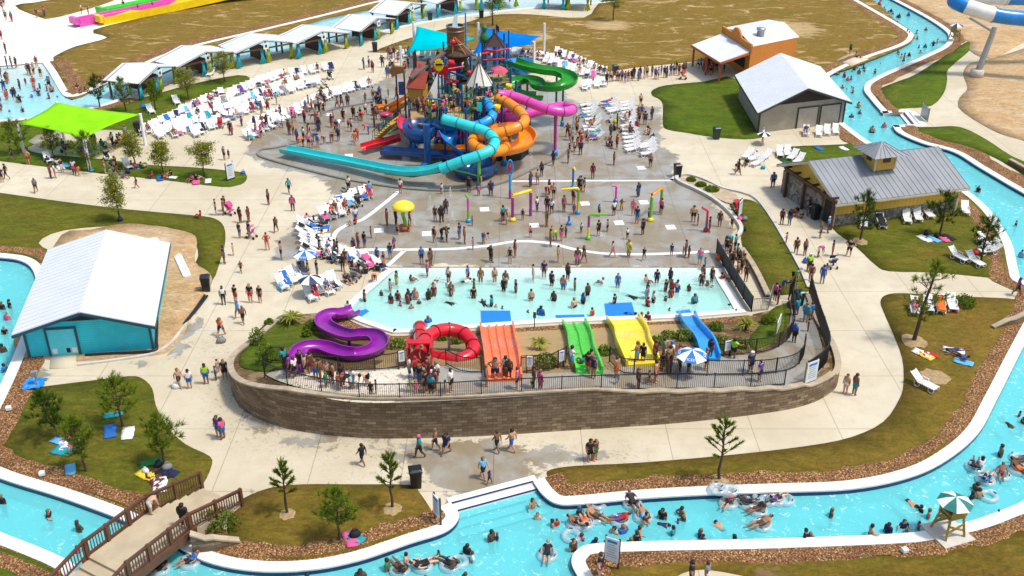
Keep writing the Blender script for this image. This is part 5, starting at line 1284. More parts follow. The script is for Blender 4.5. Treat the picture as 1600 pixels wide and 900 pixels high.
# green slide
gp_ = [G(799, 101, 5.9), G(812, 106, 5.75), G(828, 111, 5.55), G(848, 115, 5.3), G(870, 118, 5.05), G(886, 124, 4.8), G(890, 132, 4.55), G(880, 139, 4.3), G(862, 142, 4.1), G(843, 140, 3.9), G(836, 133, 3.7), G(824, 130, 3.5), G(806, 133, 3.3), G(795, 141, 3.1), G(800, 150, 2.9), G(820, 155, 2.7), G(842, 156, 2.4)]
gs = flume('green_flume', gp_, 0.85, 0.75, M_GRN2, ps, 6)
for k in (4, 7, 11): o = pole('support_post', gp_[k], 0, gp_[k].z, 0.12, M_GRAIL, None, M_BBLUE); o.parent = gs
# blue slides
tubeslide('blue_tube', [G(758, 158, 5.6), G(763, 164, 5.4), G(769, 173, 5.1), G(769, 182, 4.8), G(760, 190, 4.5), G(745, 196, 4.2), G(725, 198, 3.9)], 0.48, M_LBLUE, ps, 6, 7, M_DBLUE)
c = G(656, 192, 3.6); b = MB(); b.lathe((c.x, c.y, 0), [(0.35, 1.7), (1.0, 1.9), (1.6, 2.6), (1.78, 3.5), (1.85, 3.5), (1.72, 2.45), (1.05, 1.7), (0.35, 1.5)], 24); b.build('blue_bowl', M_DBLUE, ps)
flume('blue_flume', [G(725, 199, 3.5), G(708, 203, 3.2), G(690, 203, 3.0), G(672, 196, 3.3)], 0.6, 0.55, M_DBLUE, ps, 6)
flume('blue_drop_slide', [G(696, 206, 3.0), G(702, 219, 2.4), G(709, 234, 1.4), G(716, 243, 0.7), G(722, 246, 0.5)], 0.75, 0.45, M_BBLUE, ps, 6)
flume('blue_run_out', [G(745, 251, 0.55), G(715, 249, 0.5), G(680, 246, 0.45), G(640, 243, 0.42), G(597, 240, 0.4)], 0.62, 0.6, M_DBLUE, ps, 6)
c = G(741, 247, 2.0); b = MB(); b.lathe((c.x, c.y + 0.5, 0), [(0.4, 0.1), (1.9, 0.5), (2.1, 1.5), (2.2, 1.5), (2.05, 0.4), (0.4, 0.0)], 24); b.build('blue_bowl', M_DBLUE, ps)
o = pole('support_post', G(648, 236), 0, 2.0, 0.18, M_TPOST, ps, M_BBLUE)
c = G(812, 92, 5.2); b = MB(); b.lathe((c.x, c.y, 0), [(0.3, 3.4), (1.2, 3.7), (1.65, 4.9), (1.72, 4.9), (1.3, 3.55), (0.3, 3.2)], 22); b.build('blue_bowl', M_BBLUE, ps); pole('post', c, 0, 3.4, 0.25, M_DBLUE, ps)
flume('blue_flume', [G(790, 100, 5.3), G(800, 112, 4.4), G(812, 122, 3.4), G(818, 130, 2.6)], 0.8, 0.6, M_BBLUE, ps, 6)
# red and orange small slides
flume('rose_slide', [G(634, 185, 3.1), G(631, 193, 2.9), G(631, 203, 2.5), G(638, 212, 2.0), G(652, 216, 1.6), G(668, 215, 1.3)], 0.55, 0.6, M_PRED, ps, 6)
flume('red_run_out', [G(627, 219, 0.9), G(610, 224, 0.6), G(590, 229, 0.45), G(568, 235, 0.4)], 0.55, 0.6, M_RED, ps, 6)
flume('orange_slide', [G(641, 150, 2.9), G(628, 158, 2.2), G(616, 166, 1.3), G(606, 172, 0.5)], 0.55, 0.4, M_ORT, ps, 5)
flume('orange_slide', [G(646, 157, 2.9), G(634, 165, 2.2), G(622, 172, 1.3), G(612, 177, 0.5)], 0.55, 0.4, M_ORT, ps, 5)
flume('orange_slide', [G(612, 172, 0.6), G(598, 170, 0.5), G(584, 172, 0.45)], 0.5, 0.4, M_ORT, ps, 5)
# rope stair with yellow treads
st_a, st_b = G(590, 216, 0.3), G(616, 192, 2.8); b = MB()
for k in range(8): p = st_a.lerp(st_b, k / 7); b.box(p, (1.5, 0.42, 0.12), 0.9)
b.build('stair', M('yellow_tread', (0.55, 0.34, 0.06), 0.7), ps)
b = MB()
for s in (-0.75, 0.75):
    d = Vector((math.cos(0.9), math.sin(0.9), 0)) * s; b.bar(st_a + d + Vector((0, 0, 0.95)), st_b + d + Vector((0, 0, 0.95)), 0.06, 0.06)
    for k in range(8): p = st_a.lerp(st_b, k / 7) + d; b.bar(p, p + Vector((0, 0, 0.95)), 0.05, 0.05)
b.build('stair_railing', M_GRAIL, ps)
c = G(602, 177, 1.6); b = MB(); b.lathe((c.x, c.y, 1.5), [(0, 0), (0.75, 0.02), (0.78, 0.1), (0, 0.16)], 18); b.build('spray_disc', M_PRED, ps); pole('post', c, 0, 1.5, 0.09, M_GRAIL, ps)
for (px, py, z, m_) in ((795, 135, 5.6, M_YEL2), (777, 168, 5.6, M_YEL2), (712, 143, 4.6, M_YEL2), (673, 160, 4.4, M_YEL2), (735, 115, 6.6, M_RED), (676, 108, 6.5, M_RED), (705, 98, 7.5, M_RED)):
    c = G(px, py, z); b = MB(); b.lathe((c.x, c.y, z - 0.3), [(0, 0), (0.26, 0.0), (0.36, 0.55), (0.3, 0.55), (0.22, 0.1), (0, 0.08)], 12); b.build('small_bucket', m_, ps)
for (px, py, z, w, h_, m_) in ((675, 182, 3.9, 1.1, 0.9, M_GRAIL), (776, 160, 5.4, 0.6, 0.8, M_WHITE), (749, 167, 5.4, 0.5, 0.9, M_TURQS), (703, 185, 4.6, 0.6, 1.0, M_WHITE), (690, 110, 6.4, 1.4, 1.0, M_RED), (706, 105, 6.5, 1.0, 0.9, M_PRED), (628, 138, 2.0, 0.8, 1.6, M_DBLUE), (642, 142, 2.0, 0.8, 1.3, M_GRAIL)):
    c = G(px, py, z); b = MB(); b.box(c, (w, 0.08, h_)); b.build('panel', m_, ps)

# ---- spray toys on the splash pad
def bent(name, pts, r, mats, label, split=None, foot=M_BBLUE, group=None):
    """pts in 3-D; mats: one material per stretch between the split indices"""
    root = empty(name, (pts[0].x, pts[0].y, 0), 0, label, 'spray toy', group)
    split = split or [0, len(pts) - 1]
    for (a, c), m_ in zip(zip(split, split[1:]), mats):
        b = MB(); b.tube(pts[a:c + 1], r, 8); b.build('pipe', m_, root)
    f = MB(); f.lathe((pts[0].x, pts[0].y, 0), [(0, 0), (r * 2.2, 0), (r * 2.2, 0.18), (r * 1.2, 0.35), (0, 0.35)], 10); f.build('base', foot, root)
    return root
def up(px, py, ty): p = G(px, py); return p, TOPZ(p.y, ty)
def cane(name, base, top, arm, mats, label, foot=M_BBLUE, mid=0.5, r=0.11):
    p, z = up(*base, top); q = AT(*arm, p.y); d = Vector((q.x - p.x, 0, q.z - z))
    pts = [p, Vector((p.x, p.y, z * mid)), Vector((p.x, p.y, z - 0.15)), Vector((p.x + d.x * 0.08, p.y, z)), Vector((q.x, p.y, z + d.z))]
    bent(name, pts, r, mats, label, [0, 1, 2, 4], foot)
m0, zc = up(632, 360, 321)
root = empty('mushroom_fountain', (m0.x, m0.y, 0), 0, 'yellow mushroom water fountain on green stem', 'spray toy')
b = MB(); b.lathe((m0.x, m0.y, zc - 0.35), [(0, 0.05), (0.5, 0.0), (0.98, 0.12), (1.03, 0.2), (0.9, 0.45), (0.55, 0.66), (0.2, 0.75), (0, 0.76)], 28); b.build('cap', M_YELS, root)
b = MB(); b.tube(crom([m0, m0 + Vector((0.08, 0, 0.8)), m0 + Vector((-0.06, 0, 1.5)), Vector((m0.x, m0.y, zc - 0.3))], False, 5), 0.17, 10); b.build('stem', M_LGRN, root)
b = MB(); b.lathe((m0.x, m0.y, 0), [(0, 0), (0.36, 0), (0.5, 0.45), (0.4, 0.45), (0, 0.4)], 14); b.build('pot', M('terracotta_pot', (0.45, 0.10, 0.05), 0.7), root)
def arch(name, b0, b1, t0, t1, mats, label):
    p, z = up(*b0, t0[1]); q, z2 = up(*b1, t1[1])
    bent(name, [p, Vector((p.x, p.y, z - 0.2)), Vector((p.x, p.y, z)), Vector((q.x, q.y, z2)), Vector((q.x, q.y, z2 - 0.2)), q], 0.14, mats, label, [0, 1, 4, 5], M_YEL2)
arch('spray_arch', (801, 345), (829, 337), (800, 305), (829, 297), (M_MAG, M_YEL2, M_MAG), 'yellow and purple spray arch on two posts')
arch('spray_arch', (1016, 345), (1032, 332), (1016, 304), (1033, 293), (M_LGRN, M_ORT, M_LGRN), 'orange topped green spray arch on two posts')
cane('spray_post', (903, 334), 294, (877, 296), (M_YEL2, M_LGRN, M_YEL2), 'yellow and green spray post with a straight side arm', M_LBLUE)
cane('spray_post', (895, 295), 261, (898, 266), (M_LGRN, M_BBLUE, M_YEL2), 'short blue and green spray post with yellow tip', mid=0.3)
cane('spray_cane', (962, 316), 291, (957, 290), (M_PINKS, M_PINKS, M_PINKS), 'thin pink bent spray cane')
cane('spray_cane', (919, 374), 335, (948, 335), (M_YEL2, M_MAG, M_LGRN), 'purple spray cane with a green arm', M_LGRN)
cane('spray_cane', (1103, 361), 329, (1097, 324), (M_BBLUE, M_PRED, M_PRED), 'red and blue bent spray cane near the right edge', M_RED, 0.4)
cane('spray_cane', (732, 347), 309, (727, 304), (M_LGRN, M_PINKS, M_LGRN), 'pink and green slim spray cane', M_LBLUE)
cane('spray_post', (889, 351), 338, (889.5, 337), (M_BBLUE, M_BBLUE, M_BBLUE), 'stubby blue spray post beside bathers')
p, z = up(797, 310, 250); root = empty('spray_ring', (p.x, p.y, 0), 0, 'tall blue post carrying an oval ring with red flower', 'spray toy')
b = MB(); b.tube([p, Vector((p.x, p.y, 0.9))], 0.13, 8); b.build('lower_pipe', M_MAG, root); b = MB(); b.tube([Vector((p.x, p.y, 0.9)), Vector((p.x, p.y, z - 1.4))], 0.12, 8); b.build('pipe', M_LBLUE, root)
b = MB(); b.tube([Vector((p.x + 0.25 * math.cos(a), p.y, z - 0.75 + 0.75 * math.sin(a))) for a in [2 * PI * k / 20 for k in range(20)]], 0.07, 8, closed=True); b.build('ring', M_LBLUE, root)
b = MB(); b.lathe((p.x, p.y, z - 0.75), [(0, -0.45), (0.14, -0.3), (0.2, 0), (0.14, 0.3), (0, 0.45)], 10); b.build('flower', M_RED, root)
# water jets: sheaves of falling drops
def mk_spray():
    m, nt, out = nmat('water_spray'); t = NT(nt)
    d = t.n('ShaderNodeBsdfDiffuse'); d.inputs[0].default_value = (0.85, 0.9, 0.92, 1); tr = t.n('ShaderNodeBsdfTransparent'); mx = t.n('ShaderNodeMixShader'); mx.inputs[0].default_value = 0.5
    t.l(tr.outputs[0], mx.inputs[1]); t.l(d.outputs[0], mx.inputs[2]); t.l(mx.outputs[0], out.inputs['Surface']); return m
M_SPRAY = mk_spray()
for i, (px, py, h_, rr) in enumerate([(672, 330, 1.6, 0.35), (692, 320, 1.8, 0.25), (704, 308, 1.0, 0.2), (551, 364, 1.3, 0.3), (700, 365, 0.9, 0.5), (707, 348, 1.0, 0.4), (842, 305, 3.4, 0.3), (830, 262, 3.0, 0.2), (640, 352, 1.8, 0.06), (648, 352, 1.8, 0.06), (620, 352, 1.8, 0.06), (938, 370, 0.4, 0.5), (566, 484, 0.35, 0.7), (1069, 486, 0.35, 0.6), (656, 508, 0.3, 0.5)]):
    b = MB(); c = G(px, py); rg = random.Random(i)
    for k in range(90):
        t = rg.random(); a = rg.random() * 2 * PI; q = rr * (1 - t * 0.8) * math.sqrt(rg.random()); s = 0.012 + 0.02 * rg.random()
        o_ = c + Vector((q * math.cos(a), q * math.sin(a), 0.05 + h_ * t)); b.add([o_ + Vector((0, 0, s * 2.4)), o_ + Vector((s, 0, 0)), o_ + Vector((-s * 0.5, s * 0.87, 0)), o_ + Vector((-s * 0.5, -s * 0.87, 0)), o_ + Vector((0, 0, -s * 1.6))], [(0, 1, 2), (0, 2, 3), (0, 3, 1), (4, 2, 1), (4, 3, 2), (4, 1, 3)])
    tag(b.build('water_spray', M_SPRAY), kind='stuff')

# ---- racing slides far upper left, tube slide far upper right
def racelane(px, mat, label, h=0.55):
    q = [G(a, b_, z) for a, b_, z in px]; root = empty('racing_lane', (*q[0].xy, 0), 0, label, 'water slide', 'long racing lanes far off')
    b = MB(); w = 1.0; b.sweep(q, [(-w, -0.6), (-w, h), (-w + 0.15, h), (-w + 0.25, 0), (w - 0.25, 0), (w - 0.15, h), (w, h), (w, -0.6)][::-1], pclosed=True, smooth=False, cap=True); b.build('lane', mat, root)
    b = MB(); d = (q[0] - q[1]).normalized(); c = q[0] + d * 0.2; b.box(c + Vector((0, 0, 0.35)), (0.7, 2.0, 1.0), math.atan2(d.y, d.x)); b.build('end_block', mat, root)
racelane([(160, 19, 0.6), (240, 3, 0.6), (330, -16, 1.2), (420, -36, 2.4)], M_GREENS, 'long green racing lane at the far top of the photo')
racelane([(119, 35, 0.6), (200, 19, 0.6), (300, -2, 0.9), (420, -30, 2.4)], M_PINKS, 'long pink racing lane between green and yellow lanes')
racelane([(157, 32, 0.6), (250, 14, 0.6), (340, -5, 1.0), (440, -28, 2.4)], M_YEL2, 'long yellow racing lane nearest the brown field')
z = 6.5; tp = [(1700, 40), (1640, 32), (1600, 29), (1570, 26), (1545, 21), (1522, 14), (1500, 6), (1492, 0), (1510, -6), (1560, -4), (1640, -2), (1700, 0)]
Yt = G(1525, 118).y
path = crom([AT(a, b_, Yt + off) for (a, b_), off in zip(tp, (-3, -1.5, -0.6, -0.3, 0, 0.3, 1.0, 2.4, 4.0, 4.6, 5, 5.4))], False, 6)
root = empty('striped_tube_slide', (*G(1525, 118).xy, 0), 0, 'big blue and white tube slide overhead in the upper right corner', 'water slide')
b = MB(); n = len(path); seg = 11
for k in range(0, n - 1, seg):
    b.tube(path[k:min(n, k + seg + 1)], 0.95, 16, (k // seg + 1) % 2, cap=False)
    d = (path[min(n - 1, k + 1)] - path[k]).normalized(); b.tube([path[k] - d * 0.08, path[k] + d * 0.08], 1.03, 16, (k // seg) % 2)
b.build('tube', [gel('bright_blue_gelcoat', (0.01, 0.22, 0.62)), gel('white_gelcoat', (0.78, 0.78, 0.76))], root)
p = G(1525, 120); zt = AT(1541, 30, Yt).z
b = MB(); b.tube([p, Vector((p.x + 0.9, p.y, zt * 0.75)), Vector((p.x + 1.0, p.y, zt - 0.9))], [0.42, 0.34, 0.3], 12); b.build('support_post', M_STEEL, root)
b = MB(); b.lathe((p.x, p.y, 0), [(0, 0), (0.85, 0), (0.85, 0.9), (0.5, 1.0), (0, 1.0)], 14); b.build('footing', M_KERBW, root)
b = MB(); b.tube([Vector((p.x + 0.9, p.y, zt * 0.8)), AT(1515, 28, Yt)], 0.14, 8); b.build('support_arm', M_STEEL, root)
# ================================================================== TREES, PLANTS AND SMALL PROPS
def mk_leaf(name, a, b_, c):
    m, nt, out = nmat(name); t = NT(nt); p = t.pos()
    oi = t.n('ShaderNodeObjectInfo'); n1 = t.noise(p, 2.3, 3); n2 = t.attr('tone').outputs['Fac']
    col_ = t.mix(n2, a, b_); col_ = t.mix(t.smooth(n1, 0.4, 0.7, 0, 0.7), col_, c)
    d = t.n('ShaderNodeBsdfDiffuse'); tl = t.n('ShaderNodeBsdfTranslucent'); t.l(col_, d.inputs[0]); t.l(col_, tl.inputs[0])
    mx = t.n('ShaderNodeMixShader'); mx.inputs[0].default_value = 0.35; t.l(d.outputs[0], mx.inputs[1]); t.l(tl.outputs[0], mx.inputs[2]); t.l(mx.outputs[0], out.inputs['Surface']); return m
M_NEED = mk_leaf('pine_needles', (0.059, 0.120, 0.012), (0.230, 0.288, 0.028), (0.121, 0.180, 0.016))
M_NEEDD = mk_leaf('dark_pine_needles', (0.023, 0.058, 0.010), (0.092, 0.154, 0.017), (0.050, 0.091, 0.010))
M_LEAF = mk_leaf('oak_leaves', (0.135, 0.168, 0.024), (0.405, 0.396, 0.070), (0.230, 0.240, 0.032))
M_SHRUB = mk_leaf('shrub_leaves', (0.049, 0.120, 0.012), (0.203, 0.276, 0.032), (0.108, 0.168, 0.016))
M_BARK = M('bark', (0.085, 0.052, 0.032), 0.9, 0.25, 4)
def tuft(V, F, T, c, d, L, n, w, rg, spread=0.6, tone=0.5):
    d = d.normalized()
    for k in range(n):
        q = (d + Vector((rg.gauss(0, spread), rg.gauss(0, spread), rg.gauss(0, spread)))).normalized()
        s = q.cross(Vector((rg.gauss(0, 1), rg.gauss(0, 1), rg.gauss(0, 1)))).normalized() * w
        o = c + d * (rg.random() * L * 0.5); e = o + q * L * (0.7 + 0.5 * rg.random()); b = len(V)
        V += [o - s, o + s, e + s * 0.35, e - s * 0.35]; F.append((b, b + 1, b + 2, b + 3)); T.append(min(1, max(0, tone + rg.gauss(0, 0.22))))
def crown_mesh(V, F, T, mat, name):
    me = bpy.data.meshes.new(name); me.from_pydata([tuple(v) for v in V], [], F)
    a = me.attributes.new('tone', 'FLOAT', 'FACE'); a.data.foreach_set('value', T); me.materials.append(mat); me.update(); return me
def tree_meshes(kind, H, Wd, seed, mat, lean=(0, 0)):
    rg = random.Random(seed); b = MB(); V, F, T = [], [], []; ln = Vector((lean[0], lean[1], 0))
    tr = [Vector((rg.gauss(0, .008) * H, rg.gauss(0, .008) * H, 0)) * (i > 0) + Vector((0, 0, H * 0.92 * i / 5)) + ln * (i / 5) for i in range(6)]
    r0 = 0.025 * H if kind != 'oak' else 0.02 * H
    b.tube(tr, [r0 * (1 - 0.14 * i) for i in range(6)], 7)
    def tp(t): i = min(4, int(t * 5)); return tr[i].lerp(tr[i + 1], t * 5 - i)
    if kind == 'candle':
        for k in range(17):
            t = 0.42 + 0.58 * k / 16; c = tp(min(1, t)); a = k * 2.4 + rg.random(); L = Wd * 0.5 * (1.25 - 0.85 * ((t - 0.42) / 0.58)) * rg.uniform(.75, 1.15)
            d = Vector((math.cos(a), math.sin(a), 0.75 + 1.0 * (t - 0.42))); d.normalize(); e = c + d * L
            b.tube([c, e], [0.03, 0.015], 5)
            for s in (0.35, 0.52, 0.7, 0.86, 1.0): tuft(V, F, T, c.lerp(e, s), d, 0.26, 24, 0.022, rg, 0.30, 0.3 + 0.4 * s)
        tuft(V, F, T, tp(1.0), Vector((0, 0, 1)), 0.6, 40, 0.022, rg, 0.35, 0.7)
    elif kind == 'pine':
        n = 22
        for k in range(n):
            t = 0.30 + 0.68 * (k / (n - 1)); c = tp(min(1, t)); a = k * 2.399 + rg.gauss(0, .4); pr = math.sin(PI * min(1, (t - 0.22) / 0.8)) ** 0.7
            L = Wd * 0.5 * pr * rg.uniform(0.55, 1.2); d = Vector((math.cos(a), math.sin(a), rg.uniform(0.05, 0.6))).normalized(); e = c + d * L
            b.tube([c, e], [0.035, 0.015], 5)
            for s in (0.4, 0.7, 0.95, 1.1):
                q = c.lerp(e, s) + Vector((rg.gauss(0, .12), rg.gauss(0, .12), rg.gauss(0, .10))); tuft(V, F, T, q, d * 0.6 + Vector((0, 0, 0.8)), 0.36, 19, 0.020, rg, 0.75, 0.25 + 0.35 * s + 0.2 * (t - .5))
        tuft(V, F, T, tp(1.0), Vector((0, 0, 1)), 0.55, 50, 0.024, rg, 0.5, 0.7)
    else:
        n = 30
        for k in range(n):
            t = 0.34 + 0.64 * (k / (n - 1)); c = tp(min(1, t)); a = k * 2.399 + rg.gauss(0, .5); pr = math.sin(PI * min(1, (t - 0.18) / 0.85)) ** 0.6
            L = Wd * 0.5 * pr * rg.uniform(0.45, 1.25); d = Vector((math.cos(a), math.sin(a), rg.uniform(0.2, 0.9))).normalized(); e = c + d * L; b.tube([c, e], [0.03, 0.012], 5)
            for s in (0.55, 0.8, 1.0):
                q0 = c.lerp(e, s) + Vector((rg.gauss(0, .1), rg.gauss(0, .1), rg.gauss(0, .1))); tone = rg.uniform(0.2, 0.8)
                for j in range(34):
                    q = q0 + Vector((rg.gauss(0, .20), rg.gauss(0, .20), rg.gauss(0, .15))); u_ = Vector((rg.gauss(0, 1), rg.gauss(0, 1), rg.gauss(0, .6))).normalized() * 0.075; w_ = u_.cross(Vector((rg.gauss(0, 1), rg.gauss(0, 1), rg.gauss(0, 1)))).normalized() * 0.05
                    bb = len(V); V += [q - u_, q + w_, q + u_, q - w_]; F.append((bb, bb + 1, bb + 2, bb + 3)); T.append(min(1, max(0, tone + rg.gauss(0, .2))))
    return b, crown_mesh(V, F, T, mat, 'crown')
def plant_tree(base, top, wpx, kind, label, mat, seed, name='pine_tree', cat='tree', lean=0.0, z=0.05, group='young trees in the park'):
    p = G(*base, z); H = TOPZ(p.y, top) - z; dep = p.y * CT + (CAM_H - z) * ST; Wd = wpx * dep / FOC
    root = empty(name, p, seed * 1.3, label, cat, group)
    lx = lean * dep / FOC; a = -seed * 1.3
    b, cm = tree_meshes(kind, H, Wd, seed, mat, (lx * math.cos(a), lx * math.sin(a)))
    b.build('trunk', M_BARK, root, local=True)
    o = bpy.data.objects.new('crown', cm); link(o); o.parent = root
    return root
TREES = [
 ((187, 344), 274, 40, 'oak', M_LEAF, 'loose leafed young tree on the lawn behind the pump house', 0),
 ((156, 167), 119, 24, 'pine', M_NEEDD, 'dark slim pine just above the lime sail, beside the river', 0),
 ((197, 174), 124, 32, 'pine', M_NEED, 'bushy pine in front of the nearest cabana', -2),
 ((243, 172), 127, 27, 'pine', M_NEED, 'pine right of the bare sand patch near first cabana', 0),
 ((295, 156), 106, 38, 'oak', M_LEAF, 'round tree before the second cabana by packed lounger rows', -2),
 ((351, 128), 82, 40, 'oak', M_LEAF, 'round tree before the third cabana at the lawn tip', 0),
 ((30, 241), 189, 42, 'pine', M_NEED, 'bushy pine at the left corner of the lime sail', -4),
 ((84, 246), 202, 30, 'pine', M_LEAF, 'olive thin pine below the left half of lime sail', 0),
 ((141, 267), 210, 48, 'pine', M_NEED, 'full bushy pine below the front corner of lime sail', 0),
 ((213, 262), 206, 32, 'oak', M_LEAF, 'gappy young tree right of the lime sail', -4),
 ((255, 270), 222, 32, 'oak', M_LEAF, 'second gappy young tree right of the lime sail, over picnickers', 0),
 ((320, 276), 221, 40, 'oak', M_LEAF, 'rounded young tree nearest the white notice board on the strip lawn', 0),
 ((93, 684), 618, 46, 'pine', M_NEEDD, 'leaning dark pine on the lower left lawn', -16),
 ((192, 666), 593, 62, 'pine', M_NEED, 'widest bushy pine on the lower left lawn', 0),
 ((135, 736), 655, 42, 'pine', M_NEED, 'pine standing beside the pale blue towel', -4),
 ((257, 725), 652, 52, 'pine', M_NEED, 'dense pine over the dark picnic pile near the footbridge', 0),
 ((449, 802), 727, 38, 'candle', M_NEED, 'slim young pine at the left of the lower middle lawn', 0),
 ((530, 843), 768, 60, 'pine', M_NEED, 'wide bushy pine in the middle of the lower lawn', 0),
 ((613, 793), 714, 40, 'candle', M_NEED, 'slim young pine near the black bin on lower lawn', 0),
 ((1124, 749), 658, 50, 'candle', M_NEED, 'slim tufted pine alone on the strip by the river', 0),
 ((1428, 532), 406, 56, 'pine', M_NEED, 'tallest pine on the right lawn, in a ring of straw', 10),
 ((1344, 375), 300, 46, 'pine', M_NEEDD, 'dark pine in front of the left end of yellow restroom', 0),
 ((1468, 367), 302, 42, 'pine', M_NEEDD, 'dark pine before the middle of the yellow restroom', 0),
 ((1533, 407), 340, 34, 'pine', M_NEEDD, 'dark narrow pine next to the lounger stack on the right', 0),
 ((770, 40), -28, 44, 'oak', M_SHRUB, 'tall thin tree above the tipping bucket at the top edge', 0),
 ((958, 32), -26, 44, 'oak', M_SHRUB, 'lone tall tree on the far brown field', 0),
]
for i, (b_, top, w, kind, mt, lab, lean) in enumerate(TREES):
    plant_tree(b_, top, w, kind, lab, mt, i + 3, 'pine_tree' if kind != 'oak' else 'young_tree', lean=lean)
# straw rings round some trunks
M_STRAW = M('straw_mulch', (0.36, 0.25, 0.12), 0.95, 0.25, 4)
for px, py, r in ((1428, 533, 0.95), (449, 803, 0.5), (613, 795, 0.55), (1124, 750, 0.6), (1344, 377, 0.7), (1460, 588, 1.0)):
    c = G(px, py, 0.075); b = MB(); rg = random.Random(px); n = 18
    ring_ = [c + Vector((r * rg.uniform(.8, 1.15) * math.cos(2 * PI * k / n), r * rg.uniform(.8, 1.15) * math.sin(2 * PI * k / n), -0.01)) for k in range(n)]
    b.add(ring_ + [c + Vector((0, 0, 0.06))], [(k, (k + 1) % n, n) for k in range(n)]); tag(b.build('straw', M_STRAW), kind='stuff')
# shrubs
def shrub(p, r, h, label, mat=M_SHRUB, seed=0, n=420, name='shrub', spiky=False, group='shrubs on the slide mound'):
    rg = random.Random(seed + 77); V, F, T = [], [], []; root = empty(name, p, 0, label, 'shrub', group); b = MB()
    if spiky:
        for k in range(26):
            a = k * 2.4; el = rg.uniform(0.25, 1.2); d = Vector((math.cos(a) * math.cos(el), math.sin(a) * math.cos(el), math.sin(el))); L = r * rg.uniform(0.8, 1.15); prev = None
            s = Vector((-math.sin(a), math.cos(a), 0)) * 0.05
            pts = [Vector((0, 0, h * 0.5)) + d * L * t - Vector((0, 0, 0.55 * L * t * t)) for t in (0, .35, .7, 1)]
            for q0, q1, w0, w1 in zip(pts, pts[1:], (1, 1.6, 1.2), (1.6, 1.2, .2)):
                bb = len(V); V += [q0 - s * w0, q0 + s * w0, q1 + s * w1, q1 - s * w1]; F.append((bb, bb + 1, bb + 2, bb + 3)); T.append(rg.random())
        b.tube([Vector((0, 0, -0.1)), Vector((0, 0, h * 0.52))], [0.1, 0.08], 6)
    else:
        for k in range(n):
            u_ = Vector((rg.gauss(0, 1), rg.gauss(0, 1), abs(rg.gauss(0, 1)))).normalized() * (0.55 + 0.45 * rg.random()); q = Vector((u_.x * r, u_.y * r, u_.z * h)) + Vector((0, 0, 0.05))
            e = Vector((rg.gauss(0, 1), rg.gauss(0, 1), rg.gauss(0, 1))).normalized() * 0.09; w_ = e.cross(Vector((rg.gauss(0, 1), rg.gauss(0, 1), 1))).normalized() * 0.06
            bb = len(V); V += [q - e, q + w_, q + e, q - w_]; F.append((bb, bb + 1, bb + 2, bb + 3)); T.append(min(1, max(0, 0.5 * u_.z + rg.gauss(0.25, .2))))
        for k in range(5): a = k * 1.3; b.tube([Vector((0, 0, -0.1)), Vector((r * .6 * math.cos(a), r * .6 * math.sin(a), h * .6))], [0.03, 0.01], 5)
    b.build('stem', M_BARK, root, local=True); o = bpy.data.objects.new('foliage', crown_mesh(V, F, T, mat, 'foliage')); link(o); o.parent = root
    return root
sh = [((404, 538), .7, 1.4, 0, 'upright shrub on the small green lawn left of the purple slide'), ((417, 566), .8, 1.6, 0, 'taller shrub at the left end of the plaza railing'), ((456, 506), 1.3, 1.0, 1, 'spiky palm plant left of the purple slide top'), ((487, 514), .6, .7, 0, 'dark shrub just left of the purple slide'), ((421, 508), .4, .5, 0, 'small shrub at the far left of the planted bank'), ((480, 526), .4, .6, 0, 'small shrub under the purple slide curve'), ((541, 522), .5, .5, 0, 'small shrub inside the upper purple bend'), ((621, 544), .8, .7, 0, 'round shrub between purple and red slides'), ((690, 530), .5, .5, 0, 'left shrub inside the red tube loop'), ((713, 536), .5, .5, 0, 'right shrub inside the red tube loop'), ((843, 545), 1.0, .9, 1, 'spiky palm plant between coral and green slides'), ((853, 570), .8, .8, 0, 'shrub in front of the palm by the green slide'), ((944, 553), .6, .6, 0, 'shrub between green and yellow slides'), ((1028, 536), .6, .5, 0, 'shrub just right of the yellow slide'), ((1046, 528), .7, .5, 0, 'low dark shrub left of the sky blue slide'), ((1068, 530), .7, .8, 0, 'leafy shrub beside the sky blue slide'), ((1125, 540), .8, .7, 0, 'round shrub right of the sky blue slide foot'), ((1165, 515), 1.2, .9, 1, 'spiky palm plant on the right planted bank'), ((1118, 515), .6, .6, 0, 'dark shrub on the right planted bank near the pool'), ((1200, 505), .6, .8, 0, 'shrub at the upper right lawn edge'), ((1158, 541), .5, .6, 0, 'small shrub by the upper terrace board')]
for i, (p, r, h, sp, lab) in enumerate(sh): shrub(GT(*p), r, h, lab, M_SHRUB if not sp else M_LEAF, i, 300, 'shrub' if not sp else 'palm_plant', bool(sp))
for i, (p, r, h, lab) in enumerate([((345, 822), 1.1, .9, 'wide green shrub beside the footbridge stairs'), ((326, 818), .8, .7, 'smaller green shrub touching the footbridge railing'), ((1507, 476), .9, .8, 'green shrub by the wing wall on the right path'), ((1095, 290), .6, .35, 'low plant in the kidney planting bed, left'), ((1112, 297), .8, .35, 'low plant in the kidney planting bed, middle'), ((1080, 282), .5, .35, 'low plant at the tip of the kidney planting bed')]):
    shrub(G(*p, 0.08), r, h, lab, M_SHRUB, 50 + i, 420, group='shrubs on the ground')

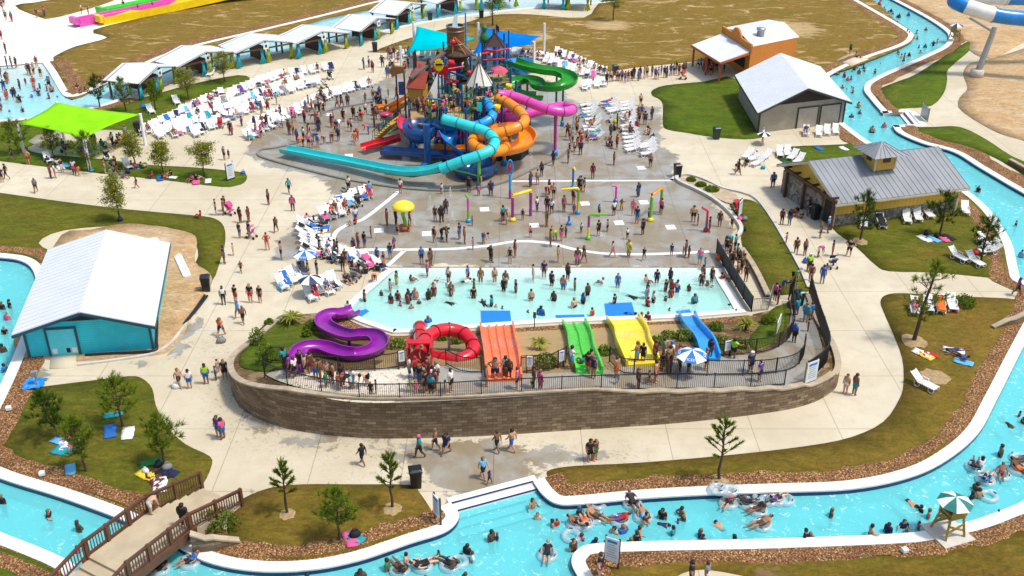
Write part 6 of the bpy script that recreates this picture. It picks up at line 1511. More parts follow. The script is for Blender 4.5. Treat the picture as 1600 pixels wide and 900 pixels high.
# ---- litter bins
M_BIN = M('black_bin', (0.010, 0.011, 0.013), 0.35); M_BING = M('dark_green_bin', (0.006, 0.030, 0.020), 0.4)
def bin_(px, py, mat, label, z=0.0, s=1.0):
    p = G(px, py, z); root = empty('litter_bin', p, 0.2, label, 'bin', 'litter bins')
    b = MB(); h = 1.15 * s; b.add([(x * (0.29 + 0.07 * t) * s, y * (0.29 + 0.07 * t) * s, h * t) for t in (0, 1) for x, y in ((-1, -1), (1, -1), (1, 1), (-1, 1))], [(3, 2, 1, 0), (4, 5, 6, 7)] + [(i, (i + 1) % 4, 4 + (i + 1) % 4, 4 + i) for i in range(4)])
    o = b.build('body', mat, root, local=True); add_bevel(o, 0.05)
    b = MB(); b.add([(x * q * s, y * q * s, z_ * s) for q, z_ in ((0.39, 1.16), (0.39, 1.26), (0.26, 1.36)) for x, y in ((-1, -1), (1, -1), (1, 1), (-1, 1))], [(3, 2, 1, 0), (8, 9, 10, 11)] + [(l * 4 + i, l * 4 + (i + 1) % 4, l * 4 + 4 + (i + 1) % 4, l * 4 + 4 + i) for l in (0, 1) for i in range(4)])
    o = b.build('lid', mat, root, local=True); add_bevel(o, 0.03)
    b = MB(); b.tube([Vector((-0.2 * s, 0.36 * s, 0.12 * s)), Vector((0.2 * s, 0.36 * s, 0.12 * s))], 0.1 * s, 10); b.build('wheel', M_BLACK, root, local=True)
for a in [(650, 760, M_BIN, 'black litter bin on the wet lower path corner'), (1058, 276, M_BIN, 'black litter bin at the tip of the kidney planting bed'), (1119, 217, M_BING, 'dark green litter bin in front of the green lawn'), (323, 454, M_BIN, 'black litter bin at the path corner near the pump house'), (586, 81, M_BIN, 'black litter bin beside the cabana path'), (672, 32, M_BING, 'dark litter bin between far cabanas'), (961, 117, M_BING, 'dark green litter bin next to the food queue'), (216, 208, M_BIN, 'black litter bin below the right corner of lime sail'), (1246, 478, M_BIN, 'black litter bin inside the mound entrance'), (1273, 342, M_BIN, 'black litter bin against the restroom stone wall'), (752, 28, M_BING, 'dark green litter bin under the tall thin tree')]: bin_(*a)

# ---- parasols
M_UW = M('white_parasol_cloth', (0.80, 0.80, 0.80), 0.7, 0.03); M_UB = M('blue_parasol_cloth', (0.015, 0.16, 0.50), 0.7, 0.05); M_UN = M('navy_parasol_cloth', (0.02, 0.04, 0.10), 0.7, 0.05); M_UG = M('green_parasol_cloth', (0.008, 0.17, 0.15), 0.7, 0.05); M_UK = M('black_parasol_cloth', (0.015, 0.016, 0.02), 0.7)
def parasol(base, top, rad, mats, label, n=8, text=None, z=0.0, alt=1, tilt=0.0, rz=0.3):
    p = G(*base, z) if z == 0 else GT(*base); zt = TOPZ(p.y, top) - p.z; root = empty('parasol', p, rz, label, 'parasol', 'patterned parasols')
    b = MB(); b.tube([Vector((0, 0, 0)), Vector((0, 0, zt))], 0.03, 8); b.build('pole', M_STEEL, root, local=True)
    zr = zt - rad * 0.42
    for k in range(n):
        a0, a1 = 2 * PI * k / n, 2 * PI * (k + 1) / n; b = MB()
        v = [Vector((rad * math.cos(a), rad * math.sin(a), zr)) for a in (a0, a1)]; mid = [q * 0.55 + Vector((0, 0, 0)) for q in v]
        for q in mid: q.z = zt - 0.18 * rad
        ap = Vector((0, 0, zt)); b.add([ap, mid[0], mid[1], v[0], v[1]], [(0, 1, 2), (1, 3, 4, 2)])
        o = b.build('canopy_panel', mats[(k // alt) % len(mats)], root, local=True); md = o.modifiers.new('t', 'SOLIDIFY'); md.thickness = 0.02
        if text and mats[(k // alt) % len(mats)] is not M_UW:
            am = (a0 + a1) / 2; e_in = (mid[0] + mid[1]) / 2; e_out = (v[0] + v[1]) / 2; dn = (e_out - e_in).normalized(); sd_ = (v[1] - v[0]).normalized(); nr = sd_.cross(-dn).normalized()
            if nr.z < 0: nr = -nr
            cu = bpy.data.curves.new('lettering', 'FONT'); cu.body = text; cu.size = rad * 0.25; cu.align_x = 'CENTER'; cu.extrude = 0.004; cu.materials.append(M_UW)
            to_ = link(bpy.data.objects.new('lettering_curve', cu)); bpy.context.view_layer.update(); lm = bpy.data.meshes.new_from_object(to_.evaluated_get(bpy.context.evaluated_depsgraph_get())); bpy.data.objects.remove(to_)
            t = bpy.data.objects.new('lettering', lm); link(t); upv = -dn; xv = upv.cross(nr).normalized()
            c = e_in.lerp(e_out, 0.75) + nr * 0.035; t.matrix_local = Matrix(((xv.x, upv.x, nr.x, c.x), (xv.y, upv.y, nr.y, c.y), (xv.z, upv.z, nr.z, c.z), (0, 0, 0, 1))); t.parent = o
    b = MB(); b.lathe((0, 0, 0), [(0, 0), (0.28, 0), (0.28, 0.08), (0.08, 0.14), (0, 0.14)], 12); b.build('base', M_KERBW, root, local=True)
    return root
parasol((480, 425), 391, 1.0, [M_UW, M_UB], 'blue and white lettered parasol over loungers left of the splash pad', text='ICEE', rz=0.35)
parasol((487, 462), 430, 0.95, [M_UN, M_UW], 'navy and white parasol over the loungers at the pool corner', rz=0.1)
parasol((1078, 586), 546, 1.05, [M_UW, M_UB], 'blue and white lettered parasol on the slide plaza', text='ICEE', z=1, rz=0.15)
parasol((1192, 226), 206, 0.75, [M_UK, M_UW], 'black and white parasol at the corner of the grey building')
M_GUARDW = M('yellowed_timber', (0.36, 0.25, 0.06), 0.7, 0.15, 3)
def guard(base, rz, label, plabel, pm, top, rad):
    p = G(*base); root = empty('lifeguard_chair', (p.x, p.y, 0.12), rz, label, 'lifeguard chair', 'lifeguard chairs')
    for sx in (-1, 1):
        for sy in (-1, 1): b = MB(); b.bar(Vector((sx * 0.6, sy * 0.6, 0)), Vector((sx * 0.42, sy * 0.4, 1.25)), 0.12, 0.12); b.build('leg', M_GUARDW, root, local=True)
    b = MB(); b.box((0, 0, 1.25), (1.05, 0.95, 0.1)); b.build('seat', M_GUARDW, root, local=True)
    b = MB()
    for k in range(4): b.box((0, 0.5 + 0.02 * k, 1.45 + 0.17 * k), (1.0, 0.06, 0.13))
    b.build('backrest', M_GUARDW, root, local=True)
    for sx in (-1, 1): b = MB(); b.box((sx * 0.5, 0, 1.55), (0.12, 0.9, 0.07)); b.box((sx * 0.5, -0.38, 1.4), (0.09, 0.09, 0.3)); b.build('armrest', M_GUARDW, root, local=True)
    b = MB()
    for sy in (-0.5, 0.5): b.bar(Vector((-0.55, sy, 0.35)), Vector((0.5, sy, 0.85)), 0.08, 0.1); b.bar(Vector((0.55, sy, 0.35)), Vector((-0.5, sy, 0.85)), 0.08, 0.1)
    for zz in (0.45, 0.8): b.box((0, -0.55 + zz * 0.1, zz), (0.95, 0.14, 0.06))
    b.build('brace', M_GUARDW, root, local=True)
    q = parasol(base, top, rad, pm, plabel, rz=0.5)
    return root
b = MB(); c = G(1481, 832, 0.1); b.box((c.x, c.y, 0.06), (2.0, 2.0, 0.13), 0.35); tag(b.build('concrete_pad', M_KERBW), kind='structure')
guard((1480, 833), PI + 0.3, 'yellow timber lifeguard chair on a pad by the lower river', 'green and white parasol over the lower lifeguard chair', [M_UG, M_UW], 776, 0.95)
guard((1490, 64), PI - 1.0, 'timber lifeguard chair by the far river bend upper right', 'navy and white parasol at the far river bend', [M_UN, M_UW], 36, 0.95)

# ---- notice boards
def board(bl, br, ht, lift, label, on_mound=False, mat=None, posts=True, lines=True, pm=None, fixed_z=None, name='notice_board'):
    f = (lambda q: GT(*q)) if on_mound else (lambda q: G(*q, fixed_z or 0.0))
    a, c = f(bl), f(br); root = empty(name, (a + c) / 2, 0, label, 'notice board', 'notice boards'); d = c - a; d.z = 0; L = d.length; an = math.atan2(d.y, d.x); n = Vector((d.y, -d.x, 0)).normalized()
    if n.y > 0: n = -n
    m_ = (a + c) / 2; b = MB(); b.box(m_ + Vector((0, 0, lift + ht / 2)), (L, 0.05, ht), an); bo = b.build('panel', mat or M_SIGNB, root)
    if posts:
        for q in (a, c): b = MB(); b.box(q + Vector((0, 0, (lift + ht) / 2)) - n * 0.07, (0.09, 0.09, lift + ht + 0.1), an); b.build('post', pm or M_WOOD, root)
    if lines:
        b = MB(); b.box(m_ + n * 0.031 + Vector((0, 0, lift + ht * 0.86)), (L * 0.7, 0.01, ht * 0.10), an); o = b.build('heading_band', M_UB); o.parent = bo
        o.matrix_parent_inverse = Matrix()
        b = MB(); rg = random.Random(int(bl[0]))
        for k in range(6): w = L * rg.uniform(0.5, 0.78); b.box(m_ + n * 0.031 + Vector((0, 0, lift + ht * (0.72 - 0.105 * k))), (w, 0.008, ht * 0.03), an)
        o = b.build('text_line', M_STEEL); o.parent = bo; o.matrix_parent_inverse = Matrix()
    return root
def pipe_parent(o): pass
board((944, 884), (965, 891), 1.5, 0.5, 'pale rules board on the rock bed by the river corner')
board((678, 812), (687, 822), 1.3, 0.55, 'pale board on two dark posts at river steps')
board((474, 583), (485, 582), 0.75, 0.6, 'small white board on the railing by the purple slide', True, M_WHITE)
board((624, 578), (633, 576), 0.75, 0.6, 'small white board near the red tube slide entry', True, M_WHITE)
board((823, 583), (832, 583), 0.75, 0.5, 'small white board right of the coral slide', True, M_WHITE)
board((873, 575), (881, 573), 0.75, 0.5, 'small white board left of the green slide', True, M_WHITE)
board((1131, 558), (1140, 557), 0.75, 0.5, 'small white board right of the sky blue slide', True, M_WHITE)
board((1037, 572), (1046, 571), 0.75, 0.5, 'small white board right of the yellow slide', True, M_WHITE)
board((1257, 603), (1274, 598), 1.5, 0.25, 'large white board between timber posts at the right mound corner', True, M_SIGNB, pm=M_GUARDW)
board((1212, 528), (1217, 519), 0.9, 0.5, 'green and white board on the upper right small lawn', True, M_WHITE, pm=M_GUARDW)
board((1153, 342), (1158, 336), 1.4, 0.2, 'tall white sign on the lawn right of the splash pad', False, M_WHITE)
board((356, 284), (367, 280), 1.6, 0.25, 'white notice board at the tip of the strip lawn')
board((1438, 182), (1448, 191), 1.5, 0.1, 'grey wire gate panel beside the far river entry', False, M_STEEL, lines=False, pm=M_STEEL)
b = MB(); p = G(835, 513); b.box(p + Vector((0, 0, 0.6)), (0.07, 0.07, 1.3)); root = empty('marker_post', p, 0, 'slim brown depth marker post at the pool edge', 'post'); b.build('post', M_RAILW, root); b = MB(); b.box(p + Vector((0, -0.05, 1.15)), (0.22, 0.03, 0.5)); b.build('plate', M_RAILW, root)
# ---- odds and ends
def panel_frame(q, label, mat=M_WHITE):
    c = [G(*p, 0.14) for p in q]; b = MB(); root = empty('leaning_panel', c[0], 0, label, 'panel')
    for i in range(4): b.bar(c[i], c[(i + 1) % 4], 0.14, 0.1)
    b.build('frame', mat, root); b = MB(); b.slab([p + Vector((0, 0, 0.0)) for p in c], 0.03); b.build('sheet', M_SIGNB, root)
panel_frame([(274, 402), (281, 396), (297, 430), (288, 433)], 'long white framed panel lying on the bare dirt')
panel_frame([(234, 374), (244, 371), (258, 394), (250, 397)], 'white framed panel lying behind the pump house roof')
for i, (pp_, w, h_, c_, lab) in enumerate([((54, 601), 1.3, .22, (0.01, 0.22, 0.6), 'crumpled blue tarp beside the pump house path')]):
    b = MB(); rg = random.Random(3); N = 7; c = G(*pp_, 0.06)
    b.add([c + Vector(((x / N - .5) * w * rg.uniform(.85, 1.1), (y / N - .5) * w * rg.uniform(.85, 1.1), rg.uniform(0.02, h_))) for y in range(N + 1) for x in range(N + 1)], [(y * (N + 1) + x, y * (N + 1) + x + 1, (y + 1) * (N + 1) + x + 1, (y + 1) * (N + 1) + x) for y in range(N) for x in range(N)]); o = tag(b.build('tarp', M('blue_tarp', c_, 0.5, 0.15)), lab, 'tarp'); md = o.modifiers.new('t', 'SOLIDIFY'); md.thickness = 0.02
def spotlight(px, py, label):
    p = G(px, py, 0.06); root = empty('spotlight', p, 0, label, 'spotlight'); b = MB(); b.tube([p, p + Vector((0, 0, 0.9))], 0.04, 6); b.build('pole', M_STEEL, root); b = MB(); b.box(p + Vector((0, 0, 1.0)), (0.35, 0.3, 0.3), 0.3); b.build('lamp_head', M_STEEL, root)
spotlight(58, 603, 'grey double spotlight on a pole by the lower left lawn')
for px, py, lab in ((14, 640, 'white box light in the rock bed at the left edge'), (66, 742, 'white box light on the rock bed of the lower left bank'), (1413, 862, 'white box light on the grass edge below the river')):
    p = G(px, py, 0.12); b = MB(); b.box(p + Vector((0, 0, 0.12)), (0.34, 0.3, 0.25), 0.3); o = tag(b.build('ground_light', M_WHITE), lab, 'ground light'); add_bevel(o, 0.04)

for k_, (a_, c_) in enumerate((((287, 506), (320, 461)), ((293, 500), (324, 462)))):
    b = MB(); b.tube(crom([G(*a_, 0.12), G((a_[0] + c_[0]) / 2 + 1, (a_[1] + c_[1]) / 2, 0.12), G(*c_, 0.12)], False, 3), 0.09, 8); tag(b.build('edging_pipe', M_BLACK), ('left' if k_ == 0 else 'right') + ' black pipe lying along the dirt edge by the path', 'pipe', 'black pipes by the path')
# ================================================================== PEOPLE, LOUNGERS, TUBES, TOWELS
COLS = dict(k=('black', (0.012, 0.012, 0.015)), w=('white', (0.75, 0.75, 0.74)), r=('red', (0.50, 0.02, 0.025)), b=('blue', (0.02, 0.13, 0.45)), n=('navy', (0.012, 0.022, 0.085)), g=('green', (0.02, 0.20, 0.05)), y=('yellow', (0.75, 0.55, 0.04)), o=('orange', (0.75, 0.14, 0.02)), p=('pink', (0.68, 0.10, 0.28)), v=('purple', (0.13, 0.04, 0.26)), t=('teal', (0.01, 0.30, 0.36)), l=('lime', (0.32, 0.65, 0.03)), m=('maroon', (0.17, 0.015, 0.03)), e=('grey', (0.22, 0.22, 0.23)), c=('sky blue', (0.12, 0.42, 0.70)), u=('brown', (0.10, 0.05, 0.028)))
SKINS = [(0.62, 0.38, 0.26), (0.52, 0.29, 0.18), (0.40, 0.20, 0.115), (0.24, 0.11, 0.06), (0.11, 0.05, 0.028)]
HAIRS = [(0.012, 0.009, 0.007), (0.02, 0.012, 0.008), (0.07, 0.035, 0.015), (0.20, 0.12, 0.045)]
def mk_oattr(name, attr, rough, kind='OBJECT'):
    m, nt, out = nmat(name); t = NT(nt); a = t.attr(attr, kind).outputs['Color']
    n = t.noise(t.pos(), 9, 3, 0.6); t.bsdf(out, t.mix(t.smooth(n, 0.35, 0.7, 0, 0.35), a, t.mix(1.0, a, (0.6, 0.6, 0.6), 'MULTIPLY')), rough, 0, 0.4); return m
M_SKIN, M_TOP, M_BOT, M_HAIR = mk_oattr('skin', 'skin', 0.5), mk_oattr('top_cloth', 'top', 0.8), mk_oattr('bottom_cloth', 'bottom', 0.8), mk_oattr('hair', 'hair', 0.6)
BONES = [('pelvis', 'waist'), ('waist', 'chest'), ('chest', 'neck'), ('neck', 'head0'), ('head0', 'head1'), ('head1', 'head2')] + [(a + s, b + s) for s in 'LR' for a, b in (('sh', 'el'), ('el', 'wr'), ('wr', 'ha'), ('hip', 'kn'), ('kn', 'an'), ('an', 'to'))] + [('chest', 'shL'), ('chest', 'shR'), ('pelvis', 'hipL'), ('pelvis', 'hipR')]
RAD = dict(pelvis=(.165, .12), waist=(.145, .105), chest=(.175, .115), neck=(.062, .062), head0=(.09, .10), head1=(.105, .12), head2=(.075, .085), sh=(.075, .075), el=(.05, .05), wr=(.037, .037), ha=(.045, .03), hip=(.105, .105), kn=(.072, .072), an=(.047, .047), to=(.05, .04))
def joints(kind):
    J = dict(pelvis=(0, 0, .95), waist=(0, 0, 1.10), chest=(0, .01, 1.30), neck=(0, .01, 1.45), head0=(0, -.005, 1.53), head1=(0, -.01, 1.62), head2=(0, .0, 1.71))
    for s, x in (('L', -1), ('R', 1)):
        J.update({'sh' + s: (x * .18, .01, 1.39), 'el' + s: (x * .235, .03, 1.12), 'wr' + s: (x * .25, -.03, .88), 'ha' + s: (x * .245, -.06, .78), 'hip' + s: (x * .095, 0, .90), 'kn' + s: (x * .105, -.015, .50), 'an' + s: (x * .11, .02, .08), 'to' + s: (x * .125, -.13, .045)})
    def S(**k): J.update(k)
    if kind == 'walk': S(knL=(-.1, -.17, .53), anL=(-.1, -.24, .10), toL=(-.1, -.39, .07), knR=(.1, .08, .50), anR=(.1, .33, .16), toR=(.1, .24, .06), elL=(-.23, .14, 1.13), wrL=(-.23, .14, .89), haL=(-.23, .12, .80), elR=(.23, -.10, 1.13), wrR=(.22, -.26, .93), haR=(.21, -.32, .85))
    elif kind == 'akimbo': S(elL=(-.37, .09, 1.17), wrL=(-.20, -.02, 1.03), haL=(-.14, -.07, 1.0), elR=(.37, .09, 1.17), wrR=(.20, -.02, 1.03), haR=(.14, -.07, 1.0), knL=(-.14, 0, .5), anL=(-.17, .02, .08), toL=(-.21, -.12, .045))
    elif kind == 'reach': S(elL=(-.33, -.06, 1.25), wrL=(-.42, -.24, 1.28), haL=(-.45, -.33, 1.30), elR=(.30, -.02, 1.17), wrR=(.33, -.22, 1.02), haR=(.33, -.32, 1.0), knR=(.13, -.03, .5), anR=(.15, .03, .08), toR=(.18, -.12, .045))
    elif kind == 'bend':
        S(waist=(0, -.08, 1.04), chest=(0, -.27, 1.10), neck=(0, -.42, 1.12), head0=(0, -.49, 1.10), head1=(0, -.57, 1.10), head2=(0, -.65, 1.12))
        for s, x in (('L', -1), ('R', 1)): J.update({'sh' + s: (x * .17, -.36, 1.09), 'el' + s: (x * .2, -.40, .83), 'wr' + s: (x * .17, -.47, .60), 'ha' + s: (x * .16, -.50, .51), 'hip' + s: (x * .095, .03, .90), 'kn' + s: (x * .11, -.03, .5)})
    elif kind == 'sit':
        for k in ('pelvis', 'waist', 'chest', 'neck', 'head0', 'head1', 'head2'): a = J[k]; J[k] = (a[0], a[1] + (a[2] - .95) * .12, a[2] - .83)
        for s, x in (('L', -1), ('R', 1)): J.update({'sh' + s: (x * .18, .07, .56), 'el' + s: (x * .24, .0, .32), 'wr' + s: (x * .2, -.22, .30), 'ha' + s: (x * .18, -.31, .31), 'hip' + s: (x * .1, -.03, .11), 'kn' + s: (x * .16, -.38, .40), 'an' + s: (x * .14, -.66, .08), 'to' + s: (x * .15, -.80, .06)})
    elif kind == 'lie':   # on the back, raised shoulders
        S(pelvis=(0, 0, .12), waist=(0, .14, .17), chest=(0, .33, .30), neck=(0, .46, .41), head0=(0, .52, .47), head1=(0, .58, .53), head2=(0, .64, .59))
        for s, x in (('L', -1), ('R', 1)): J.update({'sh' + s: (x * .18, .40, .36), 'el' + s: (x * .34, .22, .22), 'wr' + s: (x * .36, -.0, .2), 'ha' + s: (x * .36, -.1, .2), 'hip' + s: (x * .1, -.06, .12), 'kn' + s: (x * .13, -.45, .2), 'an' + s: (x * .14, -.84, .1), 'to' + s: (x * .15, -.92, .2)})
    elif kind == 'swim':  # prone, arms forward
        S(pelvis=(0, 0, .06), waist=(0, -.16, .08), chest=(0, -.36, .12), neck=(0, -.52, .16), head0=(0, -.58, .2), head1=(0, -.66, .24), head2=(0, -.73, .28))
        for s, x in (('L', -1), ('R', 1)): J.update({'sh' + s: (x * .18, -.46, .12), 'el' + s: (x * .32, -.68, .06), 'wr' + s: (x * .28, -.92, .05), 'ha' + s: (x * .26, -1.0, .05), 'hip' + s: (x * .1, .06, .05), 'kn' + s: (x * .14, .48, .02), 'an' + s: (x * .13, .90, .05), 'to' + s: (x * .14, 1.02, .03)})
    return {k: Vector(v) for k, v in J.items()}
def grow(kind):
    J = joints(kind); names = list(J); me = bpy.data.meshes.new('figure'); me.from_pydata([J[n] for n in names], [(names.index(a), names.index(b)) for a, b in BONES], [])
    o = link(bpy.data.objects.new('figure', me)); md = o.modifiers.new('skin', 'SKIN'); md.use_smooth_shade = True
    o.modifiers.new('sub', 'SUBSURF').levels = 1
    for i, n in enumerate(names):
        k = n[:-1] if n[-1] in 'LR' and n[:-1] in RAD else n; sv = me.skin_vertices[0].data[i]; sv.radius = [q * 1.12 for q in RAD[k]]; sv.use_root = (n == 'pelvis')
    bpy.context.view_layer.update(); ev = o.evaluated_get(bpy.context.evaluated_depsgraph_get()); m2 = bpy.data.meshes.new_from_object(ev)
    bpy.data.objects.remove(o)
    V = np.array([v.co[:] for v in m2.vertices]); F = [tuple(p.vertices) for p in m2.polygons]; N = np.array([v.normal[:] for v in m2.vertices]); bpy.data.meshes.remove(m2)
    A = np.array([J[a][:] for a, b in BONES]); B = np.array([J[b][:] for a, b in BONES]); cen = np.array([V[list(f)].mean(0) for f in F]); cls = []
    for c in cen:
        ab = B - A; t = np.clip(((c - A) * ab).sum(1) / (ab * ab).sum(1), 0, 1); d = np.linalg.norm(c - (A + ab * t[:, None]), axis=1); i = int(d.argmin()); cls.append((BONES[i], t[i]))
    hd = (J['head2'] - J['neck']).normalized(); fw = Vector((0, -1, 0))
    if kind in ('swim',): fw = Vector((0, 0, -1))
    if kind in ('lie',): fw = Vector((0, -.5, .85))
    if kind == 'bend': fw = Vector((0, -.2, -1))
    hair = [cl[0][0].startswith('head') and ((Vector(c) - J['head1']).dot(fw) < 0.045 if (Vector(c) - J['head1']).dot(hd) < 0.06 else True) and (Vector(c) - J['head0']).dot(hd) > -0.03 for cl, c in zip(cls, cen)]
    return V, F, N, cls, hair
def region(cl, hair, outfit):
    (a, b), t = cl
    if hair: return 3
    tor = a in ('waist', 'chest') or (a, b) == ('pelvis', 'waist')
    if outfit == 'shirt':
        if (a == 'chest') or (a == 'waist') or (a == 'pelvis' and b == 'waist' and t > .45): return 1 if not (b == 'neck' and t > .75) else 0
        if a[:2] == 'sh' and t < .62: return 1
        if a == 'pelvis' or a.startswith('hip') and t < .68: return 2
    elif outfit == 'bare':
        if a == 'pelvis' and (b != 'waist' or t < .55) or (a.startswith('hip') and t < .72): return 2
    elif outfit == 'suit':
        if a in ('waist', 'pelvis') or (a == 'chest' and not (b == 'neck' and t > .4)) or (a.startswith('hip') and t < .12): return 1
    elif outfit == 'bikini':
        if (a == 'waist' and t > .72) or (a == 'chest' and b == 'neck' and t < .15) or (a == 'chest' and b != 'neck' and t < .4): return 1
        if a == 'pelvis' and (b != 'waist' or t < .35) or (a.startswith('hip') and t < .12): return 2
    elif outfit == 'dress':
        if a in ('waist', 'pelvis', 'chest') or (a[:2] == 'sh' and t < .3) or (a.startswith('hip') and t < .8): return 1
    return 0
FIG, PM = {}, {}
for kd in ('stand', 'walk', 'akimbo', 'reach', 'bend', 'sit', 'lie', 'swim'): FIG[kd] = grow(kd)
def figmesh(kd, outfit, what):
    """what: 'all' one mesh in four materials, 'body' skin only, 1/2/3 one garment or the hair"""
    key = (kd, outfit, what)
    if key in PM: return PM[key]
    V, F, N, cls, hair = FIG[kd]; rg_ = [region(c, h, outfit) for c, h in zip(cls, hair)]
    if what in ('all', 'body'):
        me = bpy.data.meshes.new('person'); me.from_pydata(V.tolist(), [], F)
        for m in (M_SKIN, M_TOP, M_BOT, M_HAIR): me.materials.append(m)
        if what == 'all': me.polygons.foreach_set('material_index', rg_)
    else:
        ids = [i for i, r in enumerate(rg_) if r == what]
        if not ids: PM[key] = None; return None
        W = V + N * 0.014; us = sorted({v for i in ids for v in F[i]}); mp = {v: k for k, v in enumerate(us)}
        me = bpy.data.meshes.new(('top', 'shorts', 'hair')[what - 1]); me.from_pydata([tuple(W[v]) for v in us], [], [tuple(mp[v] for v in F[i]) for i in ids]); me.materials.append((M_TOP, M_BOT, M_HAIR)[what - 1])
    me.polygons.foreach_set('use_smooth', [True] * len(me.polygons)); me.update(); PM[key] = me; return me

PEOPLE = []   # dicts gathered first, the 300 that show largest become objects
prg = random.Random(21)
def person(p, pose, top, bot, zone, rz=None, child=False, big=False, hat=None, z_off=0.0, skin=None):
    if bot not in COLS and bot not in '-*+': bot = 'k'
    outfit = 'bare' if top == 's' else 'suit' if bot == '-' else 'bikini' if bot == '*' else 'dress' if bot == '+' else 'shirt'
    b2 = top if bot in '-*+' else bot
    if outfit == 'bare' and bot in '-*+': b2 = 'k'
    sc_ = (prg.uniform(.58, .72) if child else prg.uniform(.89, 1.0)); sk = SKINS[skin if skin is not None else prg.choice((0, 1, 1, 2, 2, 3, 3, 4))]
    px, py = PX(p); dep = p[1] * CT - (p[2] - CAM_H) * ST
    d = dict(p=Vector(p) + Vector((0, 0, z_off)), pose=pose, outfit=outfit, top=top, bot=b2, zone=zone, rz=prg.uniform(0, 2 * PI) if rz is None else rz, s=sc_, wx=1.28 if big else prg.uniform(.92, 1.1), child=child, hat=hat, skin=sk, hair=COLS[hat][1] if hat else prg.choice(HAIRS), px=px, py=py, size=sc_ / dep * (0.6 if pose in ('sit', 'lie', 'swim') or z_off < -0.3 else 1.0) * (1.0 if -5 < px < 1605 and -5 < py < 930 else 0.0))
    PEOPLE.append(d); return d
POSE = dict(s='stand', w='walk', a='akimbo', r='reach', b='bend', i='sit', l='lie', f='swim')
def group(zone, txt, surf=None, z_off=0.0):
    """each entry: x,y,pose+top+bottom[+flags]; c child, B broad, h? hat colour"""
    for tok in txt.split():
        x, y, code = tok.split(','); pose = POSE[code[0]]; fl = code[3:]
        p = (surf or G)(float(x), float(y))
        person(p, pose, code[1], code[2], zone, child='c' in fl.split('h')[0], big='B' in fl, hat=fl.split('h')[1][0] if 'h' in fl else None, z_off=z_off)
group('on the lower path by the stone wall', '567,726,wkk 656,715,wtkhp 681,703,wsn 698,709,wnnB 777,706,wsk 800,704,wsb 755,747,wck 765,757,wvkc 922,720,skkB 930,719,sug 1320,615,sw* 1334,617,sst')
group('on the path left of the slides', '281,605,wsu 297,607,swb 323,600,slb 338,594,stkc 352,592,ska 341,582,sw*c 342,682,svb 349,686,spb 346,525,wonB 350,476,swk 369,474,skr 392,473,skr 407,473,sku 373,497,wcbhb 381,506,wsk 377,426,wukc 365,399,sp-c 351,412,snn 375,372,skb 390,372,snb 376,348,skm 389,347,smu 338,336,suk 350,336,sp* 313,341,iro 352,330,wuk 418,391,ar- 440,405,ask 432,363,wsk 452,303,wtk 458,330,sp- 420,320,sek')
group('on the wide path at far left', '57,301,wek 214,294,wsrc 4,285,snk 11,280,wkn 80,279,sp- 87,278,swp 98,270,snw 117,273,swp 124,275,wo-c 165,271,srb 182,268,skkB 45,257,asr 175,285,sgk 180,283,skb 351,250,stk 358,248,sukc 20,250,wkn')
group('on the path before the restroom', '1207,293,sbnB 1221,351,smk 1233,352,skb 1281,372,suk 1293,364,scnhw 1326,400,akkB 1243,398,suu 1257,399,ssn 1278,401,bpwhw 1284,443,sbbhk 1263,424,slkBhw 1266,441,su- 1267,452,wukc 1228,382,rp-c 1153,273,wkk 1300,400,snr 1191,222,swnhc 1588,462,wvk 1166,258,ikn 1181,246,iyk 1152,265,ikk 1240,337,iukB 1253,341,iku 1262,333,sun 1276,330,imk')
group('on the entry ramp right of the pool', '1244,493,rtb 1258,503,sttB 1266,500,sbt 1262,518,sp-c 1240,535,sbkhe 1249,475,sp-c 1246,482,stb 1141,384,bttB 1148,393,stk 1140,403,sun 1151,407,stk 1155,421,skuB 1152,434,sskB 1160,417,skk 1165,440,sum 1146,412,sk- 1157,428,suk 1210,471,spk 1215,476,skm 1222,456,bnb 1238,440,bgk 1245,440,stkc 1244,456,stwc 1135,396,sun 1143,420,sk-', lambda a, b: GT(a, b) if b > 455 else G(a, b))
group('on the slide plaza', '445,577,stk 453,588,svk 461,590,swkhm 470,580,skm 478,587,ssk 486,583,sum 494,594,ssb 501,592,su* 510,605,sgtc 513,598,ssu 520,598,ssk 529,606,so-c 535,602,skp 530,610,sp-c 548,607,bkw 551,607,swc 574,603,bsk 580,620,skkc 588,616,skbc 642,612,sbl 650,620,sp-c 665,613,skk 674,619,stk 680,610,sp- 672,600,sr- 677,604,swr 696,618,su-c 705,612,swk 640,590,swt 650,592,arnhr 660,573,srm 672,584,sr- 668,592,sun 774,594,asnB 789,594,ssmc 795,592,suk 790,588,swr 808,608,spk 832,608,sykc 844,610,sp+ 834,606,suk 893,574,rwc 910,570,itg 919,583,skrB 927,591,sn- 923,578,ssk 930,576,stkc 963,590,sso 964,600,wscc 997,606,suuB 1014,601,wm-c 1024,597,ssrB 995,567,rsc 1004,568,skk 1023,565,smkB 1034,576,sk-c 1042,580,su- 1046,573,ssk 1048,567,swwhb 1036,560,st- 1040,572,sp-c 1109,560,snb 1102,578,suk 1145,559,rlkB 1172,582,snnBhw 1186,597,svn 1062,580,stkc 1075,583,suk 682,598,swu 656,604,skb 1060,570,sp- 760,603,sm-', GT)
